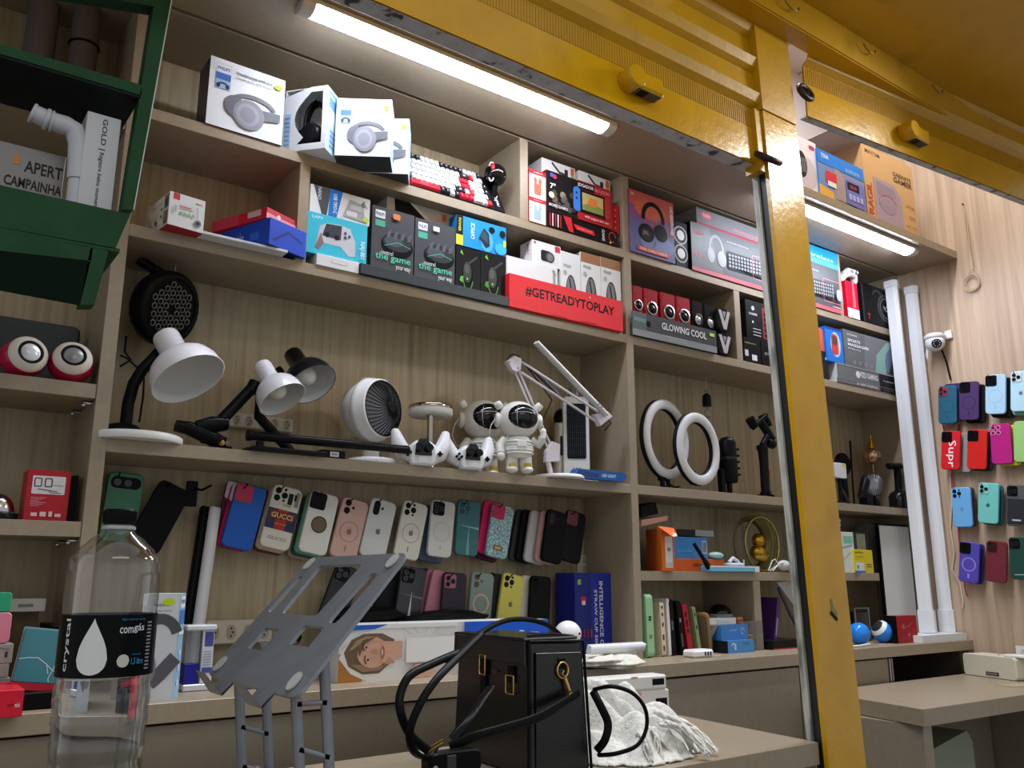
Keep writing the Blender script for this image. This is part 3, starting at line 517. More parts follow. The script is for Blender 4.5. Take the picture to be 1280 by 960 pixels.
s2 = carton('boxed_earbuds', 'flat white box overhanging the second shelf, bottom of its stack', 'earbud box', (248, 287), (360, 318), -.035, ZB_, .16, 'e2e2e4', {'F': [('t', .48, .25, .66, .6, 'AirPods', 'a8a8ae')]})
s4 = carton('boxed_router', 'blue box turned cornerwise on the white box', 'router box', (338, 271), (383.5, 291), -.045, top(s2)+.0005, .15, '1f45b4', {'F': [('l', [(.1, .2), (.5, .7), (.9, .5)], .1, '1a2f78')], 'L': [('t', .32, .3, .5, .75, 'wireless', 'd8e0f4'), ('r', .62, .3, .8, .6, '2d66d0')], 'B': [('r', 0, 0, 1, 1, '182a66'), ('c', .4, .5, .25, '2e4a9c')]}, 'auto', Dpt=(263, 286.5))
s3 = carton('boxed_router', 'red and white box on top of the blue box', 'router box', (334, 258), (382, 282), -.035, top(s4)+.0005, .15, 'c01c2e', {'F': [('r', 0, .0, 1, .5, 'dd8f98'), ('c', .3, .5, .2, 'f0e4e4')], 'L': [('rr', .66, .35, .90, .9, .1, 'c9b6b6'), ('r', .0, 0, .5, 1, 'c84050')]}, 'auto', Dpt=(264, 277))
# ------------------------------------------------------------ second shelf, middle
s6 = carton('boxed_charger', 'small white box with cable picture under the teal controller box', 'charger box', (396, 316), (449, 328.5), -.004, ZB_, .07, 'e9e9e7', {'F': [('rr', .33, .42, .73, .72, .5, 'c9c9c8'), ('rr', .37, .48, .69, .66, .5, 'f4f4f3'), ('l', [(.55, .5), (.56, .3)], .06, 'c9c9c8')]})
s5 = carton('boxed_gamepad', 'turquoise gamepad box with a white gamepad picture', 'gamepad box', (385.5, 263), (459.5, 284.5), .004, top(s6)+.0005, .09, '35b4cc', {'F': [('r', 0, 0, 1, 1, '3fbcd4'), ('t', .07, .86, .25, .93, 'LAPY', 'd8f2f6'), ('p', [(.14, .18), (.20, .12), (.27, .30), (.55, .30), (.70, .10), (.80, .14), (.80, .50), (.70, .80), (.52, .84), (.30, .80), (.20, .70)], 'c8c8d0'), ('p', [(.24, .48), (.55, .46), (.56, .82), (.30, .79)], '3a4048'), ('p', [(.14, .18), (.20, .12), (.27, .30), (.22, .55)], '8d6f72'), ('c', .32, .52, .06, '20242a'), ('c', .48, .50, .06, '20242a'), ('c', .62, .66, .035, '4a505a'), ('c', .69, .60, .035, '4a505a'), ('c', .62, .55, .035, '4a505a'), ('td', .86, .12, .96, .55, 'NAJ-001', 'e6f6f8')]})
carton('boxed_usb_hub', 'white and blue adapter box on top of the turquoise gamepad box', 'adapter box', (388.5, 229), (463, 247), .008, top(s5)+.0005, .08, 'e8eaea', {'F': [('p', [(.05, 1), (.33, 1), (.28, .0), (.20, 0)], '4a4c50'), ('p', [(.32, 1), (.53, 1), (.44, 0), (.30, 0)], '1f76c8'), ('td', .38, .15, .44, .85, 'USB TIPO-C', 'e6f0fa'), ('td', .12, .5, .18, .95, 'NANO', 'd8d8da'), ('p', [(.54, .15), (.94, .08), (.86, .72), (.66, .80)], 'a8acae'), ('rr', .60, .20, .78, .38, .2, 'e0e2e2'), ('rr', .66, .45, .86, .62, .2, 'c8cccc'), ('t', .85, .62, .95, .86, '6.', '5a6068'), ('e', .93, .2, .05, .1, 'c8e048')]})
mb1 = lambda: [('r', 0, 0, 1, 1, '45474b'), ('rr', .07, .84, .30, .95, .1, 'f0f0f0'), ('t', .09, .87, .28, .92, 'PHILIPS', '3a4a8a'), ('rr', .07, .72, .30, .81, .1, '4fa890'), ('e', .60, .50, .38, .17, '121315'), ('e', .60, .54, .34, .12, '2f3338'), ('e', .52, .55, .22, .07, '4a5058'), ('l', [(.30, .47), (.62, .55), (.92, .50)], .008, '56b894')]+[('p', [(.34+.16*i, .58), (.42+.16*i, .60), (.46+.16*i, .72), (.36+.16*i, .66)], '5a5d62') for i in range(4)]+[('t', .22, .34, .50, .40, 'control', 'd6dadc'), ('t', .09, .24, .92, .36, 'the game', '58d0a8'), ('t', .57, .15, .92, .22, 'your way', 'dfe3e4')]+[('r', .1+.2*i, .07, .2+.2*i, .10, '9a9ea2') for i in range(4)]
t1z = ZB_+.004
m1 = carton('boxed_mouse', 'dark grey mouse box with green slogan and orange price tag', 'mouse box', (466, 255.5), (518, 270.5), .006, t1z, .06, '303236', {'F': mb1()+[('rr', .47, .86, .64, .94, .2, 'd8743a')]}, group='grey mouse boxes standing in the dark tray')
m2 = carton('boxed_mouse', 'dark grey mouse box with green slogan and white price tag', 'mouse box', (519.5, 271.5), (569, 283.5), .006, t1z, .06, '303236', {'F': mb1()+[('rr', .42, .86, .58, .93, .2, 'e6e6e6')]}, group='grey mouse boxes standing in the dark tray')
carton('boxed_laptop_stand', 'white and black flat box lying across the two grey mouse boxes', 'stand box', (484, 244), (569, 268), .045, top(m2)+.012, .1, 'd8d8d6', {'F': [('r', 0, 0, 1, 1, 'c8c4c0'), ('p', [(.10, 1), (.30, 1), (.62, .0), (.12, 0)], '1a1a1c'), ('p', [(.30, 1), (.36, 1), (.70, .0), (.60, 0)], 'e8e8e8'), ('r', .80, .35, .86, .8, 'd8683a'), ('r', .95, .3, .98, .7, '8a8886')]})
mz = lambda c2: [('r', 0, 0, 1, 1, '191a1b'), ('p', [(.16, .88), (.30, .84), (.22, .94)], '6ac83a'), ('e', .48, .45, .22, .30, '050606'), ('e', .46, .52, .17, .21, '2f3331'), ('e', .44, .58, .10, .10, '4a504c'), ('c', .46, .38, .02, '7ad04a'), ('l', [(.52, .7), (.86, .86)], .04, '3a3d3a'), ('p', [(.14, .32), (.26, .28), (.30, .42), (.18, .40)], c2), ('l', arc(.48, .45, .21, .29, 200, 340, 10), .02, '4f8a3a'), ('t', .1, .06, .5, .10, 'gaming', 'b0b0b0'), ('c', .82, .06, .03, '7ab03a')]
g1 = carton('boxed_mouse', 'black mouse box with green triangle, left of its pair', 'mouse box', (570.3, 306.5), (600.5, 313), .006, t1z, .06, '101112', {'F': mz('5fb03a')}, group='black and green mouse boxes in the dark tray')
g2 = carton('boxed_mouse', 'black mouse box with green triangle, right of its pair', 'mouse box', (601.3, 313), (632, 319.5), .006, t1z, .06, '101112', {'F': mz('3f8a34')}, group='black and green mouse boxes in the dark tray')
carton('boxed_webcam', 'bright blue device box with yellow corner on the black mouse boxes', 'webcam box', (570.5, 267.5), (632.5, 286), .008, top(g2)+.001, .07, '1878c0', {'F': [('r', 0, 0, 1, 1, '1e90d6'), ('r', 0, 0, .13, 1, '23241f'), ('r', .02, .38, .11, .95, '1c1d1e'), ('r', 0, 0, .13, .34, 'e8e22e'), ('td', .04, .45, .09, .9, 'POWER', 'd8d020'), ('tu', .28, .3, .36, .85, 'OFFICE', 'd8f0fa'), ('e', .60, .35, .13, .36, '48b0e4'), ('p', [(.44, .40), (.54, .78), (.64, .62), (.66, .20), (.58, .10)], '1d2a38'), ('p', [(.47, .45), (.55, .70), (.62, .55), (.62, .28)], '35485a'), ('e', .70, .78, .06, .10, '15181c'), ('e', .92, .74, .06, .12, '202328'), ('e', .88, .2, .12, .2, '3fb0e8'), ('r', .93, .30, .99, .52, 'cfd83a')]})
def tray(name, label, cat, TL, TR, Y, zb, D, col, lip_marks, side_h=1.):
    p0 = atY(*TL, Y); H = p0.z-zb; lo, hi = .01, 1.2
    for _ in range(40):
        W = (lo+hi)/2; q = RC @ (p0+Vector((W, 0, 0))-CAM); lo, hi = (W, hi) if 640+F*q.x/q.z < TR[0] else (lo, W)
    m = MB(); c = M(col, .45); t = .003
    m.box((0, 0, 0), (W, t, H), c, .0005).box((0, t, 0), (W, D, t), c, 0).box((0, t, t), (t, D, H*side_h), c, 0).box((W-t, t, t), (W, D, H*side_h), c, 0).box((t, D-t, t), (W-t, D, H), c, 0)
    decals(m, FACES['F'](W, D, H), lip_marks); return m.build(name, None, (p0.x, Y, zb), label=label, cat=cat)
tray('display_tray', 'dark grey open display tray holding the grey and black mouse boxes', 'display tray', (451.5, 328.5), (636.5, 372), -.012, ZB_+.0005, .088, '3a3f42', [('l', [(.72, .30), (.78, .62)], .03, '5d6266'), ('l', [(.0, .95), (1, .95)], .02, '50555a')])
w12 = carton('boxed_phone', 'plain white flat box behind the red tray', 'phone box', (632.8, 318.5), (697, 335.5), .012, ZB_+.052, .085, 'ececea', {'F': [('r', .0, .36, .86, .40, 'b8b8b6'), ('p', [(.86, .0), (1, 0), (1, .4), (.80, .05)], 'e0a070'), ('td', .88, .45, .97, .9, 'phone', '6a6a6e')]})
carton('boxed_microphone', 'white microphone box on top of the plain white box', 'microphone box', (665, 299), (700.5, 309), .014, top(w12)+.0005, .06, 'e6e3e2', {'F': [('r', 0, 0, 1, 1, 'f0efee'), ('r', .80, .70, .98, .97, 'c83a44'), ('rr', .30, .18, .66, .66, .2, '2a2a2d'), ('c', .62, .40, .24, '4a4a4e'), ('c', .62, .40, .16, '78787c'), ('r', .06, .84, .12, .96, 'c83a44')], 'L': [('td', .6, .4, .8, .9, 'audio', 'b03a40')]})
mw = lambda c: {'F': [('r', 0, 0, 1, 1, 'eeeeec')]+([('r', 0, .86, 1, 1, c)] if c else [])+[('e', .5, .42, .27, .26, '3c3e42'), ('e', .48, .50, .19, .15, '74777c'), ('e', .60, .32, .15, .12, '9a9da2'), ('l', [(.42, .62), (.62, .26)], .02, '1c1d20'), ('t', .12, .78, .5, .82, 'mouse', '8a8a8e'), ('c', .2, .70, .03, 'b0b0b4')]+[('r', .90, .1+.1*i, .94, .15+.1*i, '707276') for i in range(4)]}
for (tl, tr, c, lb) in (((700.8, 313), (725, 319.5), None, 'white mouse box with dark mouse picture, first from left in red tray'), ((725.6, 314), (750, 321), 'a0704e', 'white mouse box with plain brown top strip, middle one in red tray'), ((750.6, 320.5), (775, 328), '9a7450', 'white mouse box nearest the upright in the red tray')):
    carton('boxed_mouse', lb, 'mouse box', tl, tr, .010, ZB_+.004, .055, 'dcdcda', mw(c), group='white mouse boxes in the red tray')
tray('display_tray', 'bright red display tray with black slogan lettering', 'display tray', (636.8, 341), (778, 375), -.014, ZB_+.0005, .085, 'e0242e', [('t', .13, .42, .92, .74, '#GETREADYTOPLAY', '1c0a0d'), ('l', [(.35, .05), (.48, .03)], .02, '8a1a20'), ('c', .69, .86, .03, 'f0b8b8'), ('l', [(.60, .04), (.75, .05)], .02, '8a1a20')])
# ------------------------------------------------------------ glowing-cool row
def desk_speaker(label, TL, TR, Y, zb, body, kind, group):
    p0 = atY(*TL, Y); lo, hi = .01, .3
    for _ in range(40):
        W = (lo+hi)/2; q = RC @ (p0+Vector((W, 0, 0))-CAM); lo, hi = (W, hi) if 640+F*q.x/q.z < TR[0] else (lo, W)
    H = p0.z-zb; t = thing('desk_speaker', label, 'speaker', (p0.x, Y, zb), group=group)
    if kind == 'v':
        MB().prism(rr(0, 0, W, H, W*.45, 6), (0, .07, 0), (1, 0, 0), (0, 0, 1), .07, M('17171a', .25), .004).build('cabinet', t)
        MB().prism([(W*.12, H*.86), (W*.30, H*.88), (W*.52, H*.40), (W*.74, H*.88), (W*.92, H*.84), (W*.62, H*.12), (W*.42, H*.12)], (0, -.0003, 0), (1, 0, 0), (0, 0, 1), .002, M('d8d8da', .25, .6)).prism([(W*.40, H*.84), (W*.52, H*.56), (W*.64, H*.84)], (0, -.0003, 0), (1, 0, 0), (0, 0, 1), .0015, M('8a8a90', .3)).build('chevron_trim', t); return t
    MB().box((0, 0, 0), (W, .07, H), body, .004).build('cabinet', t)
    c = W*.5; zc = H*.62; r = W*.37
    MB().lathe([(r*.80, 0), (r, .0), (r, .004), (r*.80, .003)], (c, -.0003, zc), (0, -1, 0), M('c8c8ca', .2, .9) if kind != 'k' else M('202022', .3), 26, cap=False).build('cone_ring', t)
    MB().lathe([(r*.8, .0), (r*.55, -.0002), (r*.48, .004), (r*.25, .007), (.0001, .008)], (c, -.0006, zc), (0, -1, 0), M('d8d8da' if kind == 'k' else '232326', .2, .5), 24, cap=False).build('cone', t)
    if kind == 'r': MB().lathe([(W*.15, .0), (W*.15, .003), (W*.11, .003), (W*.08, .001), (.0001, .001)], (c, -.0003, H*.20), (0, -1, 0), M('d0303c', .2), 18, cap=False).build('bass_port', t)
    else: MB().box((c-W*.3, -.003, H*.04), (c+W*.3, -.0003, H*.24), M('b8b8bc', .3, .6), .001).build('front_plate', t)
    return t
T3z = ZB_+.0035; dsp = M('a02230', .28); spk = 'speakers standing in the glowing-cool tray'
desk_speaker('red square desk speaker beside the tall upright, first in its row', (789.8, 355), (803.5, 358.5), .012, T3z, dsp, 'r', spk)
desk_speaker('red square desk speaker, second from the tall upright', (805, 359), (822.5, 363), .012, T3z, dsp, 'r', spk)
desk_speaker('red square desk speaker, third from the tall upright', (826, 364), (844, 368.5), .012, T3z, dsp, 'r', spk)
desk_speaker('red square desk speaker touching the black speakers', (845.2, 369), (862.8, 373.5), .012, T3z, dsp, 'r', spk)
desk_speaker('black and silver desk speaker right beside the last red one', (864, 374), (878.5, 378), .012, T3z, M('1a1a1d', .25), 'k', spk)
desk_speaker('black and silver desk speaker beside the chevron speakers', (879.6, 378.5), (894, 382.5), .012, T3z, M('1a1a1d', .25), 'k', spk)
v1 = desk_speaker('glossy black speaker with silver V front, lower of the stack', (895.5, 413.5), (914, 418), -.004, ZB_, None, 'v', 'speakers with silver V fronts')
v2 = desk_speaker('glossy black speaker with silver V front, upper of the stack', (895, 382), (913, 386.5), -.004, atY(895.5, 413, -.004).z, None, 'v', 'speakers with silver V fronts')
tray('display_tray', 'dark glowing-cool display tray in front of the red speakers', 'display tray', (790, 388), (895, 411.5), -.012, ZB_+.0005, .088, '3b3d40', [('r', 0, 0, 1, .28, '8a8e92'), ('r', 0, .28, .16, 1, '5a6468'), ('p', [(.02, .62), (.15, .60), (.15, .75), (.02, .78)], '6f8f8c'), ('c', .18, .58, .13, '0f1012'), ('t', .33, .50, .87, .80, 'GLOWING COOL', 'f2f2f2'), ('t', .38, .20, .62, .26, 'multimedia speaker', 'e8e8ea'), ('t', .40, .08, .60, .14, 'usb powered', 'd8d8da'), ('r', .91, .70, .97, .84, 'cfe060')], .5)
# black boxes right of the short upright
bx1 = carton('boxed_keypad', 'black box lying left of the post under the red-print box', 'keypad box', (929, 420.5), (950, 425.5), .004, ZB_, .1, '141416', {'F': [('r', .05, .25, .25, .5, 'c8c8c8'), ('r', .45, .12, .75, .35, 'e8e8e8'), ('t', .08, .75, .7, .82, 'keyboard', 'a8c060')]})
bx1b = carton('boxed_keypad', 'black box half hidden by the post on the second shelf', 'keypad box', (951, 426), (986, 434.5), .004, ZB_, .1, '121214', {'F': [('t', .1, .45, .6, .6, 'gaming', '8a8a8c')]})
carton('boxed_keypad', 'black box with red patterned panel standing left of the post', 'keypad box', (931, 373), (978, 384), .006, max(top(bx1), top(bx1b))+.001, .09, '17171a', {'F': [('t', .08, .62, .30, .68, 'GAMER', 'd8d8d8'), ('c', .19, .80, .06, 'c8c8c8'), ('rr', .42, .06, .98, .88, .04, '7a2630')]+[('c', .50+.1*i, .16+.14*j, .05, '101012') for i in range(5) for j in range(5)]+[('c', .13, .42, .03, 'e0e0e0')]+[('r', .12, .08+.08*i, .32, .10+.08*i, 'c0c0c0') for i in range(3)]})
bd = carton('boxed_charger', 'narrow dark box just right of the post, below the orange box', 'charger box', (1018, 436), (1034, 440), .006, ZB_, .08, '222225', {'F': [('r', .8, .7, .95, .8, 'd8d8d8')]})
carton('boxed_charger', 'narrow orange box just right of the post', 'charger box', (1016, 408), (1028.5, 411), .01, top(bd)+.0005, .07, 'd8583a', {})
f2 = carton('boxed_keyboard', 'grey and black flat box on the second shelf, lower of the stack', 'keyboard box', (1046, 471), (1128, 489), -.003, ZB_, .12, '66686a', {'F': [('r', .64, 0, 1, 1, '1a1a1c'), ('t', .33, .35, .60, .75, 'VIZO GAMING', 'e8e8e8'), ('c', .30, .5, .25, 'e0e0e0'), ('t', .70, .4, .9, .55, 'keyboard', 'a0a0a0'), ('r', 0, .94, 1, 1, '9a9c9e')], 'L': [('r', 0, 0, 1, 1, 'd8d8da')]}, group='grey flat boxes at the right end')
f1 = carton('boxed_keyboard', 'grey and black flat box on the second shelf, upper of the stack', 'keyboard box', (1045.5, 453), (1128, 470.5), -.003, top(f2)+.0005, .12, '66686a', {'F': [('r', .62, 0, 1, 1, '1a1a1c'), ('t', .33, .35, .60, .75, 'VIZO GAMING', 'e8e8e8'), ('c', .30, .5, .25, 'e0e0e0'), ('t', .68, .4, .88, .55, 'keyboard', 'c0c0c0'), ('r', 0, .94, 1, 1, '9a9c9e')], 'L': [('r', 0, 0, 1, 1, 'd8d8da')]}, group='grey flat boxes at the right end')
carton('boxed_phone_mount', 'blue box with red phone picture beside the grey sports box', 'mount box', (1031, 407), (1052, 413), .0, top(f1)+.0005, .06, '1470c8', {'F': [('r', .0, .93, 1, 1, '2a3a88'), ('e', .55, .52, .30, .36, 'b9c4cc'), ('rr', .30, .22, .70, .82, .4, 'b8483a'), ('rr', .36, .50, .64, .76, .3, '5a3a3a'), ('p', [(.35, .30), (.6, .25), (.62, .48), (.38, .50)], 'd03a34')]})
carton('boxed_massager', 'grey sports box with teal arc picture at the right end', 'massager box', (1053, 410.5), (1128, 428), -.001, top(f1)+.0005, .08, '505356', {'F': [('r', 0, 0, 1, 1, '5f6265'), ('p', [(.35, 1), (.30, 0), (.55, 0), (.62, .6), (.75, 1)], '707376'), ('p', [(.48, 0), (.52, .5), (.72, .95), (.80, .96), (.66, .4), (.66, 0)], '86aca4'), ('p', [(.66, .1), (.68, .6), (.84, .98), (1, .96), (1, .1)], '66708a'), ('p', [(.70, .05), (.80, .5), (1, .5), (1, .05)], '3a3438'), ('t', .06, .86, .22, .92, 'e.home', 'f0f0f0'), ('t', .06, .68, .26, .76, 'SPORTS', 'f4f4f4'), ('t', .06, .56, .40, .64, 'MASSAGER', 'f4f4f4'), ('t', .06, .47, .26, .51, 'PRO', 'c8c8c8')]+[('o', .14+.09*i, .13, .045, .01, 'c0c0c0') for i in range(4)]})
# ------------------------------------------------------------ on top of the soffit
zs = ZT+.0335
hb = carton('boxed_hair_dryer', 'white appliance box with rounded grille picture above the right light', 'appliance box', (990, 166), (1019, 181), -.235, zs, .16, 'd8cfd2', {'F': [('r', 0, 0, 1, 1, 'e6dcde'), ('rr', .68, .84, .92, .92, .3, 'b8304a'), ('e', .55, .38, .40, .28, 'c8bcc0'), ('e', .30, .50, .24, .24, '2c2a2c')]+[('l', [(.1+.05*i, .36), (.1+.05*i, .62)], .01, 'a8a0a4') for i in range(8)]})
rb = carton('boxed_radio', 'blue, yellow and violet radio box above the right light', 'radio box', (1020, 184.5), (1078, 212), -.240, zs, .18, '1b6ac0', {'F': [('r', 0, 0, 1, .74, '7e86a8'), ('p', [(0, 0), (.30, 0), (.34, .74), (0, .74)], '6a86b0'), ('p', [(0, 0), (.30, 0), (.30, .22), (0, .30)], 'd8a43a'), ('p', [(.30, 0), (.56, 0), (.56, .6), (.45, .74), (.34, .74)], '9a8a88'), ('r', 0, .74, 1, 1, '1c78d0'), ('t', .08, .86, .24, .94, 'TDIA', 'f0f4fa'), ('t', .60, .78, .90, .85, 'BLUETOOTH', '9cc8f0'), ('r', .15, .40, .38, .62, 'c8283a'), ('r', .18, .32, .36, .42, 'e8e4e4'), ('rr', .58, .12, .97, .62, .05, '6a6cb0'), ('rr', .60, .42, .86, .58, .05, '17161e'), ('t', .66, .46, .80, .53, '18:30', 'b84058'), ('t', .34, .03, .80, .12, 'RADIO MULTIBANDA', '1c1c22')]+[('rr', .62+.08*i, .22, .68+.08*i, .34, .2, 'a8aad8') for i in range(4)]})
gb = carton('gamer_case_carton', 'brown cardboard carton with open flap and computer case print', 'carton', (1076, 178), (1139, 207), -.225, zs, .20, 'b98f5e', {'F': [('r', 0, 0, 1, 1, 'c49a66'), ('t', .06, .90, .34, .955, 'MAYOM', '4a3826'), ('t', .58, .76, .95, .82, 'GABINETE', '4a3826'), ('t', .58, .68, .96, .75, 'GAMER', '33281c'), ('tu', .03, .05, .13, .52, 'FRAGIL', 'c0412e'), ('p', [(.17, .08), (.70, .02), (.70, .48), (.58, .62), (.17, .62)], 'a08a94'), ('p', [(.22, .40), (.60, .44), (.56, .56), (.22, .58)], '8a7884'), ('e', .42, .30, .16, .10, '93808c'), ('l', arc(.42, .32, .18, .12, 20, 200, 10), .012, 'c05a5a'), ('t', .80, .40, .95, .44, '22 kg', '6a4e30'), ('t', .84, .27, .96, .30, 'item', '6a4e30'), ('t', .74, .14, .97, .17, 'made in china', '6a4e30')]})
Wg, Dg, Hg, pg, ag = ob_dims[gb.name]
MB().add([(0, 0, 0), (0, Dg, 0), (-.22, Dg, -.02), (-.16, 0, .015), (0, 0, .002), (0, Dg, .002), (-.22, Dg, -.018), (-.16, 0, .017)], [(3, 2, 1, 0), (4, 5, 6, 7), (0, 1, 5, 4), (1, 2, 6, 5), (2, 3, 7, 6), (3, 0, 4, 7)], M('c8a070', .6)).build('flap', gb, (0, 0, Hg-.001))
# ------------------------------------------------------------ lamp shelf
LW = M('e9e6ec', .22); LWI = M('d2d2d0', .45); BKP = M('131315', .3); STEEL = M('a8a8ac', .25, 1.)
def lamp_head(par, p_neck, axis, s=1., mat=LW, inner=LWI, bulb=True, zs=1.):
    """bell shade: cylinder cap opening into a bowl along axis; p_neck = centre of the cap's closed end"""
    pr = [(.0001, .0), (.018, .001), (.026, .008), (.028, .016), (.0285, .066), (.033, .074), (.050, .084), (.064, .100), (.0725, .122), (.0755, .150)]
    pi = [(.0745, .150), (.071, .122), (.062, .101), (.048, .086), (.030, .077), (.0001, .074)]
    sc = lambda P: [(r*s, z*s*zs) for r, z in P]
    MB().lathe(sc(pr), p_neck, axis, mat, 36, cap=False).build('lamp_shade', par)
    MB().lathe(sc(pi), p_neck, axis, inner, 36, cap=False).lathe(sc([(.0755, .150), (.0768, .1505), (.0745, .1508), (.0745, .1495)]), p_neck, axis, mat, 36, cap=False).build('shade_lining', par)
    if bulb:
        q = Vector(p_neck)+Vector(axis).normalized()*.112*s; MB().sph(q, (.029*s, .029*s, .031*s), M('f2efe6', .2), 24, 14, axis).build('bulb', par)
ax_l = lambda a, b: (Vector(b)-Vector(a)).normalized()
def reach(n0, o, px, L, sgn=-1):
    """point seen at px lying L from n0, towards the camera"""
    best = None; w0 = Vector(o)+n0
    for i in range(200):
        Y = w0.y+.05-.0015*i; q = atY(*px, Y); d = abs((q-w0).length-L)
        if i > 20 and (best is None or d < best[0]): best = (d, q)
    return best[1]-Vector(o)
def sub(v, o): return Vector(v)-Vector(o)
# 1 white goose-arm lamp at the upright
q0 = Vector((.425, .045, ZC)); L1 = thing('desk_lamp', 'white desk lamp on a round white base next to the left upright', 'desk lamp', q0)
MB().lathe([(.092, .0005), (.094, .004), (.094, .013), (.088, .017), (.0001, .018)], (0, 0, 0), (0, 0, 1), M('f0f0ee', .35), 44).build('base', L1)
MB().lathe([(.040, .018), (.040, .026), (.030, .036), (.016, .040), (.0001, .040)], (-.028, 0, 0), (0, 0, 1), BKP, 24).box((-.005, -.012, .018), (.055, .016, .027), BKP, .004).build('base_cover', L1)
pts = [sub(atY(x, y, .045), q0) for x, y in ((157, 532), (160, 505), (167, 480), (178, 462), (190, 450), (199, 440))]
MB().tube(pts, .0125, BKP, 12).build('gooseneck', L1)
MB().tube([sub(atY(x, y, .05), q0) for x, y in ((174, 528), (179, 495), (180, 473), (170, 458), (158, 447), (150, 444))], .0025, BKP, 6).build('power_cord', L1)
n0 = sub(atY(205, 417, .03), q0); n1 = reach(n0, q0, (236, 474), .133); lamp_head(L1, n0, ax_l(n0, n1), 1.04, bulb=False, zs=.85)
MB().cyl(pts[-1], n0+ax_l(n0, n1)*.03, .011, BKP).build('swivel', L1)
# 2 black honeycomb spotlight hanging from the shelf above
c0 = atY(204, 385, .12); HZ = thing('honeycomb_spotlight', 'black round honeycomb spotlight hanging under the shelf behind the white lamp', 'spotlight', (c0.x, .12, ZB_-SH))
c = sub(c0, (c0.x, .12, ZB_-SH)); ax = Vector((.52, -.80, -.28)).normalized()
m = MB().lathe([(.0001, -.045), (.045, -.042), (.080, -.020), (.088, -.002), (.088, .022), (.080, .030), (.072, .026)], c, ax, M('121214', .28), 40, cap=False); m.build('housing', HZ)
g = MB(); g.lathe([(.0001, .020), (.074, .024)], c, ax, M('0a0a0b', .3), 36, cap=False)
u = ax.orthogonal().normalized(); v = ax.cross(u)
for i in range(-4, 5):
    for j in range(-4, 5):
        x = (i+.5*(j % 2))*.0195; y = j*.0168
        if x*x+y*y < .066**2 and (abs(x)+abs(y) > .01): g.tube([c+ax*.0258+u*(x+  .0072*math.cos(t))+v*(y+.0072*math.sin(t)) for t in [2*PI*k/6 for k in range(6)]], .0017, M('8b8b86', .3, .6), 4, True)
g.build('honeycomb_grille', HZ)
MB().tube([sub(atY(x, y, .14), HZ.location) for x, y in ((186, 384), (189, 356), (194, 338))]+[Vector((-.06, .015, -.002))], .013, M('15151c', .3), 10).tube([sub(atY(x, y, .10), HZ.location) for x, y in ((194, 336), (206, 344), (213, 352))], .010, BKP, 8).build('bracket_arm', HZ)
MB().cyl((.01, -.035, -.001), (.01, -.035, -.03), .0015, STEEL, n=8).build('hanging_wire', HZ)
MB().tube([sub(atY(x, y, .13), HZ.location) for x, y in ((158, 420), (156, 440), (164, 450), (150, 458))], .0028, BKP, 6).build('power_cord', HZ)
# 3 white clip lamp
q0 = Vector((.68, .06, ZC)); L2 = thing('clip_lamp', 'white clip-on lamp lying on its black clamp', 'clip lamp', q0)
k = lambda x, y, Y=.05: sub(atY(x, y, Y), q0)
MB().tube([k(219, 532), k(235, 535), k(258, 545), k(282, 556)], [(.010, .014), (.014, .016), (.016, .018), (.012, .016)], BKP, 8).build('clamp_jaw', L2)
MB().tube([k(245, 534), k(265, 531), k(284, 530)], [(.012, .016), (.020, .020), (.014, .016)], BKP, 10).tube([k(252, 549), k(270, 553), k(282, 556)], .009, BKP, 8).box((k(262, 552).x, -.02, .0005), (k(262, 552).x+.05, .02, .012), BKP, .003).build('clamp_body', L2)
MB().cyl(k(284, 549, .04), k(284, 554, .03), .006, CHROME, n=12).cyl(k(276, 552, .03), k(279, 556, .03), .007, M('b08a4a', .3, .8), n=12).build('clamp_screw', L2)
MB().cyl(k(275, 527), k(317, 483), .0135, BKP, n=14).cyl(k(314, 490), k(320, 478), .016, BKP, n=14).build('arm', L2)
n0 = k(326, 454, .045); lamp_head(L2, n0, ax_l(n0, reach(n0, q0, (353, 499), .112)), .75)
# 4 black desk lamp behind it
q0 = Vector((.80, .15, ZC)); L3 = thing('desk_lamp', 'black desk lamp standing behind the white clip-on lamp', 'desk lamp', q0)
k = lambda x, y, Y=.15: sub(atY(x, y, Y), q0)
MB().lathe([(.062, .0005), (.062, .010), (.050, .016), (.0001, .017)], (.02, -.01, 0), (0, 0, 1), BKP, 32).build('base', L3)
MB().tube([(.02, -.01, .016), k(323, 520), k(326, 490), k(340, 470), k(352, 463)], .0125, BKP, 12).build('gooseneck', L3)
n0 = k(364, 440, .12); lamp_head(L3, n0, ax_l(n0, reach(n0, q0, (397, 491), .155)), .82, M('141416', .18), LWI)
# 5 long black bar on a stand
q0 = Vector((1.0, -.008, ZC)); BR = thing('monopod_bar', 'long black telescopic bar lying level above the lamp shelf', 'telescopic bar', q0)
k = lambda x, y, Y=-.008: sub(atY(x, y, Y), q0)
MB().cyl(k(311, 544), k(511, 562.5), .0105, BKP, n=18, bev=.002).cyl(k(309, 544), k(314, 544.5), .0125, BLACK, n=18).build('bar', BR)
MB().cyl(k(397, 556), k(397, 553), .007, GOLD, n=12).build('screw', BR)
a = k(325, 552); MB().box((a.x-.012, .06, a.z-.045), (a.x+.02, .09, a.z-.006), BKP, .003).box((a.x-.02, -.012, .0005), (a.x+.16, .10, .010), BKP, .003).cyl((a.x, 0, .008), (a.x, 0, a.z), .009, BKP).build('stand', BR)
carton('boxed_clamp', 'tiny black box with white price label under the black bar', 'box', (402, 561.5), (432, 563), -.002, ZC, .05, '151517', {'F': [('r', .36, .15, .72, .80, 'e8e8e8'), ('t', .42, .3, .66, .65, '50', '3a3a3a')]})
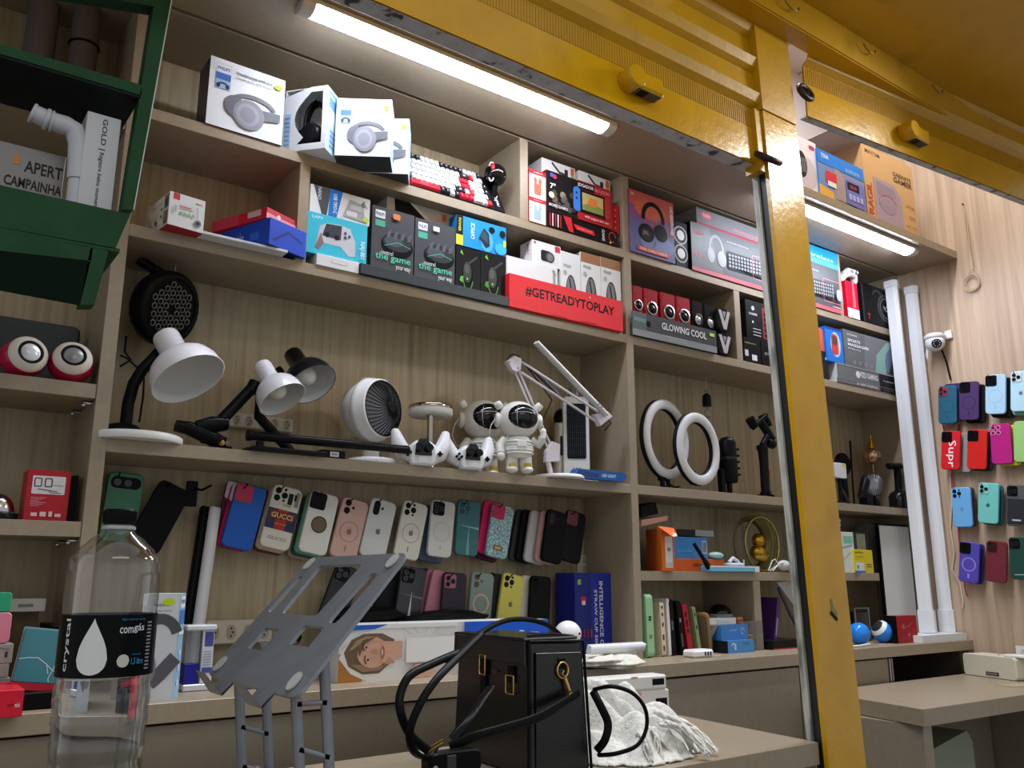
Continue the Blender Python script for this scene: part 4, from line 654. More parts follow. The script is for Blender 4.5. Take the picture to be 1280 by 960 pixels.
# 6 white round fan
fc = atY(462, 513, .10); FN = thing('desk_fan', 'white ball-shaped desk fan with a black spoked grille', 'fan', (fc.x, .10, ZC)); FN.scale = (.86,)*3
c = sub(fc, FN.location)/.86; ax = Vector((.38, -.92, .02)).normalized()
MB().lathe([(.082, .0005), (.084, .006), (.082, .016), (.070, .021), (.0001, .022)], (.01, -.01, 0), (0, 0, 1), M('ececea', .3), 40).build('base', FN)
MB().box((-.018, -.02, .02), (.03, .012, .05), M('dededc', .3), .006).build('neck', FN)
MB().lathe([(.0001, -.085), (.045, -.075), (.078, -.045), (.091, -.010), (.0935, .010), (.0935, .016)], c, ax, M('e4e4e2', .3), 44, cap=False).build('housing', FN)
MB().lathe([(.0945, .006), (.097, .008), (.097, .022), (.0945, .024), (.090, .050), (.0855, .056), (.083, .052)], c, ax, M('eeeeec', .25), 44, cap=False).build('front_ring', FN)
MB().lathe([(.0001, .030), (.082, .030)], c, ax, M('77787c', .5), 36, cap=False).build('back_plate', FN)
g = MB(); u = ax.orthogonal().normalized(); v = ax.cross(u)
for i in range(36):
    t = 2*PI*i/36; d = u*math.cos(t)+v*math.sin(t); d2 = u*math.cos(t+.35)+v*math.sin(t+.35)
    g.tube([c+d*.083+ax*.053, c+(d*.6+d2*.4)*.055+ax*.076, c+d2*.018+ax*.086], .0016, M('1a1a1c', .25), 5)
g.tube([c+(u*math.cos(t)+v*math.sin(t))*.083+ax*.054 for t in [2*PI*i/40 for i in range(40)]], .0028, M('1a1a1c', .25), 6, True)
g.cyl(c+ax*.080, c+ax*.090, .018, M('1a1a1c', .25), n=24, bev=.002); g.build('grille', FN)
MB().tube([c+ax*(-.002+.0*i)+u*0+Vector((.030*math.sin(t), 0, 0))+Vector((0, 0, .089+.010*math.cos(t))) for i, t in enumerate([PI*(-.5+i/10) for i in range(11)])], (.004), M('e4e4e2', .3), 6).build('carry_handle', FN)
# 7 mushroom lamp
mc = atY(537, 580, .09); ML = thing('table_lamp', 'disc-topped table lamp with a polished metal stem behind the left gamepad', 'table lamp', (mc.x, .09, ZC))
zt = atY(537, 510, .09).z-ZC; MB().lathe([(.045, .0005), (.045, .008), (.012, .012), (.0095, .02), (.0085, zt-.02), (.012, zt-.012)], (0, 0, 0), (0, 0, 1), M('c3b9ac', .12, 1.), 28).build('stem', ML)
MB().lathe([(.012, zt-.022), (.056, zt-.024), (.060, zt-.016), (.059, zt)], (0, 0, 0), (0, 0, 1), M('dcdad2', .3), 36, cap=False).build('diffuser', ML)
MB().lathe([(.0605, zt-.003), (.0605, zt+.003), (.057, zt+.006), (.0001, zt+.007)], (0, 0, 0), (0, 0, 1), M('b5a797', .15, 1.), 36).build('cap', ML)
# 8 gamepads
def gamepad(label, px, Y, rz):
    p = atY(*px, Y); g = thing('gamepad', label, 'gamepad', (p.x, Y, ZC), (0, 0, rz), 'white gamepads standing on the lamp shelf')
    wh = M('ebebee', .3); b = MB(); z0 = .012
    body = [(-.030, .0), (.030, .0), (.038, .012), (.034, .050), (.018, .062), (-.018, .062), (-.034, .050), (-.038, .012)]
    b.prism(body, (0, .018, 0), (1, 0, 0), (0, 0, 1), .036, wh, .006, True)
    for s in (-1, 1): b.tube([(s*.028, .0, .020), (s*.046, .004, .030), (s*.060, .012, .060), (s*.066, .02, .086)], [(.016, .018), (.020, .021), (.019, .018), (.012, .012)], wh, 12); b.sph((s*.066, .02, .086), (.012, .012, .010), wh, 12, 8)
    b.build('shell', g)
    MB().prism([(-.022, .024), (.022, .024), (.020, .052), (.010, .066), (-.010, .066), (-.020, .052)], (0, -.0178, 0), (1, 0, 0), (0, 0, 1), .004, M('131316', .2), .0015).build('centre_panel', g)
    MB().prism(rr(-.013, .006, .013, .022, .003), (0, -.0178, 0), (1, 0, 0), (0, 0, 1), .002, M('f4f4f6', .25)).build('touchpad', g)
    for s in (-1, 1): MB().cyl((s*.012, -.020, .040), (s*.012, -.032, .042), .007, BKP).cyl((s*.012, -.032, .042), (s*.012, -.036, .043), .010, BKP, n=16).build('thumbstick', g)
    for (dx, dz) in ((0, .007), (0, -.007), (.007, 0), (-.007, 0)): MB().cyl((-.040+dx, -.017, .030+dz), (-.040+dx, -.022, .031+dz), .0034, BKP, n=12).build('button', g)
    MB().box((.036, -.022, .0265), (.050, -.016, .0315), BKP, .001).box((.0405, -.022, .022), (.0455, -.016, .036), BKP, .001).build('direction_pad', g)
    return g
gamepad('white gamepad standing up at the end of the black bar', (527, 580), -.0, -.30); gamepad('white gamepad standing up in front of the rear astronaut', (587, 586), .0, -.12)
# 9 astronauts
def astronaut(label, px, Y, rz, s=1.):
    p = atY(*px, Y); a = thing('astronaut_lamp', label, 'lamp', (p.x, Y, ZC), (0, 0, rz), 'white astronaut projector lamps'); wh = M('ecebe4', .22)
    m = MB(); H = s
    m.sph((0, 0, .142*H), (.054*H, .052*H, .050*H), wh, 30, 18)                                  # helmet
    m.lathe([(.026*H, .040*H), (.036*H, .050*H), (.040*H, .066*H), (.035*H, .085*H), (.026*H, .096*H)], (0, 0, 0), (0, 0, 1), wh, 28)
    for q in (.052, .060, .074, .082): m.tube([(.0385*H*math.cos(t), .0385*H*math.sin(t), q*H) for t in [2*PI*i/24 for i in range(24)]], .0022*H, wh, 6, True)
    for x in (-1, 1): m.cyl((x*.048*H, 0, .172*H), (x*.060*H, -.006*H, .186*H), .0105*H, wh, n=16, bev=.003*H); m.cyl((x*.050*H, 0, .140*H), (x*.062*H, 0, .140*H), .020*H, wh, n=20, bev=.004*H)
    m.build('body', a)
    for x in (-1, 1):
        l = MB(); l.tube([(x*.017*H, .0, .046*H), (x*.019*H, -.002*H, .026*H), (x*.020*H, -.004*H, .012*H)], [.018*H, .0165*H, .016*H], wh, 14); l.sph((x*.020*H, -.010*H, .0105*H), (.0165*H, .021*H, .010*H), wh, 16, 10); lg = l.build('leg', a)
        MB().box((x*.020*H-.009*H, -.026*H, .016*H), (x*.020*H+.009*H, -.016*H, .027*H), M('c8a83a', .3), .002).build('boot_band', lg)
    ar = MB(); ar.tube([(-.036*H, 0, .090*H), (-.050*H, -.004*H, .072*H), (-.050*H, -.014*H, .050*H)], [.012*H, .013*H, .012*H], wh, 12); ar.sph((-.050*H, -.015*H, .044*H), .0125*H, wh, 14, 10); ar.build('arm', a)
    ar = MB(); ar.tube([(.036*H, 0, .090*H), (.054*H, -.006*H, .078*H), (.062*H, -.012*H, .096*H)], [.011*H, .012*H, .012*H], wh, 12); ar.tube([(.062*H, -.012*H, .094*H), (.064*H, -.012*H, .112*H)], [(.006*H, .010*H), (.005*H, .009*H)], wh, 10); ar.sph((.064*H, -.012*H, .112*H), (.009*H, .006*H, .009*H), wh, 12, 8); ar.build('arm', a)
    ax = Vector((.12, -1, -.02)).normalized(); c = Vector((.003, -.025, .144))*H
    MB().sph(c, (.043*H, .033*H, .036*H), M('0d0d10', .06), 28, 14).build('visor', a)
    w = M('c8c8cc', .3); v = MB()
    for q in (.3,): v.tube([c+Vector((.041*H*math.sin(t)*1.01, -.0335*H*math.cos(t)*math.cos(q), .0345*H*math.sin(q)*math.cos(t))) for t in [-1.2+2.4*i/12 for i in range(13)]], .0008*H, w, 4)
    for q in (-.5,): v.tube([c+Vector((.041*H*math.sin(q)*math.cos(t), -.0335*H*math.cos(q)*math.cos(t), .0345*H*math.sin(t))) for t in [-1.2+2.4*i/12 for i in range(13)]], .0008*H, w, 4)
    v.build('visor_reflection_lines', a)
    MB().box((-.013*H, -.042*H, .066*H), (.013*H, -.034*H, .084*H), M('f4f3ee', .3), .002).build('chest_pack', a)
    MB().tube([(-.058*H, .0, .150*H), (-.074*H, -.004, .125*H), (-.078*H, .0, .100*H), (-.066*H, .01, .080*H), (-.050*H, .012, .066*H)], .0016, M('d8d6ce', .4), 6).build('cord', a)
    return a
astronaut('white astronaut lamp in front, arm raised, beside the swing-arm lamp', (648, 590), .0, -.40, 1.06); astronaut('white astronaut lamp further back, behind a gamepad', (604, 584), .135, -.35, 1.18)
# 10 swing-arm lamp
q0 = Vector((atY(689, 588, .05).x, .05, ZC)); SW = thing('swing_arm_lamp', 'white swing-arm lamp with a flat bar head on the lamp shelf', 'desk lamp', q0)
k = lambda x, y, Y=.05: sub(atY(x, y, Y), q0); wl = M('e6dfe6', .28)
MB().lathe([(.075, .0005), (.076, .005), (.070, .010), (.0001, .011)], (.012, -.02, 0), (0, 0, 1), M('eeeeec', .3), 40).build('base', SW)
MB().cyl((0, 0, .010), k(682, 565), .008, wl).prism([(p.x, p.z) for p in (k(680, 578), k(697, 577), k(698, 556), k(688, 552), k(681, 564))], (0, .006, 0), (1, 0, 0), (0, 0, 1), .016, wl, .002).build('joint', SW)
e0, e1 = k(687, 560), k(642, 455)
for d in (-.006, .007): MB().tube([e0+Vector((d, 0, d*.5)), e1+Vector((d, 0, d*.5))], [(.004, .004)]*2, wl, 4).build('lower_arm', SW)
MB().prism([(p.x, p.z) for p in (k(632, 452), k(641, 445), k(650, 449), k(649, 463), k(644, 466), k(638, 463))], (0, .010, 0), (1, 0, 0), (0, 0, 1), .020, wl, .002).cyl(k(634, 453)+Vector((0, -.0115, 0)), k(634, 453)+Vector((0, -.009, 0)), .003, STEEL, n=10).cyl(k(645, 461)+Vector((0, -.0115, 0)), k(645, 461)+Vector((0, -.009, 0)), .003, STEEL, n=10).build('elbow_plate', SW)
f1_ = k(752, 523, .0)
for a_, b_ in ((k(647, 449), k(748, 515, .0)), (k(646, 462), k(744, 526, .0))): MB().tube([a_, b_], .0042, wl, 4).build('upper_arm', SW)
MB().tube([k(650, 449), k(672, 468), k(698, 494)], .0055, M('4a4650', .4), 6).build('spring', SW)
MB().tube([k(634, 449), k(640, 443), k(648, 445), k(654, 452), k(690, 500), k(676, 530), k(692, 552)], .0018, BKP, 6).build('power_cord', SW)
MB().prism([(p.x, p.z) for p in (k(741, 518, 0), k(757, 515, 0), k(763, 521, 0), k(748, 533, 0))], (0, -.040, 0), (1, 0, 0), (0, 0, 1), .022, wl, .002).tube([k(757, 522, 0), k(764, 529, 0), k(756, 538, 0)], .0018, BKP, 5).build('head_joint', SW)
h0, h1 = k(670, 428, -.02), k(758, 519, -.02); MB().tube([h0, h1], [(.0135, .0065)]*2, M('d9d9d8', .3), 4, flat=(0, -1, .0)).build('bar_head', SW)
MB().cyl(h1+(h0-h1)*.10+Vector((0, -.012, .003)), h1+(h0-h1)*.10+Vector((0, -.009, .003)), .003, STEEL, n=10).cyl(h1+(h0-h1)*.14+Vector((0, -.012, .003)), h1+(h0-h1)*.14+Vector((0, -.009, .003)), .003, STEEL, n=10).build('head_screw', SW)
# 11 microphone standing up
q0 = Vector((atY(697, 580, .15).x, .15, ZC)); MC = thing('karaoke_microphone', 'black and champagne handheld microphone between swing-arm lamp and tower fan', 'microphone', q0)
k = lambda x, y, Y=.15: sub(atY(x, y, Y), q0); hi = k(703, 522)
axm = (hi-Vector((0, 0, .0005))).normalized(); h = hi.length
MB().lathe([(.018, 0.0), (.020, .006), (.0185, .08), (.021, h*.70), (.024, h*.86)], (0, 0, .001), axm, M('cdc6b6', .3, .5), 26).build('body', MC)
MB().lathe([(.0245, h*.855), (.0245, h*.885), (.026, h*.89)], (0, 0, .001), axm, M('dcd8d0', .25, .7), 26).build('collar', MC)
MB().sph(axm*(h*.99), (.028, .028, .031), M('101012', .5), 24, 14, axm).build('grille', MC)
MB().box((-.006, -.024, h*.42), (.010, -.019, h*.70), M('141416', .2), .002).build('control_panel', MC)
# 12 tower fan
tl = atY(709, 495, .06); tr = atY(742, 500, .06); zc = (tl.z-ZC); TF = thing('tower_fan', 'small white tower fan with a black slatted front', 'fan', (tl.x+.030, .118, ZC), (0, 0, -.55)); Wt = .082
zt = atY(725, 492, .06).z-ZC
MB().prism(rr(0, .012, Wt, zt, .014, 6), (0, .07, 0), (1, 0, 0), (0, 0, 1), .07, M('e8e8e6', .3), .006).build('housing', TF)
MB().box((-.012, -.022, .0005), (Wt+.022, .082, .0125), M('ecece9', .35), .004).build('base', TF)
zs_ = atY(725, 571, .06).z-ZC; MB().prism(rr(.012, zs_, Wt-.012, zt-.024, .005), (0, -.0002, 0), (1, 0, 0), (0, 0, 1), .003, M('141518', .3)).build('front_grille', TF)
sl = MB()
for i in range(9): sl.box((.016+i*(Wt-.034)/8, -.0045, zs_+.006), (.0175+i*(Wt-.034)/8, -.0032, zt-.030), M('2c3036', .35), 0)
for i in range(7): sl.box((.014, -.0048, zs_+.02+i*.020), (Wt-.014, -.0046, zs_+.021+i*.020), M('343840', .35), 0)
sl.build('grille_slats', TF); MB().text('G-MAX', (Wt*.36, -.0003, zs_*.55), (Wt*.3, 0, 0), (0, 0, .008), .0003, M('55585c')).build('lettering', TF)
MB().lathe([(.019, zt-.002), (.019, zt+.028), (.017, zt+.030)], (Wt*.5, .035, 0), (0, 0, 1), M('9c9c98', .15, 0, .6), 24).build('top_cap', TF)
# 13 long blue box
p0 = atY(714, 600, -.012); p1 = atY(778, 597.5, -.012)
MB().prism([(0, 0), (.012, -.012), (p1.x-p0.x-.014, -.012), (p1.x-p0.x, 0), (p1.x-p0.x-.012, .014), (.01, .014)], (0, 0, .0005), (1, 0, 0), (0, 0, 1), .03, M('20549c', .35), .001).text('LED LIGHT', (.10, -.0302, .0005-.004), (.055, 0, 0), (0, 0, .009), .0004, M('c8e4f4')).flat([(.004, -.002), (.09, -.008), (.09, .004), (.01, .010)], (0, -.0302, 0), (1, 0, 0), (0, 0, 1), .0003, M('2a3f74')).build('boxed_pen_light', None, (p0.x-.0, -.002, ZC+.0125), label='slim blue pointed box at the shelf edge by the tower fan', cat='box')
# ------------------------------------------------------------ ring lights and makers' gear in the right bay
def ring_light(label, c_px, rx_px, Y, yaw, foot=True):
    c = atY(*c_px, Y); t = thing('ring_light', label, 'ring light', (c.x, Y, ZC), (0, 0, yaw), 'white ring lights in the right bay'); z = c.z-ZC; R_ = z*.0+rx_px
    N = 64; P = lambda r, y: [(r*math.cos(2*PI*i/N), y, z+r*math.sin(2*PI*i/N)) for i in range(N)]
    MB().tube(P(R_-.016, -.006), [(.016, .010)]*N, M('f0eff2', .3), 12, True, flat=(0, -1, 0)).build('diffuser', t) if 0 else MB().tube(P(R_-.017, -.004), [(.009, .0165)]*N, M('eeedf0', .28), 14, True, flat=(0, -1, 0)).build('diffuser', t)
    MB().tube(P(R_-.017, .010), [(.009, .018)]*N, M('1a1a1d', .35), 12, True, flat=(0, -1, 0)).build('back_shell', t)
    return t, z, R_
r1, z1, R1 = ring_light('white ring light further left, on its small black clamp', (832, 549), .133, .075, .20)
MB().box((-.045, -.02, .0005), (-.005, .02, .012), BKP, .003).cyl((-.028, 0, .01), (-.030, 0, .050), .008, BKP).box((-.045, -.008, .030), (-.012, .010, .044), BKP, .003).box((.03, -.015, .0005), (.075, .015, .012), BKP, .003).tube([(.0, -.01, .02), (.03, -.02, .006), (.06, -.01, .018), (.02, .015, .008)], .003, BKP, 6).cyl((.01, 0, .012), (.012, .006, z1-R1+.004), .007, BKP).build('clamp', r1)
r2, z2, R2 = ring_light('white ring light in front, tilted over the other one', (872, 561), .121, .02, .14)
r2.location.z += R2-z2+.0005 if z2 < R2+.0005 else 0
MB().cyl((0, .012, z2-R2+.002), (0, .02, .0005), .007, BKP).box((-.02, .0, .0005), (.02, .05, .010), BKP, .002).build('clamp', r2) if z2 > R2+.02 else MB().box((-.012, .018, z2-R2+.004), (.012, .03, z2-R2+.05), BKP, .002).build('phone_holder', r2)
# black condenser microphone
q0 = Vector((atY(911, 612, .07).x, .07, ZC)); k = lambda x, y, Y=.07: sub(atY(x, y, Y), q0)
CM = thing('condenser_microphone', 'black studio microphone on a short stand right of the ring lights', 'microphone', q0); zt = k(911, 546).z
MB().lathe([(.0001, zt), (.022, zt-.006), (.030, zt-.022), (.031, zt*.62), (.031, .055), (.028, .045), (.0001, .044)], (.004, 0, 0), (0, 0, 1), M('131316', .35), 28).build('body', CM)
MB().lathe([(.0318, zt*.64), (.0318, zt*.60)], (.004, 0, 0), (0, 0, 1), M('2c2c30', .3, .5), 28, cap=False).build('band', CM)
for i in range(5): MB().cyl((.030, -.015, .075+.022*i), (.040, -.02, .075+.022*i), .0045, BKP, n=12).build('knob', CM)
MB().box((-.045, -.012, .0005), (-.025, .012, .09), BKP, .003).cyl((.004, 0, .0005), (.004, 0, .045), .010, BKP).lathe([(.035, .0005), (.033, .006), (.0001, .007)], (.004, 0, 0), (0, 0, 1), BKP, 24).build('stand', CM)
# hanging black microphone bulb
q0 = Vector((atY(883, 482, .10).x, .10, ZB_-SH)); k = lambda x, y, Y=.10: sub(atY(x, y, Y), q0)
HM = thing('hanging_bulb_holder', 'black bulb holder with clear bulb hanging on a wire above the ring lights', 'bulb holder', q0); a, b = k(883, 492), k(884, 514)
MB().cyl((0, 0, -.0005), a, .001, STEEL, n=6).build('hanging_wire', HM); MB().tube([a+Vector((.006*math.sin(t), 0, .006+.006*math.cos(t))) for t in [2*PI*i/12 for i in range(12)]], .0014, M('7a5a34', .4, .7), 5, True).build('hook_ring', HM)
MB().lathe([(.006, 0), (.013, .006), (.015, .012), (.0155, .046)], a, (b-a), M('141416', .4), 20).build('socket', HM); MB().sph(b+Vector((.0, 0, -.008)), (.014, .014, .018), M('dcdcd4', .1, 0, .8), 18, 10).build('clear_bulb', HM)
# gimbal
q0 = Vector((atY(957, 615, .05).x, .05, ZC)); k = lambda x, y, Y=.05: sub(atY(x, y, Y), q0)
GB = thing('phone_gimbal', 'black handheld phone gimbal standing on its little tripod beside the post', 'gimbal', q0)
MB().tube([(0, 0, .02), k(955, 580), k(953, 557)], [.016, .016, .019], M('17171a', .35), 16).tube([k(953, 562), k(952, 556)], [.021, .019], BKP, 16).build('handle', GB)
MB().lathe([(.02, .022), (.017, .012), (.014, .008)], (0, 0, 0), (0, 0, 1), BKP, 18).build('collar', GB)
for t in (.3, 2.4, 4.5): MB().tube([(0, 0, .016), (.042*math.cos(t), .042*math.sin(t), .004)], [(.006, .008), (.003, .006)], BKP, 6).build('tripod_leg', GB)
MB().cyl(k(953, 557)+Vector((0, 0, .001)), k(959, 545), .011, BKP).cyl(k(959, 553), k(967, 556), .017, BKP, n=18, bev=.003).build('roll_motor', GB)
MB().tube([k(965, 550), k(958, 538), k(949, 525)], [(.010, .016)]*3, M('1c1c1f', .3), 8).build('tilt_arm', GB)
MB().tube([k(937, 523), k(943, 533)], [(.012, .018)]*2, BKP, 8).tube([k(943, 533), k(957, 521)], [(.008, .02)]*2, BKP, 8).tube([k(953, 519), k(960, 533)], [(.010, .018)]*2, BKP, 8).build('phone_clamp', GB)
MB().box((k(957, 590).x-.004, -.0175, k(957, 596).z), (k(957, 590).x+.002, -.0155, k(957, 588).z), M('8a2a2c', .3), 0).build('red_button', GB)
# ------------------------------------------------------------ wall sockets
def socket_plate(label, P0, P1, Y, depth, ns, two=False, orient='h', cat='wall socket', x=None):
    a = atY(*P0, Y); b = atY(*P1, Y); m = thing('wall_socket', label, cat, (a.x, Y, b.z)); W = b.x-a.x; H = a.z-b.z
    MB().box((0, 0, 0), (W, depth, H), M('d2cab6', .4), .003).build('plate', m)
    for i in range(ns):
        cx, cz = (W*(i+.5)/ns, H*.5) if orient == 'h' else (W*.5, H*(i+.5)/ns); s = min(W/ns if orient == 'h' else W, H if orient == 'h' else H/ns)
        o = MB(); w, h = (.27*s, .40*s)
        o.prism([(cx-w*.6, cz-h), (cx+w*.4, cz-h), (cx+w, cz-h*.45), (cx+w, cz+h*.45), (cx+w*.4, cz+h), (cx-w*.6, cz+h), (cx-w, cz+h*.45), (cx-w, cz-h*.45)], (0, -.0002, 0), (1, 0, 0), (0, 0, 1), .0012, M('aaa292', .45))
        for dz in (-.55, 0, .55): o.prism(ell(cx+(.25*w if dz == 0 else -.1*w), cz+dz*h, s*.055, s*.055, 10), (0, -.0016, 0), (1, 0, 0), (0, 0, 1), .0004, M('17130f', .6))
        o.build('socket', m)
    return m
socket_plate('cream socket strip behind the two clip lamps', (288, 515), (366, 541), .205, .0165, 5)
socket_plate('cream socket strip low on the wall behind the laptop stand', (258, 776), (340, 803), .195, .026, 4)
socket_plate('small cream double socket above the blue straw cup box', (722, 694), (739, 717), .215, .0065, 2, orient='v')
socket_plate('small socket on the wall behind the left ring light', (803, 540), (815, 560), .215, .0065, 1)
# ------------------------------------------------------------ left end of the worktop
pb = carton('boxed_headphones', 'white headphone box on the worktop behind the water bottle', 'headphone box', (180, 742), (226, 742.5), -.10, ZW, .07, 'e9edf2', {'F': [('r', 0, 0, 1, 1, 'e4e8ee'), ('t', .30, .87, .72, .91, 'Headphones', '50555c'), ('t', .30, .82, .80, .85, 'casque micro', '9a9fa6'), ('e', .70, .92, .16, .035, 'd4ec1c'), ('l', arc(.52, .56, .50, .20, 150, 20, 12), .10, '55565e'), ('l', [(.35, .16), (.6, .24), (1, .40)], .13, '5f6068'), ('e', .25, .30, .24, .16, '85868e'), ('e', .24, .30, .15, .10, '6b6c74')], 'R': [('r', 0, 0, 1, 1, '8fb9da'), ('r', .2, .86, .9, .97, 'f0f2f6'), ('t', .25, .90, .85, .94, 'PHILIPS', '3a4ea0'), ('r', .1, .70, .9, .84, '3f74c0'), ('r', .15, .60, .95, .64, 'f0f0f0')]+[('rr', .35, .12+.14*i, .6, .18+.14*i, .3, 'e8f0f6') for i in range(3)]}, a=-24)
# clear pack with blue block
q = atZ(250, 864, ZW); bp = thing('blister_pack', 'clear plastic pack with a blue block beside the headphone box', 'blister pack', (q.x-.01, q.y, ZW))
CLR = M('eef2f6', .06, 0, .92, 1.3)
hz = atY(250, 781, q.y).z-ZW
MB().box((-.026, 0, .0005), (.036, .045, .014), M('d5d9dd', .2), .002).box((-.028, -.002, hz-.012), (.036, .045, hz), M('d8dce2', .12), .003).build('end_caps', bp)
MB().box((-.025, .004, .015), (.004, .03, .055), M('1c1f86', .3), .001).box((-.025, .004, .0555), (.004, .03, hz-.013), M('b9bcc4', .12, 0, .7), .001).build('blue_block', bp)
m = MB().box((.008, .002, .0145), (.032, .030, hz-.0125), M('d4d7de', .3), .001); decals(m, ((.008, .002, .0145), (.024, 0, 0), (0, 0, hz-.027)), [('r', .2, .70, .95, .98, '4a4e94'), ('r', .1, .20, .95, .30, '4a4e94')]+[('r', .15, .34+.05*i, .85, .36+.05*i, '9a9cb4') for i in range(6)]); m.build('printed_card', bp)
# long print box with portrait, lying on its side
wz = carton('boxed_ring_light', 'long box with a sideways printed portrait and blue end on the worktop', 'box', (425, 782), (683, 770), -.055, ZW, .10, 'd9d8d6', None)
Wb, Db, Hb, pb_, ab = ob_dims[wz.name]
pr = MB(); pr.v = []; FU = ((0, 0, 0), (Wb, 0, 0), (0, 0, Hb)); sk = 'd2a48c'; skd = 'bd8a72'; hr = '6f5a48'; hrl = 'a58d72'
ar_ = Wb/Hb
decals(pr, FU, [('r', 0, 0, 1, 1, 'd6d3cf'), ('p', [(0, 0), (.10, 0), (.10, .55), (0, .5)], 'a8703a'), ('p', [(0, .42), (.02, .62), (.10, .86), (.22, 1), (.42, 1), (.42, 0), (.12, 0), (.05, .15)], 'e2dfdb'),
   ('p', [(.02, .52), (.05, .74), (.10, .84), (.18, .84), (.235, .72), (.22, .30), (.17, .13), (.10, .13), (.04, .28)], hr), ('p', [(.04, .55), (.07, .72), (.11, .79), (.17, .78), (.10, .70), (.06, .58)], hrl), ('p', [(.05, .30), (.10, .17), (.17, .18), (.21, .28), (.14, .24), (.09, .30)], '8f7860'),
   ('e', .143, .50, .068, .27, sk), ('p', [(.18, .30), (.27, .40), (.27, .68), (.18, .70)], sk), ('p', [(.19, .28), (.24, .30), (.21, .42)], skd),
   ('p', [(.075, .56), (.10, .74), (.155, .78), (.105, .66), (.085, .45)], hr), ('e', .112, .60, .005, .032, 'f0e6e0'), ('e', .112, .60, .0045, .024, '3a2f2a'), ('e', .120, .38, .005, .032, 'f0e6e0'), ('e', .120, .38, .0045, .024, '3a2f2a'), ('l', [(.099, .68), (.097, .60), (.103, .54)], .025, '5a4638'), ('l', [(.107, .46), (.105, .38), (.112, .31)], .025, '5a4638'),
   ('p', [(.125, .52), (.160, .47), (.160, .56), (.150, .58)], skd), ('e', .156, .515, .008, .035, 'c4937c'), ('p', [(.182, .37), (.190, .46), (.188, .58), (.180, .63), (.174, .52), (.174, .45)], 'b0504e'), ('p', [(.179, .42), (.183, .50), (.179, .58), (.177, .50)], 'f2ebe6'),
   ('rr', .285, .28, .60, .74, .08, 'f1f0ee'), ('rr', .285, .28, .60, .30, .5, 'c9c6c2'), ('p', [(.31, .02), (.36, .0), (.42, .06), (.40, .25), (.33, .26), (.30, .14)], sk), ('l', [(.325, .24), (.322, .10)], .02, skd), ('l', [(.345, .24), (.345, .08)], .02, skd), ('l', [(.365, .24), (.368, .10)], .02, skd),
   ('l', [(.30, 1), (.34, .82)], .012, 'b9b6b2'), ('l', [(.38, 1), (.37, .80)], .012, 'b9b6b2'), ('l', [(.45, .98), (.40, .78)], .012, 'b9b6b2'), ('l', [(.26, .92), (.31, .80)], .012, 'b9b6b2'), ('r', .0, .93, .52, 1, 'e9e8e6'), ('p', [(0, .90), (.14, .92), (.20, 1), (0, 1)], '2a5ec0'),
   ('r', .555, 0, 1, 1, '2257c4'), ('p', [(.555, .5), (.75, .2), (1, .45), (1, 0), (.555, 0)], '1a469f'), ('rr', .835, .55, .865, .80, .3, 'cfdcf4'), ('t', .87, .60, .93, .66, 'ring light', 'dfe8f8'), ('t', .87, .70, .95, .76, 'led 5500k', 'dfe8f8')], .3)
pr.build('printed_front', wz)
# chrome ball and small red card seen behind the laptop stand
q = atZ(369, 801, ZW+.0) if 0 else atY(369, 795, .12); cm = MB().sph((0, 0, .020), .018, CHROME, 22, 14).lathe([(.014, 0), (.012, .006), (.006, .008)], (0, 0, .0), (0, 0, 1), CHROME, 20); c = thing('chrome_ornament', 'small chrome ball on a foot on the worktop behind the laptop stand', 'ornament', (q.x, .12, ZW)); cm.build('ball', c)
MB().tube([(0, 0, .03), (.004, 0, .06), (-.004, 0, q.z-ZW-.02)], .004, CHROME, 8).build('stem', c); MB().lathe([(.002, 0), (.014, .006), (.020, .020), (.014, .034), (.0001, .038)], (-.004, 0, q.z-ZW-.022), (0, 0, 1), CHROME, 22).build('cup', c)
carton('product_card', 'small red, black and white card box behind the laptop stand slots', 'box', (346, 818), (384, 814), -.03, ZW, .05, 'e8e4e4', {'F': [('r', 0, 0, 1, .40, 'd8404a'), ('r', 0, .40, 1, .75, '1c1a1c'), ('r', .3, .48, .7, .6, 'e8e8e8')]})
# ------------------------------------------------------------ straw cup box
sb = carton('boxed_straw_cup', 'tall navy blue straw cup box at the upright, white lettering', 'cup box', (718, 716), (763, 719), .10, ZW, .09, '1f2a86', {'F': [('r', 0, 0, 1, 1, '27359c'), ('r', 0, 0, .44, 1, '1e2878'), ('r', .08, .86, .17, .92, '7fb84a'), ('rr', .16, .66, .30, .72, .3, 'c02a36'), ('rr', .18, .62, .28, .67, .3, 'e0dcdc'), ('td', .52, .02, .60, .80, 'STRAW CUP 500ML', 'e4e6f0'), ('td', .66, .02, .76, .90, 'INTELLIGENCE CUP', 'f0f2f8')]+[('rr', .12+.09*i, .24, .17+.09*i, .34, .3, ['a02838', '8a2a3a', '7a3040', '9a3a48'][i]) for i in range(4)]})
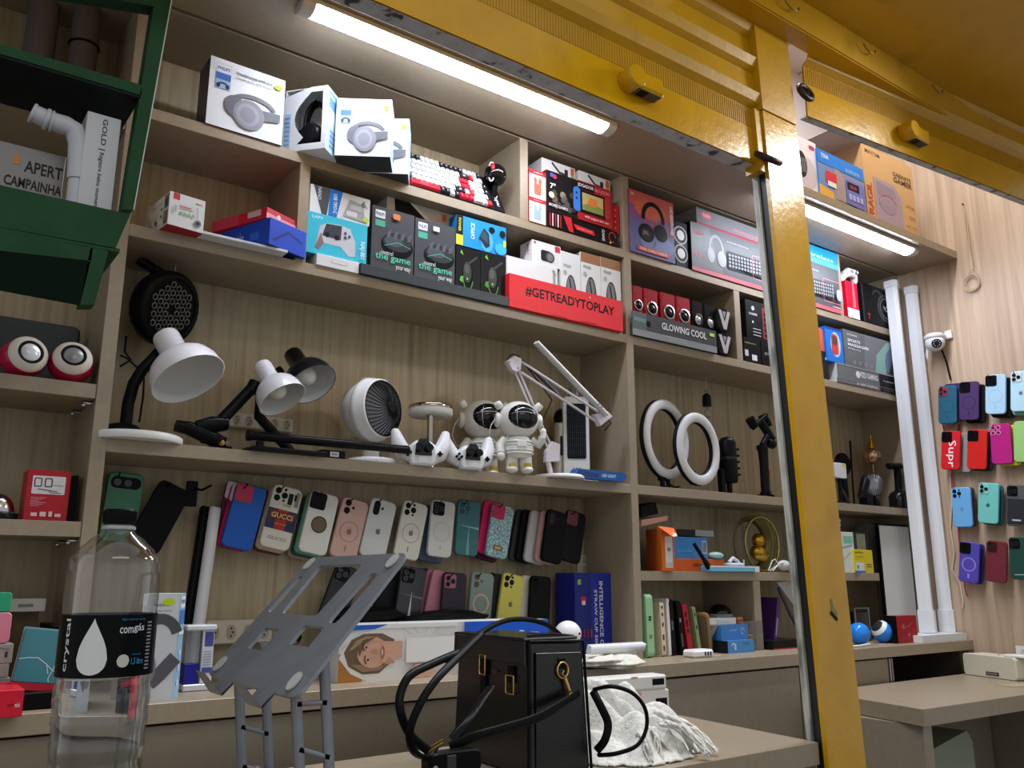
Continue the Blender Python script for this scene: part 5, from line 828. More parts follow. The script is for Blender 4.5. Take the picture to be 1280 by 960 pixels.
# ------------------------------------------------------------ things around the scarf
q = atY(710, 800, -.03); wb_ = thing('white_lamp_bulb', 'round white bulb-like dome on a stem on the worktop behind the handbag', 'bulb', (q.x, -.03, ZW))
zq_ = atY(710, 792, -.03).z-ZW; MB().sph((0, 0, zq_), (.037, .035, .034), M('efeff0', .25), 28, 16).cyl((.012, -.032, zq_+.001), (.0125, -.0352, zq_+.001), .003, DK, n=10).build('dome', wb_); MB().lathe([(.026, .0005), (.026, .006), (.016, .012), (.015, zq_-.028)], (0, 0, 0), (0, 0, 1), M('d8d8da', .3), 24).build('stem', wb_)
q = atY(783, 812, -.09); gb_ = thing('clear_globe', 'small clear glass globe beside the white light bar on the worktop', 'globe', (q.x, -.09, ZW))
MB().sph((0, 0, .0285), (.027, .027, .028), M('f0f0ea', .08, 0, .45, 1.2), 26, 16).build('globe', gb_); MB().lathe([(.012, .0005), (.014, .008), (.010, .012)], (0, 0, 0), (0, 0, 1), M('c8c6be', .3), 20).build('base', gb_)
a, b = atY(736, 812, -.14), atY(804, 808, -.14)
lb_ = MB().tube([(0, 0, 0), (b-a)], [(.015, .012)]*2, M('eef0f4', .25), 4, flat=(0, -.3, 1)).build('light_bar', None, (a.x, -.14, a.z), label='short white light bar lying on the knitted cloth', cat='light bar')
# knitted cloth on the worktop
import mathutils
def lump(name, label, cat, c, R, mat, seed, amp=.35, n=40, m=24, tassel=None):
    k = MB(); rnd = random.Random(seed); ph = [rnd.uniform(0, 6) for _ in range(6)]; vs = []; fs = []
    for i in range(m+1):
        t = PI*i/m
        for j in range(n):
            q = 2*PI*j/n; d = 1+amp*(.5*math.sin(3*q+ph[0]+2*t)+.35*math.sin(5*q-ph[1]+3*t)+.25*math.sin(9*t+ph[2]+2*q)+.15*math.sin(13*q+ph[3]+7*t))
            z = R[2]*math.cos(t)*d; vs.append((R[0]*math.sin(t)*math.cos(q)*d, R[1]*math.sin(t)*math.sin(q)*d, max(z, -R[2]*.92)))
    for i in range(m):
        for j in range(n): l = (j+1) % n; fs.append((i*n+j, (i+1)*n+j, (i+1)*n+l, i*n+l))
    k.add(vs, fs, mat, True); return k.build(name, None, c, label=label, cat=cat)
KNIT = nmat('cream_knit', [(.35, 'cfcabb'), (.6, 'e9e6da')], (1, 1, 1), 140, 3, .85, .9, 160)
SCARF = nmat('white_fringed_cotton', [(.35, 'd6d3ca'), (.6, 'efede6')], (1, 1, 1), 90, 4, .9, .8, 120)
q = atY(765, 833, -.14); lump('knitted_cloth', 'crumpled cream knitted cloth hanging over the worktop edge behind the handbag', 'cloth', (q.x-.01, -.135, ZW+.0155), (.085, .075, .017), KNIT, 3, .28)
# two white power supplies stacked
u2 = carton('power_bank_box', 'white box with black vent, lower of the two beside the scarf', 'white box', (743, 858), (829, 863), -.275, ZTAB+.001, .085, 'e9e9e6', {'F': [('rr', .78, .35, .97, .70, .1, '1a1a1c')], 'R': []}, edge=.003) if 0 else None
q = atZ(826, 884, ZTAB)
def wbox(label, px_l, px_r, y0, z0, z1):
    a = atY(px_l, 860, y0); b = atY(px_r, 860, y0); m = MB(); W = b.x-a.x; m.box((0, 0, 0), (W, .055, z1-z0), M('e6e5e1', .35), .004)
    decals(m, ((0, 0, 0), (W, 0, 0), (0, 0, z1-z0)), [('r', .80, .30, .96, .75, '151517'), ('r', 0, .10, 1, .13, 'c9c8c4'), ('e', .56, .9, .05, .08, 'd8a080')])
    return m.build('white_battery_box', None, (a.x, y0, z0), (0, 0, -.1), label=label, cat='box')
zb1 = atY(800, 879, -.305).z; zb2 = atY(800, 862, -.305).z; zb3 = atY(800, 844, -.305).z
wbox('white box with a black vent, lower of two beside the scarf', 744, 829, -.305, ZTAB+.001, zb2-.0005)
wbox('white box with a black vent, upper of two beside the scarf', 738, 826, -.305, zb2, zb3)
# ------------------------------------------------------------ row of upright cases and boxes, lower right bay
def slab(name, label, cat, bl, Y, w, D, h, lean, col, rz=0., rough=.35, win=None, r=.012, group=None, inner=None):
    """slim case standing on its end like a book; spine faces the room"""
    q = atY(*bl, Y); m = MB(); c = M(col, rough) if isinstance(col, str) else col
    m.prism(rr(0, 0, D, h, r, 5), (w, 0, 0), (0, 1, 0), (0, 0, 1), -w, c, min(.002, w*.2), False)
    for (z0, z1, cc) in (win or []): m.prism(rr(w*.25, z0*h, w*.75, z1*h, w*.12, 3), (0, -.0002, 0), (1, 0, 0), (0, 0, 1), .0006, M(cc, .5))
    if inner: m.prism(rr(.006, .006, D-.006, h-.006, r, 5), (-.0003, 0, 0), (0, 1, 0), (0, 0, 1), -.0005, M(inner, .4))
    return m.build(name, None, (q.x, Y, ZW+.0008), (0, lean, rz), label=label, cat=cat, group=group)
GC = 'tablet and phone cases standing on the worktop'
slab('tablet_case', 'pale green tablet case standing first in the row beside the tall upright', 'case', (811, 822), .0, .024, .14, .182, -.02, '9cc89a', .0, .4, [(.30, .36, '5f8a5e'), (.62, .65, '2a3a2a'), (.58, .61, '2a3a2a')], .014, GC)
slab('tablet_case', 'cream case with cut-outs right behind the pale green one', 'case', (829, 823), .01, .013, .13, .158, -.03, 'e6d3b8', .0, .4, [(.10, .20, '5a3a2a'), (.30, .40, '5a3a2a'), (.55, .62, '5a3a2a'), (.74, .80, '5a3a2a'), (.88, .93, '5a3a2a')], .01, GC)
slab('phone_case_pack', 'white slim pack standing between cream and black cases', 'case', (837, 822), .012, .008, .12, .168, -.02, 'eceae6', 0, .4, None, .004, GC)
slab('tablet_case', 'black case standing upright beside the white slim pack', 'case', (841.5, 821), .012, .014, .12, .165, -.06, '141417', 0, .35, [(.45, .62, '5a5e64')], .008, GC)
slab('tablet_case', 'black leaning case next to the red one', 'case', (853, 820), .012, .014, .12, .160, -.10, '101012', 0, .35, [(.15, .40, '4a4e54'), (.60, .68, '7a7e84')], .008, GC)
slab('tablet_case', 'dark red leaning case with slotted spine', 'case', (862, 818.5), .014, .017, .11, .152, -.155, 'b01a2c', 0, .35, [(.42, .50, '4a0a12'), (.54, .68, '4a0a12'), (.74, .84, '4a0a12')], .008, GC)
slab('tablet_case', 'thin olive green leaning case beside the dark red one', 'case', (874.5, 818), .014, .010, .11, .143, -.16, '8a9a70', 0, .4, [(.52, .60, '3a4030'), (.80, .86, '3a4030')], .008, GC)
slab('tablet_case', 'brown leaning case with gold rim', 'case', (890, 817.5), .012, .012, .09, .125, -.26, 'a5834a', .55, .3, None, .016, GC, '5f5040')
slab('phone_case_pack', 'white slim stand leaning beside the gold-rimmed brown case', 'case', (903, 816.5), .014, .009, .08, .105, -.20, 'dcdfe4', .3, .3, None, .004, GC)
q = atY(897, 770, .12); dm = thing('mini_dome', 'glossy black dome on a clear foot behind the white boxes', 'dome', (q.x, .11, ZW)); zt = atY(897, 755, .11).z-ZW
MB().box((-.045, -.03, .0005), (.045, .035, zt-.042), M('26272a', .4), .003).build('box_foot', dm); MB().lathe([(.044, 0), (.044, .008), (.040, .010)], (0, 0, zt-.0415), (0, 0, 1), M('9ea3a8', .15), 30).build('collar', dm); MB().sph((0, 0, zt-.033), (.040, .040, .034), M('0c0d10', .08), 30, 12, t1=PI/2).build('dome', dm)
q = atY(905, 788, .04); z1 = q.z
b0 = carton('boxed_battery', 'blue battery box lying on the worktop, lower of two', 'battery box', (909.5, 801.5), (942, 799.5), -.03, ZW, .06, '3c78b4', {'F': [('r', 0, 0, 1, 1, '4a86c0'), ('l', arc(.22, .5, .08, .28, -60, 160, 8), .10, 'cfe2f2'), ('l', arc(.32, .5, .08, .22, 100, 260, 8), .08, 'cfe2f2'), ('t', .58, .7, .8, .82, 'cell', '2a5a94')], 'L': [('r', 0, 0, 1, 1, '1c2024')]}, group='blue battery boxes in the lower right bay')
b1 = carton('boxed_battery', 'blue battery box stacked on another one', 'battery box', (901, 781.5), (934, 780), .0, top(b0)+.0005, .06, '3c78b4', {'F': [('r', 0, 0, 1, 1, '3f7ab6'), ('t', .3, .5, .6, .7, 'power', '8ab4dc'), ('l', arc(.8, .55, .06, .2, 0, 300, 8), .06, 'a8c8e8')]}, group='blue battery boxes in the lower right bay')
wb2 = carton('boxed_adapter', 'flat white box lying on the blue battery boxes', 'adapter box', (886, 773), (920, 772.5), .012, top(b1)+.0005, .07, 'e4e6e8', {'F': [('r', 0, .0, 1, .12, 'c0c4c8'), ('r', .3, .35, .75, .5, 'c8ccd0')]})
carton('boxed_battery', 'tiny orange battery box beside the flat white box', 'battery box', (921.5, 771.5), (928.5, 771.5), .014, top(b1)+.0005, .04, 'd87a3a', {'F': [('r', 0, .35, 1, .6, '8a4a2a')]})
ch = carton('usb_charger', 'white multi-port charger block lying on the worktop in front of the cases', 'charger', (868, 813), (893, 813), -.085, ZW, .05, 'eeeeef', {'F': [('rr', .50+.13*i, .25, .58+.13*i, .75, .2, '2a2c34') for i in range(3)]}, edge=.006)
carton('eraser_stick', 'small pink block beside the white charger', 'block', (893.5, 820), (905, 819), -.06, ZW, .02, 'e09a94', {}, edge=.002)
# clear tub with toys
q = atZ(948, 814, ZW); tb = thing('clear_tub', 'clear plastic tub full of coloured elastic toys', 'tub', (q.x, .0, ZW)); W = atY(962, 800, .0).x-atY(935, 800, .0).x; zt = atY(948, 776, .0).z-ZW
t = MB(); t.box((-W/2, 0, .0005), (W/2, .08, .003), CLR, 0)
for a_, b_ in (((-W/2, 0, .003), (W/2, .0015, zt)), ((-W/2, .0785, .003), (W/2, .08, zt)), ((-W/2, .0015, .003), (-W/2+.0015, .0785, zt)), ((W/2-.0015, .0015, .003), (W/2, .0785, zt))): t.box(a_, b_, CLR, 0)
t.build('tub', tb)
def tangle(name, label, c, R, col, n, seed, r=.0022):
    k = MB(); rn = random.Random(seed)
    for _ in range(n):
        a, b, d = rn.uniform(0, 3), rn.uniform(0, 3), rn.uniform(0, 6)
        k.tube([(R[0]*math.cos(t_+a), R[1]*math.sin(t_*1.0+b), R[2]*math.sin(t_+d)) for t_ in [2*PI*i/22 for i in range(22)]], r, M(col, .4), 5, True)
    return k.build(name, None, c, label=label, cat='toy')
tangle('elastic_toy', 'tangle of yellow elastic in the clear tub', (q.x, .035, ZW+.027), (W*.38, .026, .022), 'd8b42a', 7, 2)
tangle('elastic_toy', 'tangle of red elastic in the clear tub', (q.x-.008, .045, ZW+.069), (W*.30, .022, .015), 'd8483a', 5, 4)
MB().sph((0, 0, 0), (.013, .013, .020), M('a878c8', .35), 18, 12).build('elastic_toy', None, (q.x+W*.30, .022, ZW+.0215), label='purple toy at the right side of the clear tub', cat='toy')
# purple slim box leaning with silver laptop riser
slab('boxed_tempered_glass', 'purple slim box leaning against the silver riser left of the post', 'box', (968, 815), .03, .010, .10, .168, .20, '53306e', -.1, .3, [(.25, .6, 'b49cc4')], .003)
q = atY(980, 735, .04); rs = thing('laptop_riser', 'silver folding laptop riser standing on the worktop half behind the post', 'laptop stand', (q.x, .04, ZW)); zt = q.z-ZW
MB().prism([(-.045, zt+.02), (.16, zt+.035), (.16, zt-.10), (.135, zt-.12), (.10, zt-.11)], (0, 0, 0), (1, 0, 0), (0, 0, 1), .004, M('b9bcc4', .3, .5), .001).build('plate', rs)
MB().tube([(-.03, 0, zt), (.03, 0, zt*.52), (.10, .0, .006)], [(.006, .006)]*3, M('4c4a58', .35), 6).box((.06, -.03, .0005), (.16, .06, .008), M('2a2a30', .4), .002).build('legs', rs)
carton('dark_tray_box', 'black flat tray on the worktop beside the post', 'tray', (966, 801), (1003, 799), -.02, ZW, .11, '1b191b', {'F': [('r', 0, 0, 1, .14, 'b0303c')]})
# ------------------------------------------------------------ shelf D, left
ob_ = carton('orange_pouch_box', 'orange box with open white lid on the lowest right-bay shelf', 'box', (826, 661), (842, 658), -.004, ZD, .12, 'd2641f', {'F': [('r', .28, .08, .85, .80, 'd9d6d2'), ('r', .30, .10, .83, .20, 'c0bcb8'), ('c', .56, .5, .05, '8a8a8c')], 'L': [('l', [(.15, .9), (.75, .2)], .02, 'b0501a'), ('l', arc(.6, .1, .12, .06, 0, 300, 8), .02, '8a3a12')]}, a='auto' if 0 else -22, H=.130)
Wq, Dq, Hq, pq, aq = ob_dims[ob_.name]; MB().add([(0, 0, 0), (Wq, 0, 0), (Wq*.8, -.045, -.028), (Wq*.35, -.055, -.030), (-.02, -.02, .004)], [(0, 1, 2, 3, 4)], M('e06a28', .4)).add([(Wq*.2, -.030, -.0135), (Wq*.85, -.034, -.019), (Wq*.75, -.044, -.0262), (Wq*.35, -.053, -.028)], [(0, 1, 2, 3)], M('f4efea', .3)).build('lid_flap', ob_, (0, 0, Hq))
pk = MB().prism([(0, 0), (.115, .022), (.120, .038), (.004, .020)], (0, 0, 0), (1, 0, 0), (0, 0, 1), -.1, M('c89c90', .5), .001).build('boxed_strap', None, (atY(801, 657, .03).x, .03, ZD+.134), label='flat pink box lying slanted on the orange box', cat='box')
MB().prism([(0, 0), (.075, .016), (.066, .052), (.0, .034)], (0, 0, 0), (1, 0, 0), (0, 0, 1), -.08, M('141416', .5), .002).build('black_pouch', None, (atY(801, 645, .05).x, .05, ZD+.162), label='black pouch slanted on top of the flat pink box', cat='pouch')
o2 = carton('boxed_cable', 'flat orange box under the blue box on shelf below the ring lights', 'cable box', (843, 698), (905, 698), .02, ZD, .12, 'c8591e', {'F': [('t', .35, .4, .55, .7, 'cabo', '3a2418')]})
carton('boxed_cable', 'blue box with bar sticker on the flat orange box', 'cable box', (842, 670.5), (884, 672), .03, top(o2)+.0005, .10, '3a7fc0', {'F': [('r', .83, .25, .97, .85, 'd8dce2')]+[('r', .84+.02*i, .3, .85+.02*i, .8, '3a3c44') for i in range(6)]+[('t', .1, .3, .5, .45, 'usb', '6aa4d8')]})
tl_ = carton('clear_folder', 'clear and black flat packs lying on top of the blue box', 'pack', (845, 661), (892, 664), .035, atY(845, 669, .035).z, .09, '9aa0a2', {'F': [('r', 0, 0, .5, 1, '2a2c30')]})
lb2 = carton('boxed_phone', 'light blue flat box with white top on the shelf edge', 'phone box', (888, 707), (949, 704), -.02, ZD, .10, '6fb9dc', {'F': [('r', 0, .72, 1, 1, 'e6eaee'), ('r', .9, 0, 1, 1, 'dfe4e8')]}, edge=.002)
nb = carton('dark_case', 'thin dark navy case lying on the shelf edge below the blue box', 'case', (842, 709.5), (908, 709), -.025, ZD+.0003, .05, '1e2436', {}) if 0 else None
a_, b_ = atY(868, 678, .0), atY(887, 708, -.01)
MB().tube([(0, 0, 0), (a_-b_)], [(.010, .007), (.006, .006)], BKP, 8).tube([(0, 0, 0), (a_-b_)*.3], [(.013, .01), (.011, .008)], BKP, 8).build('selfie_stick', None, (b_.x, b_.y+.002, ZD+.012), label='small black selfie stick leaning on the orange and blue boxes', cat='selfie stick')
q = atY(895, 690, .03); MB().sph((0, 0, 0), (.032, .025, .012), M('a8d0b8', .35), 20, 10).build('mint_pouch', None, (q.x, .035, top(o2)+.0125), label='small mint green pouch on the flat orange box', cat='pouch')
q = atY(916, 698, .02); wp = thing('white_adapter', 'small white adapter with cable lying on the light blue box', 'adapter', (q.x, .02, top(lb2)+.0005)); MB().box((-.03, -.015, 0), (.04, .02, .010), M('ececee', .3), .003).tube([(-.02, 0, .012), (.0, 0, .026), (.02, .0, .018), (.03, 0, .010)], .006, M('e6e6e8', .3), 8).build('body', wp); MB().cyl((.055, 0, .002), (.055, 0, .022), .002, M('e6e6e8', .3), n=8).build('prong', wp)
cw = MB(); wt = M('d8d8d8', .35); qx = atY(960, 705, .0).x
cw.tube([(0, 0, .004), (.025, 0, .038), (.04, 0, .042), (.06, 0, .020), (.085, 0, .010)], .0022, wt, 6).tube([(.01, -.01, .003), (.045, -.012, .028), (.09, -.01, .034), (.12, .0, .006)], .0022, wt, 6).tube([(.02, .01, .003), (.06, .012, .020), (.105, .008, .036), (.125, .0, .014), (.10, -.01, .003)], .0022, wt, 6)
cw.sph((.085, 0, .022), (.030, .018, .018), M('c8c8c6', .35), 18, 10); cw.build('earphone_cable', None, (qx, .0, ZD+.001), label='tangled white earphone cable on the shelf left of the post', cat='cable')
# golden bird in a ring
c = atY(944, 680, .10); rg = thing('ring_ornament', 'brass ring ornament on the shelf below the gimbal, with a golden bird', 'ornament', (c.x, .10, ZD)); z = c.z-ZD; R_ = z-.002
c_old = M('8c8038', .3, .7)
MB().tube([(R_*.95*math.cos(t), -.03, z+R_*.97*math.sin(t)) for t in [2*PI*i/48 for i in range(48)]], .0045, M('a89a58', .25, .8), 8, True).tube([(R_*math.cos(t), .015, z+R_*math.sin(t)) for t in [2*PI*i/48 for i in range(48)]], [(.003, .024)]*48, M('6c6438', .35, .6), 8, True, flat=(0, 0, 0) if 0 else None).build('ring', rg)
bd_ = MB(); gd = M('c8992a', .18, .9); bd_.sph((.012, -.005, z+.012), (.026, .022, .026), gd, 22, 14).sph((.0, -.01, z-.028), (.034, .026, .026), gd, 22, 14).tube([(-.036, -.02, z-.046), (0, -.025, z-.050), (.036, -.02, z-.040)], [.008, .016, .010], M('b89a3a', .25, .7), 10).sph((.036, -.012, z+.008), (.012, .010, .006), M('b0702a', .3, .6), 12, 8).build('bird', rg)
MB().box((-.02, -.03, .0005), (.02, .03, .006), M('6c6438', .35, .6), .002).build('foot', rg)
# ------------------------------------------------------------ right of the post: shelf C, D and counter
q = atY(1049, 598, .03); fp = thing('phone_stand_display', 'white phone-sized panel with a yellow sticker on a black stand right of the post', 'panel light', (q.x, .03, ZC)); z = q.z-ZC
m = MB().prism(rr(-.036, z, .034, z+.058, .006), (0, 0, 0), (1, 0, 0), (0, 0, 1), .012, M('eae8ee', .3), .002); m.flat([(.008, z+.044), (.028, z+.044), (.028, z+.056), (.008, z+.056)], (0, -.012, 0), (1, 0, 0), (0, 0, 1), .0004, M('d2e03a')); m.build('panel', fp)
MB().cyl((0, 0, .01), (0, 0, z), .007, BKP).box((-.03, -.02, .0005), (.03, .03, .010), BKP, .003).tube([(.03, -.01, .012), (.012, 0, z*.55), (.0, .01, z)], [(.012, .005)]*3, M('2c3038', .3), 6).build('stand', fp)
q = atY(1056, 580, .12); bm = thing('round_back_lamp', 'black round-headed gadget with a thin antenna behind the white panel', 'gadget', (q.x, .12, ZC)); z = q.z-ZC
MB().cyl((.0, .0, z), (0, .02, z), .046, BLACK, n=28, bev=.004).build('head', bm); MB().box((-.012, .0, .0005), (.012, .018, z-.03), BKP, .002).build('post', bm); MB().tube([(.042, 0, .001), (.046, 0, z), (.052, 0, z+.10)], [.004, .004, .005], BKP, 8).build('antenna', bm)
q = atY(1090, 570, .12); gv = thing('gold_bulb_lamp', 'rose gold round bulb ornament standing behind the small round fan', 'ornament', (q.x, .12, ZC)); z = q.z-ZC
MB().sph((0, 0, z), (.040, .040, .036), M('c9a184', .15, .8), 26, 14).build('globe', gv); MB().lathe([(.020, z+.024), (.017, z+.045), (.008, z+.060), (.006, z+.085)], (0, 0, 0), (0, 0, 1), GOLD, 22).build('neck', gv); MB().lathe([(.03, .0005), (.028, .008), (.008, .012), (.007, z-.03)], (0, 0, 0), (0, 0, 1), M('8a6a3a', .3, .8), 22).build('stem', gv)
q = atY(1091, 606, .02); hf = thing('handheld_fan', 'small handheld fan with chrome round grille lying on the shelf', 'fan', (q.x, .02, ZC)); z = q.z-ZC; ax = Vector((-.40, -.90, -.02)).normalized()
MB().lathe([(.0001, -.03), (.034, -.026), (.046, -.008), (.047, .004), (.042, .008)], (0, 0, z), ax, BKP, 30, cap=False).build('housing', hf)
g = MB(); u = ax.orthogonal().normalized(); v = ax.cross(u); cc = Vector((0, 0, z))
for i in range(28): t = 2*PI*i/28; d = u*math.cos(t)+v*math.sin(t); g.tube([cc+d*.018+ax*.010, cc+d*.042+ax*.008], .0016, M('c8c8cc', .2, .8), 4)
g.cyl(cc+ax*.006, cc+ax*.012, .018, M('8a8a90', .2, .8), n=22).lathe([(.0001, .004), (.042, .005)], cc, ax, BLACK, 24, cap=False); g.build('grille', hf)
MB().tube([(0, .01, z-.04), (.018, .005, .02), (.024, 0, .002)], [(.012, .012), (.013, .013), (.013, .012)], BKP, 10).tube([(-.07, .01, .03), (-.05, .0, z+.01), (-.02, .02, z+.03)], [.016, .018, .012], BKP, 10).box((-.06, -.01, .0005), (-.02, .03, .05), BKP, .004).build('handle', hf)
q = atY(1124, 620, .05); tp = thing('camera_tripod_head', 'black camera grip with round base at the right end of the shelf', 'tripod', (q.x, .05, ZC)); zt = atY(1124, 580, .05).z-ZC
MB().lathe([(.038, .0005), (.042, .01), (.042, .055), (.034, .070), (.018, .078), (.014, .084)], (0, 0, 0), (0, 0, 1), M('111114', .2), 30).build('base', tp); MB().tube([(0, 0, .08), (.004, 0, zt-.02)], .014, BKP, 12).build('column', tp); MB().tube([(-.058, 0, zt-.016), (.03, 0, zt-.008)], [(.016, .012)]*2, BKP, 8).build('cross_grip', tp)
# shelf D right
wm = carton('medicine_box', 'white and mint pack right of the post on the lowest shelf', 'pack', (1040, 664), (1066, 664), .0, ZD, .07, 'dcdfdc', {'F': [('r', .5, .72, .95, .9, '7fc0a8'), ('l', [(.2, .2), (.8, .5)], .02, '9ab0a8'), ('l', [(.3, .6), (.9, .68)], .03, '6fae98')]})
lump('clear_bubble_bag', 'crumpled clear plastic bag on top of the white and mint pack', 'plastic bag', ((ob_dims[wm.name][3].x)+.03, .035, top(wm)+.026), (.055, .035, .026), M('d4dcdc', .12, 0, .6, 1.2), 9, .35)
wy = carton('boxed_battery', 'yellow battery box at the shelf edge right of the post', 'battery box', (1066.5, 686.5), (1090, 686), -.006, ZD, .05, 'e6d21e', {'F': [('r', 0, .0, .55, .10, '2a78b8'), ('r', .04, .10, .50, .45, 'e8ecec'), ('t', .08, .82, .5, .92, 'pilhas', '2a2a1c'), ('t', .08, .66, .5, .72, 'alcalina', '6a641c'), ('r', .62, .35, .9, .39, '5a541c'), ('r', .62, .25, .9, .29, '5a541c'), ('c', .16, .26, .08, '3aa080')]}, a=8)
carton('green_pack', 'dark green box with beige label behind the yellow battery box', 'box', (1066, 665), (1081, 664), .06, ZD, .06, '2f4a42', {'F': [('r', .25, .1, .98, .96, 'a3a08a'), ('t', .45, .35, .85, .55, '5.0', '5a5848')]})
carton('grey_pack', 'tall grey translucent pack standing beside the dark green box', 'pack', (1083, 655), (1098, 654), .10, ZD, .05, '6e6a68', {'F': [('r', .2, .1, .8, .9, '7c7876')]})
# big white board leaning
q0 = atY(1104, 792, -.03); q1 = atY(1107, 661, .06); wd = .21
bdm = MB(); bdm.box((0, 0, 0), (wd, .012, (q1.z-ZW)*1.02), M('d9d9d6', .4), .002); bdm.box((-.007, .001, 0), (-.0005, .016, (q1.z-ZW)*1.02), BLACK, .001).box((-.007, .001, (q1.z-ZW)*1.02), (wd, .016, (q1.z-ZW)*1.02+.008), BLACK, .001)
bdm.build('white_board', None, (atY(1105, 720, .03).x, .03, ZW+.001), (0, 0, .0), label='large white board with black edge leaning behind the white battens', cat='board')
# leaning white batten lights
def batten_stand(label, tp_, bt_, Yt, Yb):
    t_ = atY(*tp_, Yt) if Yt < 1 else atX(*tp_, Yt); b_ = atY(*bt_, Yb); b_.z = ZW+.026; d = t_-b_; L = d.length; g = thing('linear_lamp', label, 'tube light', b_, group='white linear lamps leaning by the right wall')
    rot = Vector((0, 0, 1)).rotation_difference(d).to_euler(); g.rotation_euler = rot
    c = .022; MB().prism([(-c, -c*.6), (-c*.3, -c*1.1), (c*.9, -c*.7), (c, c), (-c, c)], (0, 0, .085), (1, 0, 0), (0, 1, 0), L-.085-.03, M('f0f1f5', .3), .001).build('body', g)
    MB().prism([(-c*1.15, -c*.75), (-c*.3, -c*1.25), (c*1.05, -c*.85), (c*1.15, c*1.1), (-c*1.15, c*1.1)], (0, 0, L-.030), (1, 0, 0), (0, 1, 0), .030, M('e4e5ea', .3), .001).build('end_cap', g)
    MB().prism([(-c*1.2, -c*.8), (-c*.3, -c*1.3), (c*1.1, -c*.9), (c*1.2, c*1.15), (-c*1.2, c*1.15)], (0, 0, .0), (1, 0, 0), (0, 1, 0), .085, M('eceef2', .3), .001).build('end_cap', g)
    return g
batten_stand('long white linear lamp leaning at the shelf end, left of two', (1115, 352), (1162, 795), -.03, -.055)
batten_stand('long white linear lamp leaning at the right wall, right of two', (1140, 359), (1187, 793), 3.447, -.065)
MB().box((3.14, -.135, ZW+.0005), (3.46, -.02, ZW+.0255), M('e2e3e6', .35), 0).build('foam_block', None, label='low white block under the two leaning linear lamps', cat='block')
# blue balls
def ball(label, px, Y, axis):
    r = (atY(px[0], px[1]-px[2], Y).z-atY(px[0], px[1]+px[2], Y).z)/2; q = atY(px[0], px[1], Y); t = thing('ball_speaker', label, 'speaker', (q.x, Y, ZW), group='blue and white ball speakers'); c = (0, 0, r+.0005)
    MB().sph(c, r, M('1e7fe0', .1), 32, 18, axis, PI*.33, PI).build('shell', t); MB().sph(c, r*1.002, M('eef0f4', .15), 32, 12, axis, PI*.20, PI*.33).sph(c, r*.99, M('2a2c30', .3), 24, 6, axis, 0, PI*.2).build('white_band', t); return t
ball('blue and white ball speaker half hidden by the post', (1074, 794, 14), -.05, (.75, .45, .5)); ball('blue and white ball speaker beside the red box', (1104, 794, 14), -.04, (-.75, .2, .62))
MB().tube([(0, 0, .004), (.05, -.005, .004), (.10, .0, .006), (.118, .0, .006)], .0035, M('e8e8ea', .35), 8).build('white_plug_cable', None, (atY(1062, 806, -.11).x, -.11, ZW+.001), label='short white cable lying in front of the blue ball speakers', cat='cable')
carton('red_gift_box', 'dark red box with worn print on the worktop beside the blue ball speaker', 'box', (1120, 770), (1145, 769.5), -.10, ZW, .05, '9c1220', {'F': [('c', .3, .6, .10, 'b85a5a'), ('l', [(.3, .55), (.6, .62), (.75, .75)], .05, 'b04a4e'), ('c', .55, .3, .06, 'c07a70'), ('c', .8, .5, .04, 'b04a4e')], 'L': [('r', 0, 0, 1, 1, '0f0f12')]})
q = atY(1148, 803, -.11); MB().tube([(0, 0, .006), (.015, -.004, .012), (.03, 0, .007), (.045, .004, .010), (.055, 0, .004)], [.005, .007, .006, .006, .003], M('d8d49a', .4), 8).build('sweet', None, (q.x, -.11, ZW+.0005), label='small pale yellow trinket beside the dark red box', cat='trinket')
# dark gadgets in the niche under shelf D
q = atZ(1075, 800, ZW); dg = thing('clear_display_case', 'small dark clear-framed case behind the blue ball speakers', 'case', (atY(1079, 790, .06).x, .06, ZW)); zt = atY(1079, 761, .06).z-ZW
for s in (-1, 1): MB().box((s*.045-.003, -.003, .0005), (s*.045+.003, .003, zt), M('8a9098', .2, .4), .001).build('frame_bar', dg)
MB().box((-.042, .0, .0005), (.042, .03, zt-.01), M('1b1c20', .2), .002).box((-.048, -.003, zt), (.048, .003, zt+.005), M('8a9098', .2, .4), .001).build('dark_panel', dg)
# ------------------------------------------------------------ right table
q = atZ(1205, 843, ZTAB); q2 = atZ(1272, 852, ZTAB); d = (q2-q); an = math.atan2(d.y, d.x); W = d.length; sp = thing('retro_speaker', 'cream retro speaker with dark nameplate on the right front table', 'speaker', (q.x, q.y, ZTAB), (0, 0, an)); H = atY(1205, 816, q.y).z-ZTAB
D_ = .10
MB().prism(rr(0, 0, W, H, .012, 5), (0, D_, .0012), (1, 0, 0), (0, 0, 1), D_, M('d6ceba', .45), .004).build('cabinet', sp)
MB().box((W*.44, -.0015, H*.12), (W*.68, -.0001, H*.28), M('3a3434', .35), .0003).text('SPEAKER', (W*.46, -.0016, H*.16), (W*.2, 0, 0), (0, 0, H*.08), .0002, M('a89a94')).build('nameplate', sp)
for x in (W*.5, W*.62): MB().cyl((x, D_*.5, H), (x, D_*.5, H+.003), .004, M('8a8474', .4), n=12).build('button', sp)
MB().box((W*.75, .01, H+.0015), (W*1.15, .06, H+.010), M('f4f4f2', .35), .002).build('white_card_pack', None, Matrix.Translation(sp.location) @ Vector((0, 0, 0)), (0, 0, an), label='flat white pack lying on the cream speaker', cat='pack')
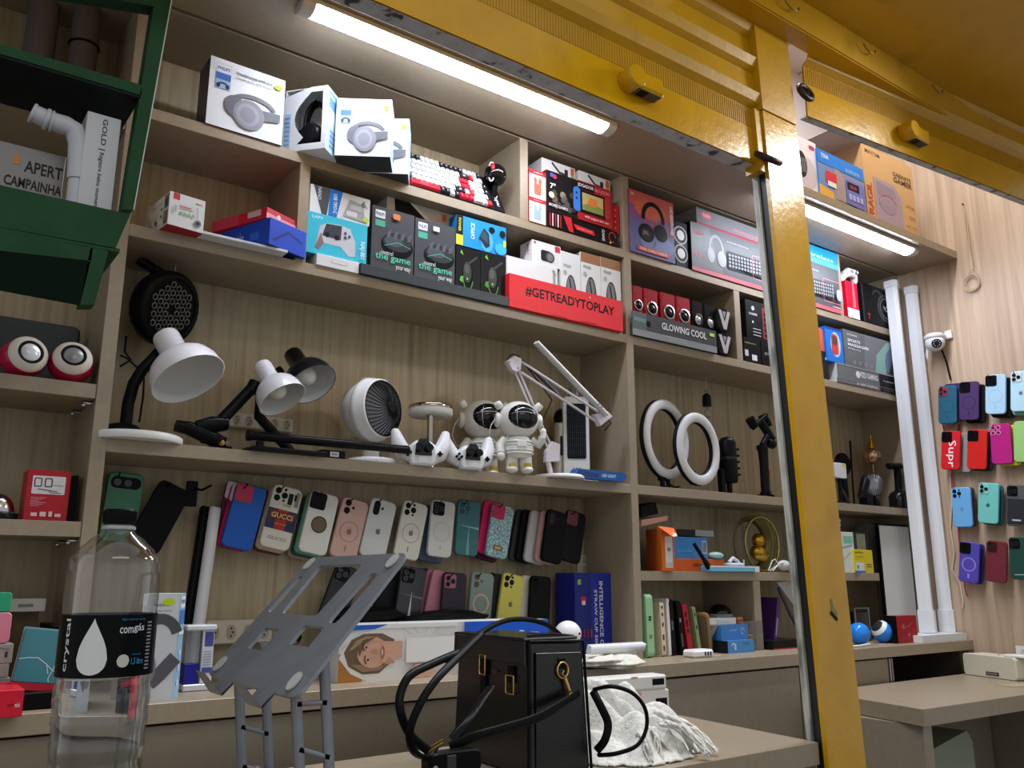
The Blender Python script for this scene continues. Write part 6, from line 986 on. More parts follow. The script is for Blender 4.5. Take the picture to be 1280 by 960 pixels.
q = atY(1262, 806, -.16); c = MB(); c.box((0, 0, 0), (.15, .003, .036), M('e6e2dc', .4), 0).text('XC 1000', (.02, -.0002, .012), (.10, 0, 0), (0, 0, .014), .0003, M('8ac0e0')); c.box((0.02, -.02, 0), (.15, .0, .004), M('c05a5a', .4), 0); c.build('price_card', None, Matrix.Translation(sp.location) @ (Matrix.Rotation(an, 4, 'Z') @ Vector((W*.70, .082, H+.0012))), (0, 0, an), label='white card with pale blue lettering standing on the cream speaker', cat='card')
q = atZ(1255, 858, ZTAB); MB().box((0, 0, .0004), (.16, .07, .0016), M('a9a07e', .4), 0).build('banknote', None, (q.x, q.y-.03, ZTAB), (0, 0, -.3), label='folded olive paper slip lying on the right front table', cat='paper')
# under the right table
q = atY(1245, 940, -.35)
gbx = MB(); gbx.prism([(0, 0), (.30, 0), (.30, .20), (.265, .235), (.0, .20)], (0, 0, 0), (1, 0, 0), (0, 0, 1), -.15, M('8c9684', .5), .002); gbx.build('storage_carton', None, (2.63, -.40, .40), (0, 0, .05), label='pale green carton in the shade under the right front table', cat='carton')
MB().box((2.47, -.50, .37), (3.39, -.225, .398), CAB, .001).build('table_shelf', None, label='low shelf board under the right front table', cat='shelf board')
sph_ = lump('grey_bag', 'rounded pale grey bag under the right table beside the carton', 'bag', (2.535, -.44, .485), (.075, .05, .09), M('b9bcb4', .5), 21, .08)
MB().sph((0, 0, 0), (.012, .012, .014), M('c04a6a', .4), 14, 8).tube([(0, 0, -.012), (.002, 0, -.05)], .004, M('8a2a4a', .4), 6).build('pink_pull', None, (2.535, -.44, .62), label='small pink tag above the grey bag under the table', cat='tag')
# ------------------------------------------------------------ phone cases
def phone_case(name_label, px, Y, tilt, col, cam_style='tri', logo=None, w=.076, h=.154, t=.011, rough=.4, metal=0., camc='0f0f11', group='phone cases hanging on the back wall', wall='back', yaw=0., pitch=0., mat=None, extra=None, dz=0., hook=None, logoc='6a6660'):
    c = atY(*px, Y) if wall == 'back' else atX(*px, XR-Y)
    rz = yaw if wall == 'back' else -PI/2+yaw
    e = thing('phone_case', name_label, 'phone case', (c.x, c.y, c.z+dz), (pitch, tilt, rz), group)
    m = MB(); m.prism(rr(-w/2, -h/2, w/2, h/2, .014, 6), (0, t/2, 0), (1, 0, 0), (0, 0, 1), t, mat or M(col, rough, metal), .0025, True); m.build('shell', e)
    f = (0, -t/2, 0); U = (1, 0, 0); V = (0, 0, 1); bk = M(camc, .25)
    cx, cz = -w/2+.022, h/2-.024
    k = MB()
    if cam_style in ('tri', 'square', 'open'):
        s = .0185 if cam_style != 'open' else .021
        k.prism(rr(cx-s, cz-s, cx+s, cz+s, .007), f, U, V, .0018, bk if cam_style != 'frame' else M(col, rough), .0004)
        if cam_style != 'open':
            for (a, b) in ((-.008, .008), (-.008, -.008), (.008, 0)): k.prism(ell(cx+a, cz+b, .0072, .0072, 18), (0, -t/2-.0018, 0), U, V, .0012, M('2a2c32', .12)); k.prism(ell(cx+a, cz+b, .0035, .0035, 12), (0, -t/2-.003, 0), U, V, .0003, M('050507', .05))
    elif cam_style == 'holes':
        for (a, b) in ((-.008, .009), (-.008, -.009), (.010, .0)): k.prism(ell(cx+a, cz+b, .0078, .0078, 20), f, U, V, .0008, bk)
        k.prism(ell(cx+.010, cz+.014, .0035, .0035, 12), f, U, V, .0008, bk).prism(ell(cx+.010, cz-.013, .003, .003, 12), f, U, V, .0008, bk)
    elif cam_style == 'pair': 
        for b in (.010, -.010): k.prism(ell(cx-.004, cz+b, .0085, .0085, 20), f, U, V, .0008, bk)
        k.prism(ell(cx+.012, cz, .0035, .0035, 12), f, U, V, .0008, bk)
    elif cam_style == 'pill': k.prism(rr(cx-.012, cz-.021, cx+.006, cz+.017, .0088), f, U, V, .0008, bk).prism(ell(cx+.014, cz, .0035, .0035, 12), f, U, V, .0008, bk)
    elif cam_style == 'bar': k.prism(rr(-w/2+.006, cz-.012, w/2-.006, cz+.014, .012), f, U, V, .0010, bk, .0003).prism(ell(-.018, cz+.001, .008, .008), (0, -t/2-.001, 0), U, V, .0006, M('2a2c32', .12)).prism(ell(.004, cz+.001, .008, .008), (0, -t/2-.001, 0), U, V, .0006, M('2a2c32', .12))
    elif cam_style == 'rings':
        for (a, b) in ((-.010, .010), (-.010, -.010), (.010, .010), (.010, -.010)): k.prism(ell(cx+a, cz+b, .0088, .0088, 20), f, U, V, .0018, M('e6a0c4', .3)); k.prism(ell(cx+a, cz+b, .0064, .0064, 18), (0, -t/2-.0018, 0), U, V, .0006, M('7a1a50', .2))
    if k.v: k.build('camera_opening', e)
    q = MB(); lg = M(logoc, .4)
    def ring(cz_, R1, R2, mt, off=.0003): q.ringflat(ell(0, cz_, R1, R1, 36), ell(0, cz_, R2, R2, 36), f, U, V, off, mt)
    def apple(cz_, s):
        o = [(0, .62), (.22, .78), (.48, .80), (.72, .62), (.60, .40), (.58, .12), (.78, -.14), (.62, -.58), (.36, -.86), (.14, -.80), (0, -.76), (-.14, -.80), (-.36, -.86), (-.64, -.56), (-.82, -.08), (-.78, .40), (-.52, .74), (-.22, .78)]
        q.flat([(x*s, cz_+y*s) for x, y in o], f, U, V, .0004, lg).flat([(x*s, cz_+y*s) for x, y in ((.02, .92), (.10, 1.22), (.40, 1.42), (.36, 1.12))], f, U, V, .0004, lg)
    for l in (logo or []):
        if l == 'ring': ring(-.008, .026, .0245, lg); q.flat([(-.0016, -.058), (.0016, -.058), (.0016, -.044), (-.0016, -.044)], f, U, V, .0003, lg)
        elif l == 'bigring': ring(-.008, .027, .022, lg); q.flat([(-.004, -.060), (.004, -.060), (.004, -.042), (-.004, -.042)], f, U, V, .0003, lg)
        elif l == 'apple': apple(-.008, .0085)
        elif l == 'hole': ring(-.004, .021, .0185, M('2a2420', .3)); q.flat(ell(0, -.004, .0186, .0186, 30), f, U, V, .0004, M('6f5d48', .5))
        elif callable(l): l(q, f, U, V, w, h)
    if q.v: q.build('back_print', e)
    if hook:
        hk = MB(); hk.tube([(-w/2+.018, .03, h/2-.012), (-w/2+.018, -.012, h/2-.012), (-w/2+.019, -.022, h/2-.004)], .0018, M('1a1a1b', .3, .6), 6)
        hk.build('hang_loop', e)
    return e
def gucci(q, f, U, V, w, h):
    R = lambda a, b, c, d, col, off=.0003: q.flat([(a*w, b*h), (c*w, b*h), (c*w, d*h), (a*w, d*h)], f, U, V, off, M(col, .5))
    R(-.5, -.20, .5, .12, '2b3350'); R(-.18, -.20, .18, .12, 'a83028', .0004); R(-.42, -.04, .42, .08, '7a2a22', .0005)
    q.text('GUCCI', (-.36*w, f[1], -.02*h), (.72*w, 0, 0), (0, 0, .08*h), .0007, M('d8c27a', .5)); q.text('GUCCI', (-.30*w, f[1], -.36*h), (.60*w, 0, 0), (0, 0, .05*h), .0004, M('8a8680', .5)); q.text('made in italy', (-.2*w, f[1], -.13*h), (.4*w, 0, 0), (0, 0, .04*h), .0006, M('c8a04a', .5))
    q.text('CHANEL', (-.08*w, f[1], .18*h), (.30*w, 0, 0), (0, 0, .03*h), .0004, M('6a665e', .5)); R(.06, .22, .22, .40, '2a2822'); R(.30, .20, .44, .44, '8a867a'); R(.26, .30, .34, .40, '1c1b18', .0005)
def supr(q, f, U, V, w, h): q.text('Supr', (.16*w, f[1], .30*h), (0, 0, -.72*h), (.36*w, 0, 0), .0004, M('f4f0f0', .4)) if 0 else q.text('Supr', (-.22*w, f[1], .26*h), (0, 0, -.70*h), (.50*w, 0, 0), .0004, M('f4f0f0', .4))
def streak(c1, c2):
    def g(q, f, U, V, w, h):
        q.flat([(-.04*w, -.48*h), (.10*w, -.48*h), (.02*w, .10*h)], f, U, V, .0003, M(c1, .3)); q.flat([(-.46*w, .04*h), (.46*w, -.02*h), (.46*w, .02*h)], f, U, V, .0004, M(c2, .3))
    return g
def tag(q, f, U, V, w, h): q.flat([(-.20*w, -.36*h), (.20*w, -.36*h), (.20*w, -.27*h), (-.20*w, -.27*h)], f, U, V, .0006, M('6a5230', .4)).flat([(-.14*w, -.34*h), (.14*w, -.34*h), (.14*w, -.29*h), (-.14*w, -.29*h)], f, U, V, .0008, M('c8a868', .4))
def cardslot(q, f, U, V, w, h): q.prism(rr(-.44*w, -.44*h, .44*w, .16*h, .004), f, U, V, .003, M('2c2e33', .4), .001).flat([(-.2*w, -.37*h), (.2*w, -.37*h), (.2*w, -.335*h), (-.2*w, -.335*h)], (0, f[1]-.003, 0), U, V, .0005, M('c8c8cc', .3))
GLIT = nmat('glitter_turquoise', [(.38, '3f6f74'), (.48, 'a8d0d0'), (.56, '5d8e94'), (.66, 'e4f4f4')], (1, 1, 1), 300, 1, .25)
YB = .155; TL_ = .20
B = phone_case
B('sage green phone case with a wide camera slot, next to the left upright', (152, 634), .19, .06, '4d8a6c', 'bar', hook=1)
B('black phone case hanging askew behind the bottle cap', (199, 646), .175, .42, '0c0c0d', None, hook=1, h=.158)
# empty hook
q = atY(240, 617, .215); hk = thing('wall_hook', 'empty black hook on the back wall left of the blue phone case', 'hook', (q.x, .2215, q.z)); MB().box((-.013, -.006, -.030), (.013, -.0003, .030), BKP, .002).build('plate', hk); MB().tube([(.006, -.006, .012), (.012, -.045, .006), (.030, -.055, .018)], .0028, BKP, 8).build('prong', hk)
# row one, front cases with those hanging behind them
B('crimson phone case just behind the blue one', (299, 647), .165, TL_, 'b01e4c', 'open', camc='e8dce0', hook=1)
B('purple phone case edge furthest behind the blue one', (294, 643), .180, TL_-.04, '5a2048', 'open', camc='e0d8dc')
B('blue phone case hanging at the left end of the upper row', (305, 646), YB-.006, TL_, '1c58b4', 'open', camc='b8304a', hook=1)
B('brown phone case peeking out behind the letter-printed one', (343, 653), .178, TL_-.01, '6a3038', None)
B('beige phone case just behind the letter-printed one', (346, 650), .164, TL_, 'cdb29c', None)
B('cream phone case printed with a red and blue band and letters', (351, 647), YB-.006, TL_, 'ddd8c8', 'holes', [gucci], hook=1)
B('rose phone case edge behind the case with the round hole', (384, 661), .196, TL_-.02, 'b9998e', None)
B('dark green phone case edge behind the case with the round hole', (389, 659), .181, TL_-.01, '2c5a48', None)
B('mint phone case just behind the case with the round hole', (393, 656), .166, TL_, '6aa890', None)
B('white phone case with a round see-through hole', (398, 654), YB-.004, TL_, 'e6e4da', 'open', ['hole'], hook=1)
B('pale pink phone case with a ring print in the upper row', (436, 661), YB, TL_+.02, 'cfa89c', 'pair', ['ring', 'apple'], logoc='8f6a60', hook=1)
B('plain white phone case with fruit logo, between pink and cream', (472, 661), YB, TL_+.02, 'd2d2cf', 'pill', ['apple'], hook=1)
B('creamy white phone case with ring print, two-tone in the shade', (513, 663), YB, TL_, 'd9d6c8', 'holes', ['ring', 'apple'], logoc='7a766c', hook=1)
B('slate blue phone case edge below the white ringed case', (541, 668), .19, TL_-.06, '56617c', None)
B('white phone case with a pale ring, beside the teal one', (551, 661), YB, .09, 'd3d2cc', 'square', ['ring'], logoc='a8a69e', hook=1)
B('teal phone case with a shiny streak', (584, 660), YB, .07, '3d6d70', 'holes', [streak('6f9fa0', '8fb8b8')], hook=1, camc='24484a')
B('dark maroon phone case edge behind the glitter case', (612, 668), .185, TL_, '4a1830', None)
B('hot pink phone case behind the glitter case', (613, 660), .170, TL_-.02, 'd8245e', None)
B('turquoise glitter phone case with a small gold tag', (624, 664), YB-.004, TL_, None, 'open', [tag], mat=GLIT, camc='c01e58', hook=1)
B('dark grey see-through phone case, left of the black group', (653, 671), .185, TL_, '3c3c40', None)
B('black phone case second from left in the black group', (661, 671), .170, TL_-.01, '111113', None)
B('pale grey rimmed phone case in the black group', (671, 672), .155, TL_-.01, 'b9b6b4', None)
B('dusty pink phone case among the black ones', (684, 672), .140, TL_-.02, 'c09088', None, hook=1)
B('plain black phone case in front of the dusty pink one', (692, 671), .125, TL_-.02, '0e0e0f', 'pill', camc='2a2a2d')
B('black phone case with thin pinkish rim, rightmost of the black group', (716, 671), .13, TL_, '19161a', 'open', camc='6a2a34', hook=1)
# row two
B('black glossy phone case, lower row behind the laptop stand', (424, 745), .16, .35, '101012', 'tri', hook=1, rough=.2)
B('dark phone case, lower row between stand and mirrored case', (486, 748), .17, .28, '1b1c20', 'pill')
B('mirrored black phone case with a light streak in lower row', (512, 746), .15, .14, '33343c', 'tri', [streak('d8d8de', '6a6a72')], rough=.15, hook=1)
B('dark green phone case edge behind the rose cases', (534, 748), .195, .20, '2a3430', None)
B('dusty rose phone case, left of two in the lower row', (541, 749), .180, .22, 'b06f80', None)
B('dusty rose phone case, right of two in the lower row', (548, 750), .165, .22, 'b87888', None)
B('dark plum phone case with rosy camera opening, lower row', (566, 752), YB-.008, .06, '2e2a34', 'square', camc='a06070', hook=1)
B('clear phone case with a rose gold ring over mint, lower row', (600, 751), YB-.004, .10, '7e8f86', 'pair', ['bigring'], logoc='d0a898', hook=1, camc='5a4a44')
B('black phone case edge left of the yellow one', (619, 752), .185, .18, '1a1a1c', None)
B('dark grey phone case just behind the yellow one', (625, 753), .168, .18, '2c2c2e', None)
B('pale yellow phone case with fruit logo', (637, 752), YB-.002, .18, 'd8cf62', 'holes', ['apple'], hook=1, camc='1a1a12')
B('black phone case edge behind the cream-rimmed one, lower row', (655, 755), .185, .16, '202022', None)
B('cream phone case edge behind the matte black one, lower row', (660, 754), .168, .16, 'cfcbbb', None)
B('matte black phone case at the right end of the lower row', (674, 754), YB-.004, .07, '141416', 'pill', ['ring'], logoc='1f1f22', hook=1, camc='060607')
# black soft pouches on the printed box
lump('black_pouch', 'soft black pouch lying behind the long printed box, green price spot', 'pouch', (atY(470, 765, .10).x, .115, ZW+.125), (.10, .030, .030), M('101012', .5), 12, .2)
lump('black_pouch', 'folded black leather pouch lying behind the long printed box', 'pouch', (atY(560, 764, .10).x, .110, ZW+.122), (.13, .035, .022), M('19191b', .45), 14, .2)
carton('pouch_stand_box', 'plain black box behind the long printed box', 'box', (424, 782), (640, 772), .075, ZW, .08, '0e0e10', {}, H=.09)
# white tube leaning on the wall
a, b = atY(267, 637, .18), atY(240, 800, .06); b.z = ZW+.002; d = b-a
tbx = MB(); tbx.tube([(0, 0, 0), a-b], [(.024, .016)]*2, M('dedee0', .35), 4, flat=(0, -1, 0)); tbx.tube([(-.020, .006, 0), (a-b)+Vector((-.020, .006, .004))], [(.014, .012)]*2, BLACK, 4, flat=(0, -1, 0))
tbx.build('tube_carton', None, b, label='long white and black carton leaning on the back wall above the headphone box', cat='carton')
# ------------------------------------------------------------ right wall
RW = 'phone cases hanging on the right wall'
def BR_(label, px, Xoff, tilt, col, cs='tri', logo=None, **k): return phone_case(label, px, Xoff, tilt, col, cs, logo, wall='right', group=RW, **k)
BR_('plum phone case edge behind the petrol blue one on the right wall', (1192, 503), .024, .10, '3a2a5a', None)
BR_('petrol blue phone case with ring, first in the top right-wall row', (1185, 506), .040, .10, '24566e', 'square', ['ring'], logoc='173a4c', hook=1, camc='8a3040')
BR_('black phone case behind the violet one on the right wall', (1220, 505), .024, .12, '16161c', None)
BR_('violet phone case with ring, second in the top right-wall row', (1212, 501), .044, .12, '46305e', 'open', ['ring'], logoc='23162f', hook=1)
BR_('brown-black phone case furthest behind the sky blue one', (1257, 498), .020, .12, '3a3230', None)
BR_('black phone case behind the sky blue one on the right wall', (1252, 497), .036, .12, '1a1a1e', None)
BR_('sky blue phone case with ring in the top right-wall row', (1245, 493), .056, .12, 'a9cfe6', 'open', ['ring'], logoc='86a8bc', hook=1)
BR_('mint phone case edge under the ice blue one at the frame edge', (1279, 494), .030, .12, '7fb0a4', None)
BR_('ice blue phone case with fruit logo cut by the frame edge', (1277, 489), .050, .12, 'b4dcec', 'tri', ['apple'], hook=1, camc='d0d8dc')
BR_('grey phone case edge behind the red lettered one', (1204, 566), .024, .14, '8a8a88', None)
BR_('red phone case with white lettering reading downwards', (1189, 563), .046, .14, 'c81f2a', 'open', [supr], hook=1)
BR_('navy phone case edge behind the plain red one on the right wall', (1229, 564), .024, .14, '1e2440', None)
BR_('plain red phone case with black bumper edge on the right wall', (1222, 562), .046, .14, 'c8241f', 'open', hook=1)
BR_('yellow phone case behind the magenta one', (1262, 557), .034, .06, 'd8d02a', None)
BR_('grey phone case edge furthest behind the magenta one', (1268, 556), .018, .06, '8a8a88', None)
BR_('magenta phone case with four round camera rings', (1252, 555), .052, .06, 'b02078', 'rings', hook=1)
BR_('lime green phone case cut by the frame edge', (1281, 552), .050, .10, '9cc87a', None)
BR_('dark phone case edge behind the light blue one', (1207, 634), .024, .04, '4a3038', None)
BR_('light blue phone case with three lenses, third right-wall row', (1203, 634), .044, .04, '6cabe0', 'holes', ['apple'], logoc='5a94c4', hook=1, camc='10182a')
BR_('dark teal phone case edge behind the aqua one', (1241, 631), .024, .14, '2f6068', None)
BR_('aqua phone case with fruit logo in the third right-wall row', (1236, 629), .046, .14, '74c6c0', 'tri', ['apple'], logoc='2a5a5a', hook=1, camc='88d0ca')
BR_('black card-holder phone case with grey top, third right-wall row', (1272, 632), .046, .12, '55565a', 'tri', [cardslot], hook=1)
BR_('navy phone case edge behind the purple-blue one', (1217, 704), .024, .16, '2a2a6a', None)
BR_('purple-blue phone case with a lilac ring, lowest right-wall row', (1212, 703), .046, .16, '5248a8', 'open', ['bigring'], logoc='8f86d8', hook=1)
BR_('wine red translucent phone case, lowest right-wall row', (1246, 702), .046, .14, '6e2c36', 'square', hook=1, camc='42161c')
BR_('dark green rugged phone case cut by the frame edge', (1276, 698), .050, .06, '23473f', 'tri', [lambda q, f, U, V, w, h: q.flat([(-.3*w, -.40*h), (.4*w, -.38*h), (.4*w, -.36*h), (-.3*w, -.38*h)], f, U, V, .0004, M('a8c0b8', .4))], hook=1)
# security camera
c = atX(1168, 428, XR-.06); sc_ = thing('security_camera', 'white round-headed security camera on the right wall', 'camera', (XR-.0005, c.y, c.z)); w_ = M('ececee', .25)
MB().box((-.016, -.050, .015), (0, -.020, .050), w_, .003).box((-.05, -.030, .020), (-.010, -.020, .032), w_, .003).build('bracket', sc_)
MB().sph((-.055, 0, .0), (.036, .038, .036), w_, 28, 16).lathe([(.037, .006), (.039, .010), (.039, .018), (.030, .026), (.0001, .030)], (-.055, 0, .010), (0, 0, 1), w_, 28).build('head', sc_)
ax = Vector((-.72, -.55, -.22)).normalized(); cc = Vector((-.055, 0, -.004))
MB().lathe([(.0001, .037), (.0165, .0355), (.019, .0345), (.019, .030)], cc, ax, M('101014', .1), 26, cap=False).build('lens', sc_)
u = ax.orthogonal().normalized(); v = ax.cross(u); dd = MB()
for i in range(8): t = 2*PI*i/8; dd.sph(cc+ax*.0360+u*.012*math.cos(t)+v*.012*math.sin(t), .002, M('c8c8d0', .2), 8, 6)
dd.build('infrared_led', sc_); MB().tube([(-.050, .036, -.012), (-.052, .044, -.05)], .0035, w_, 8).tube([(-.060, .030, -.020), (-.060, .036, -.062)], .003, w_, 8).build('antenna', sc_)
MB().tube([(-.03, -.012, -.030), (-.012, -.016, -.08), (-.006, -.022, -.155)], .0038, BKP, 8).build('power_cable', sc_)
# hanging coil
n = atX(1204, 257, XR-.004); k = lambda x, y, o=.006: atX(x, y, XR-o)-Vector((XR, n.y, n.z)); st = M('b9a68c', .6)
co_ = thing('cable_coil', 'thin beige cord with a small coil hanging from a nail on the right wall', 'cord', (XR-.0004, n.y, n.z)); MB().cyl((0, 0, .004), (-.012, 0, .006), .003, M('5a4a3a', .4, .6), n=8).build('nail', co_)
MB().tube([k(204+1000, 257), k(1206, 275), k(1209, 300), k(1214, 322), k(1217, 337)], .0018, st, 6).tube([k(1204, 257, .009), k(1209, 280, .009), k(1213, 310, .009), k(1217, 337, .009)], .0016, st, 6).build('cord', co_)
cq = k(1215, 354); cm_ = MB(); rn = random.Random(5)
for i in range(5):
    r_ = .026+.003*i-.006; cm_.tube([(-.004-.002*i, cq.y+r_*math.cos(t)*1.0+rn.uniform(-.002, .002), cq.z+r_*1.12*math.sin(t)) for t in [2*PI*j/26 for j in range(26)]], .0016, st, 5, True)
cm_.tube([k(1211, 340), k(1217, 335, .014), k(1224, 343, .014)], .0016, st, 5).build('coil', co_)
# red and cream cords left of the cases
for lab, col, pts in (('pink and red cord looping down the left side of the right-wall cases', 'b84a5a', [(1178, 530), (1182, 545), (1190, 552), (1200, 540), (1199, 530), (1192, 560), (1190, 595), (1196, 640), (1200, 690), (1206, 735), (1209, 745)]), ('cream cord hanging down the left side of the right-wall cases', 'd8c6ae', [(1187, 590), (1190, 625), (1188, 660), (1193, 690), (1190, 712), (1200, 730), (1204, 752), (1203, 760)])):
    P = [atX(x, y, XR-.008) for x, y in pts]; o = P[0].copy(); MB().tube([p-o for p in P], .0028, M(col, .5), 6).build('cord_strand', None, o, label=lab, cat='cord')
# ------------------------------------------------------------ things on the green rack
zr = atY(20, 238, YG+.10).z
trz = 1.68+gp(0, 262).z if 0 else None
ZRK = gr.location.z+gp(60, 283).z
sg = carton('sign_box', 'grey sign box with black lettering and an orange bell on the green rack', 'sign', (-60, 160), (83, 185), YG+.09, ZRK+.001, .03, '8f8a86', {'F': [('t', .64, .73, .985, .86, 'APERT', '2c2a2a'), ('t', .48, .55, .995, .66, 'CAMPAINHA', '2c2a2a'), ('p', [(.53, .79), (.60, .79), (.590, .86), (.565, .92), (.54, .86)], 'c08040'), ('l', [(.0, .06), (.9, .05)], .01, '6a6664')]})
gbx = carton('doorbell_box', 'tall white box with sideways black lettering on the green rack', 'box', (110, 138), (152, 150), YG+.035, ZRK+.001, .05, 'd0d0d2', {'F': [('td', .42, .72, .62, .97, 'GOLD |', '3a3a3e'), ('td', .44, .22, .60, .70, 'Registre belos momentos', '2a2a2e')], 'R': [('r', 0, 0, 1, 1, '1a1a1c')]})
q0 = Vector((atY(82, 175, YG+.05).x, YG+.05, ZRK+.001)); k = lambda x, y: atY(x, y, YG+.05)-q0
el = thing('white_pipe_fitting', 'white plastic elbow fitting standing between sign and white box', 'pipe fitting', q0); pl = M('c6c6cc', .3)
MB().cyl(k(40, 141), k(66, 152), .0145, pl, n=26).cyl(k(39, 140.5), k(43, 142.5), .0165, pl, n=26, bev=.001).cyl(k(56, 148), k(61, 150), .0175, pl, n=26, bev=.001).cyl(k(63, 151), k(66, 152), .0175, pl, n=26, bev=.001).build('socket', el)
MB().tube([k(66, 152), k(82, 157), k(93, 163), k(98, 180), k(97, 205), k(96, 225)], [.0150, .0155, .0160, .0155, .0150, .0150], pl, 22).cyl(k(96, 225), (k(96, 225).x, 0, 0), .0125, pl, n=20).build('elbow', el)
# ------------------------------------------------------------ left bay
q0 = atY(98, 60, .12); rm = thing('rolled_mat', 'rolled grey mat tied with a black band, upright in the left bay', 'roll', (q0.x-.02, .12, ZT-.2995)); H_ = .295
MB().cyl((.03, -.01, .0), (.03, -.01, H_), .030, M('5a524e', .6), n=22).cyl((-.055, .03, 0), (-.055, .03, H_), .032, M('625a58', .6), n=22).build('roll', rm); MB().tube([(.03+.031*math.cos(t), -.01+.031*math.sin(t), .20) for t in [2*PI*i/22 for i in range(22)]], .003, BLACK, 6, True).build('band', rm)
q = atY(95, 440, .16); tbl = MB().prism(rr(-.42, 0, 0, .152, .010, 5), (0, 0, 0), (1, 0, 0), (0, 0, 1), .012, M('3c4244', .45), .002); tbl.prism(rr(-.424, -.0, .004, .156, .012, 5), (0, .006, 0), (1, 0, 0), (0, 0, 1), .006, BLACK, .001)
tbl.build('laptop', None, (q.x, .14, 1.4945), (-.14, 0, 0), label='dark grey slab laptop leaning behind the magenta speakers', cat='laptop')
def egg_speaker(label, px, Y, ax, cone):
    c = atY(*px, Y); t = thing('egg_speaker', label, 'speaker', (c.x, Y, 1.4935), group='magenta and white egg speakers'); r = .0415; z = .0395; ax = Vector(ax).normalized()
    MB().sph((0, 0, z), (r*1.05, r*1.05, .039), M('b0103f', .12), 34, 20).build('shell', t)
    MB().lathe([(r*.58, r*1.00), (r*.78, r*.88), (r*.87, r*.77), (r*.90, r*.66)], (0, 0, z), ax, M('e2d8cc', .15), 36, cap=False).lathe([(r*.60, r*1.00), (r*.56, r*.98), (r*.52, r*.92)], (0, 0, z), ax, M('e2d8cc', .15), 36, cap=False).build('front_cap', t)
    MB().lathe([(r*.58, r*.99), (r*.52, r*1.02), (r*.46, r*1.0), (r*.40, r*.97)], (0, 0, z), ax, M('17171a', .3), 32, cap=False).build('surround', t)
    MB().lathe([(r*.43, r*.985), (r*.30, r*1.05), (r*.15, r*1.085), (.0001, r*1.095)], (0, 0, z), ax, M(cone, .25, .2), 28, cap=False).build('cone', t)
egg_speaker('magenta and white egg speaker cut by the left frame edge', (27, 460), .03, (.22, -1, .16), 'e8e8ea'); egg_speaker('magenta and white egg speaker beside the left upright', (87, 468), .03, (-.05, -1, .30), '8a8c8a')
rbx = carton('boxed_adapter', 'red box with white diagram panel on the left bay middle shelf', 'box', (36, 586), (90, 590), .02, 1.214, .07, 'b01c2c', {'F': [('rr', .12, .52, .88, .88, .06, 'e6e2e4'), ('rro', .16, .66, .34, .84, .2, .02, '3a3a3e'), ('rro', .40, .66, .58, .84, .2, .02, '3a3a3e'), ('l', [(.25, .62), (.45, .60), (.7, .58)], .015, '3a3a3e'), ('l', [(.5, .60), (.55, .55), (.8, .55)], .012, '3a3a3e'), ('l', [(.6, .70), (.84, .70)], .010, '6a6a6e')]+[('r', .12, .28+.032*i, .12+.2+.05*(i % 3)*1.5, .29+.032*i, 'd8a0a8') for i in range(6)]+[('rr', .16, .08, .30, .15, .1, 'e8c8cc'), ('rr', .36, .08, .50, .17, .1, 'e8c8cc'), ('rr', .56, .08, .64, .18, .1, 'e8c8cc'), ('rr', .70, .08, .84, .14, .1, 'e8c8cc')]})
carton('black_slim_box', 'black slim box between the red box and the left upright', 'box', (91.5, 594), (99, 595), .045, 1.214, .06, '0c0c0d', {})
q = atY(3, 630, .05); cdm = thing('chrome_bell', 'chrome dome on a black base cut by the left frame edge', 'bell', (q.x-.008, .05, 1.2145)); MB().lathe([(.036, 0), (.038, .012), (.0001, .014)], (0, 0, 0), (0, 0, 1), BKP, 26).build('base', cdm); MB().sph((0, 0, .0145), (.030, .030, .036), CHROME, 26, 10, t1=PI/2).build('dome', cdm)
# lower left, on the worktop
def wbx(name, label, cat, TL, TR, Y, zb, D, col, mk=None, a=0., **k): return carton(name, label, cat, TL, TR, Y, zb, D, col, mk, a=a, **k)
low = wbx('brown_box', 'plain brown box at the far left under a grey flat box', 'box', (-40, 765), (49, 765), .06, ZW, .1, '5b4a2a', {})
wbx('flat_grey_box', 'flat light grey box on the brown box at the far left', 'box', (-20, 749), (58, 749.5), .03, atY(20, 765, .03).z, .12, 'a8a49c', {'F': [('rr', .55, .35, .8, .6, .3, '6a6660')]})
st_ = None; zc = ZW
g3 = wbx('small_grey_box', 'small grey box at the far left, bottom of three', 'box', (-25, 817), (17, 817), -.03, ZW, .06, '8e8c88', {}, H=.050, group='small grey boxes at the far left')
g2_ = wbx('small_grey_box', 'small grey box at the far left, middle of three', 'box', (-25, 806), (15, 806), -.03, top(g3)+.0005, .06, '9a9690', {}, H=.024, group='small grey boxes at the far left')
g1_ = wbx('small_grey_box', 'small grey box with dark square print, top of three at the far left', 'box', (-25, 785), (20, 786), -.03, top(g2_)+.0005, .06, '9c9892', {'F': [('r', .78, .3, .86, .6, '3a3836'), ('l', [(.6, .8), (.9, .7)], .05, '6a6864')]}, H=.034, group='small grey boxes at the far left')
pk_ = MB(); pk_.prism(rr(-.03, 0, .020, .055, .008), (0, 0, 0), (1, 0, 0), (0, 0, 1), .02, M('d8849a', .4), .002); pk_.build('pink_case', None, (atY(-1, 770, -.02).x, -.01, top(g1_)+.0008), label='pink case at the left frame edge on the small grey boxes', cat='case')
MB().prism(rr(-.03, 0, .020, .035, .006), (0, 0, 0), (1, 0, 0), (0, 0, 1), .02, M('2f9a72', .4), .002).build('green_case', None, (atY(-1, 748, -.02).x, -.009, top(g1_)+.0565), label='green case at the left frame edge above the pink one', cat='case')
q = atY(43, 862, -.10); pp = thing('phone_display_pack', 'glossy teal phone pack with cracked film and red bottom edge', 'phone pack', (q.x, -.09, ZW+.0305), (0, .13, 0)); Hh = atY(48, 785, -.09).z-q.z
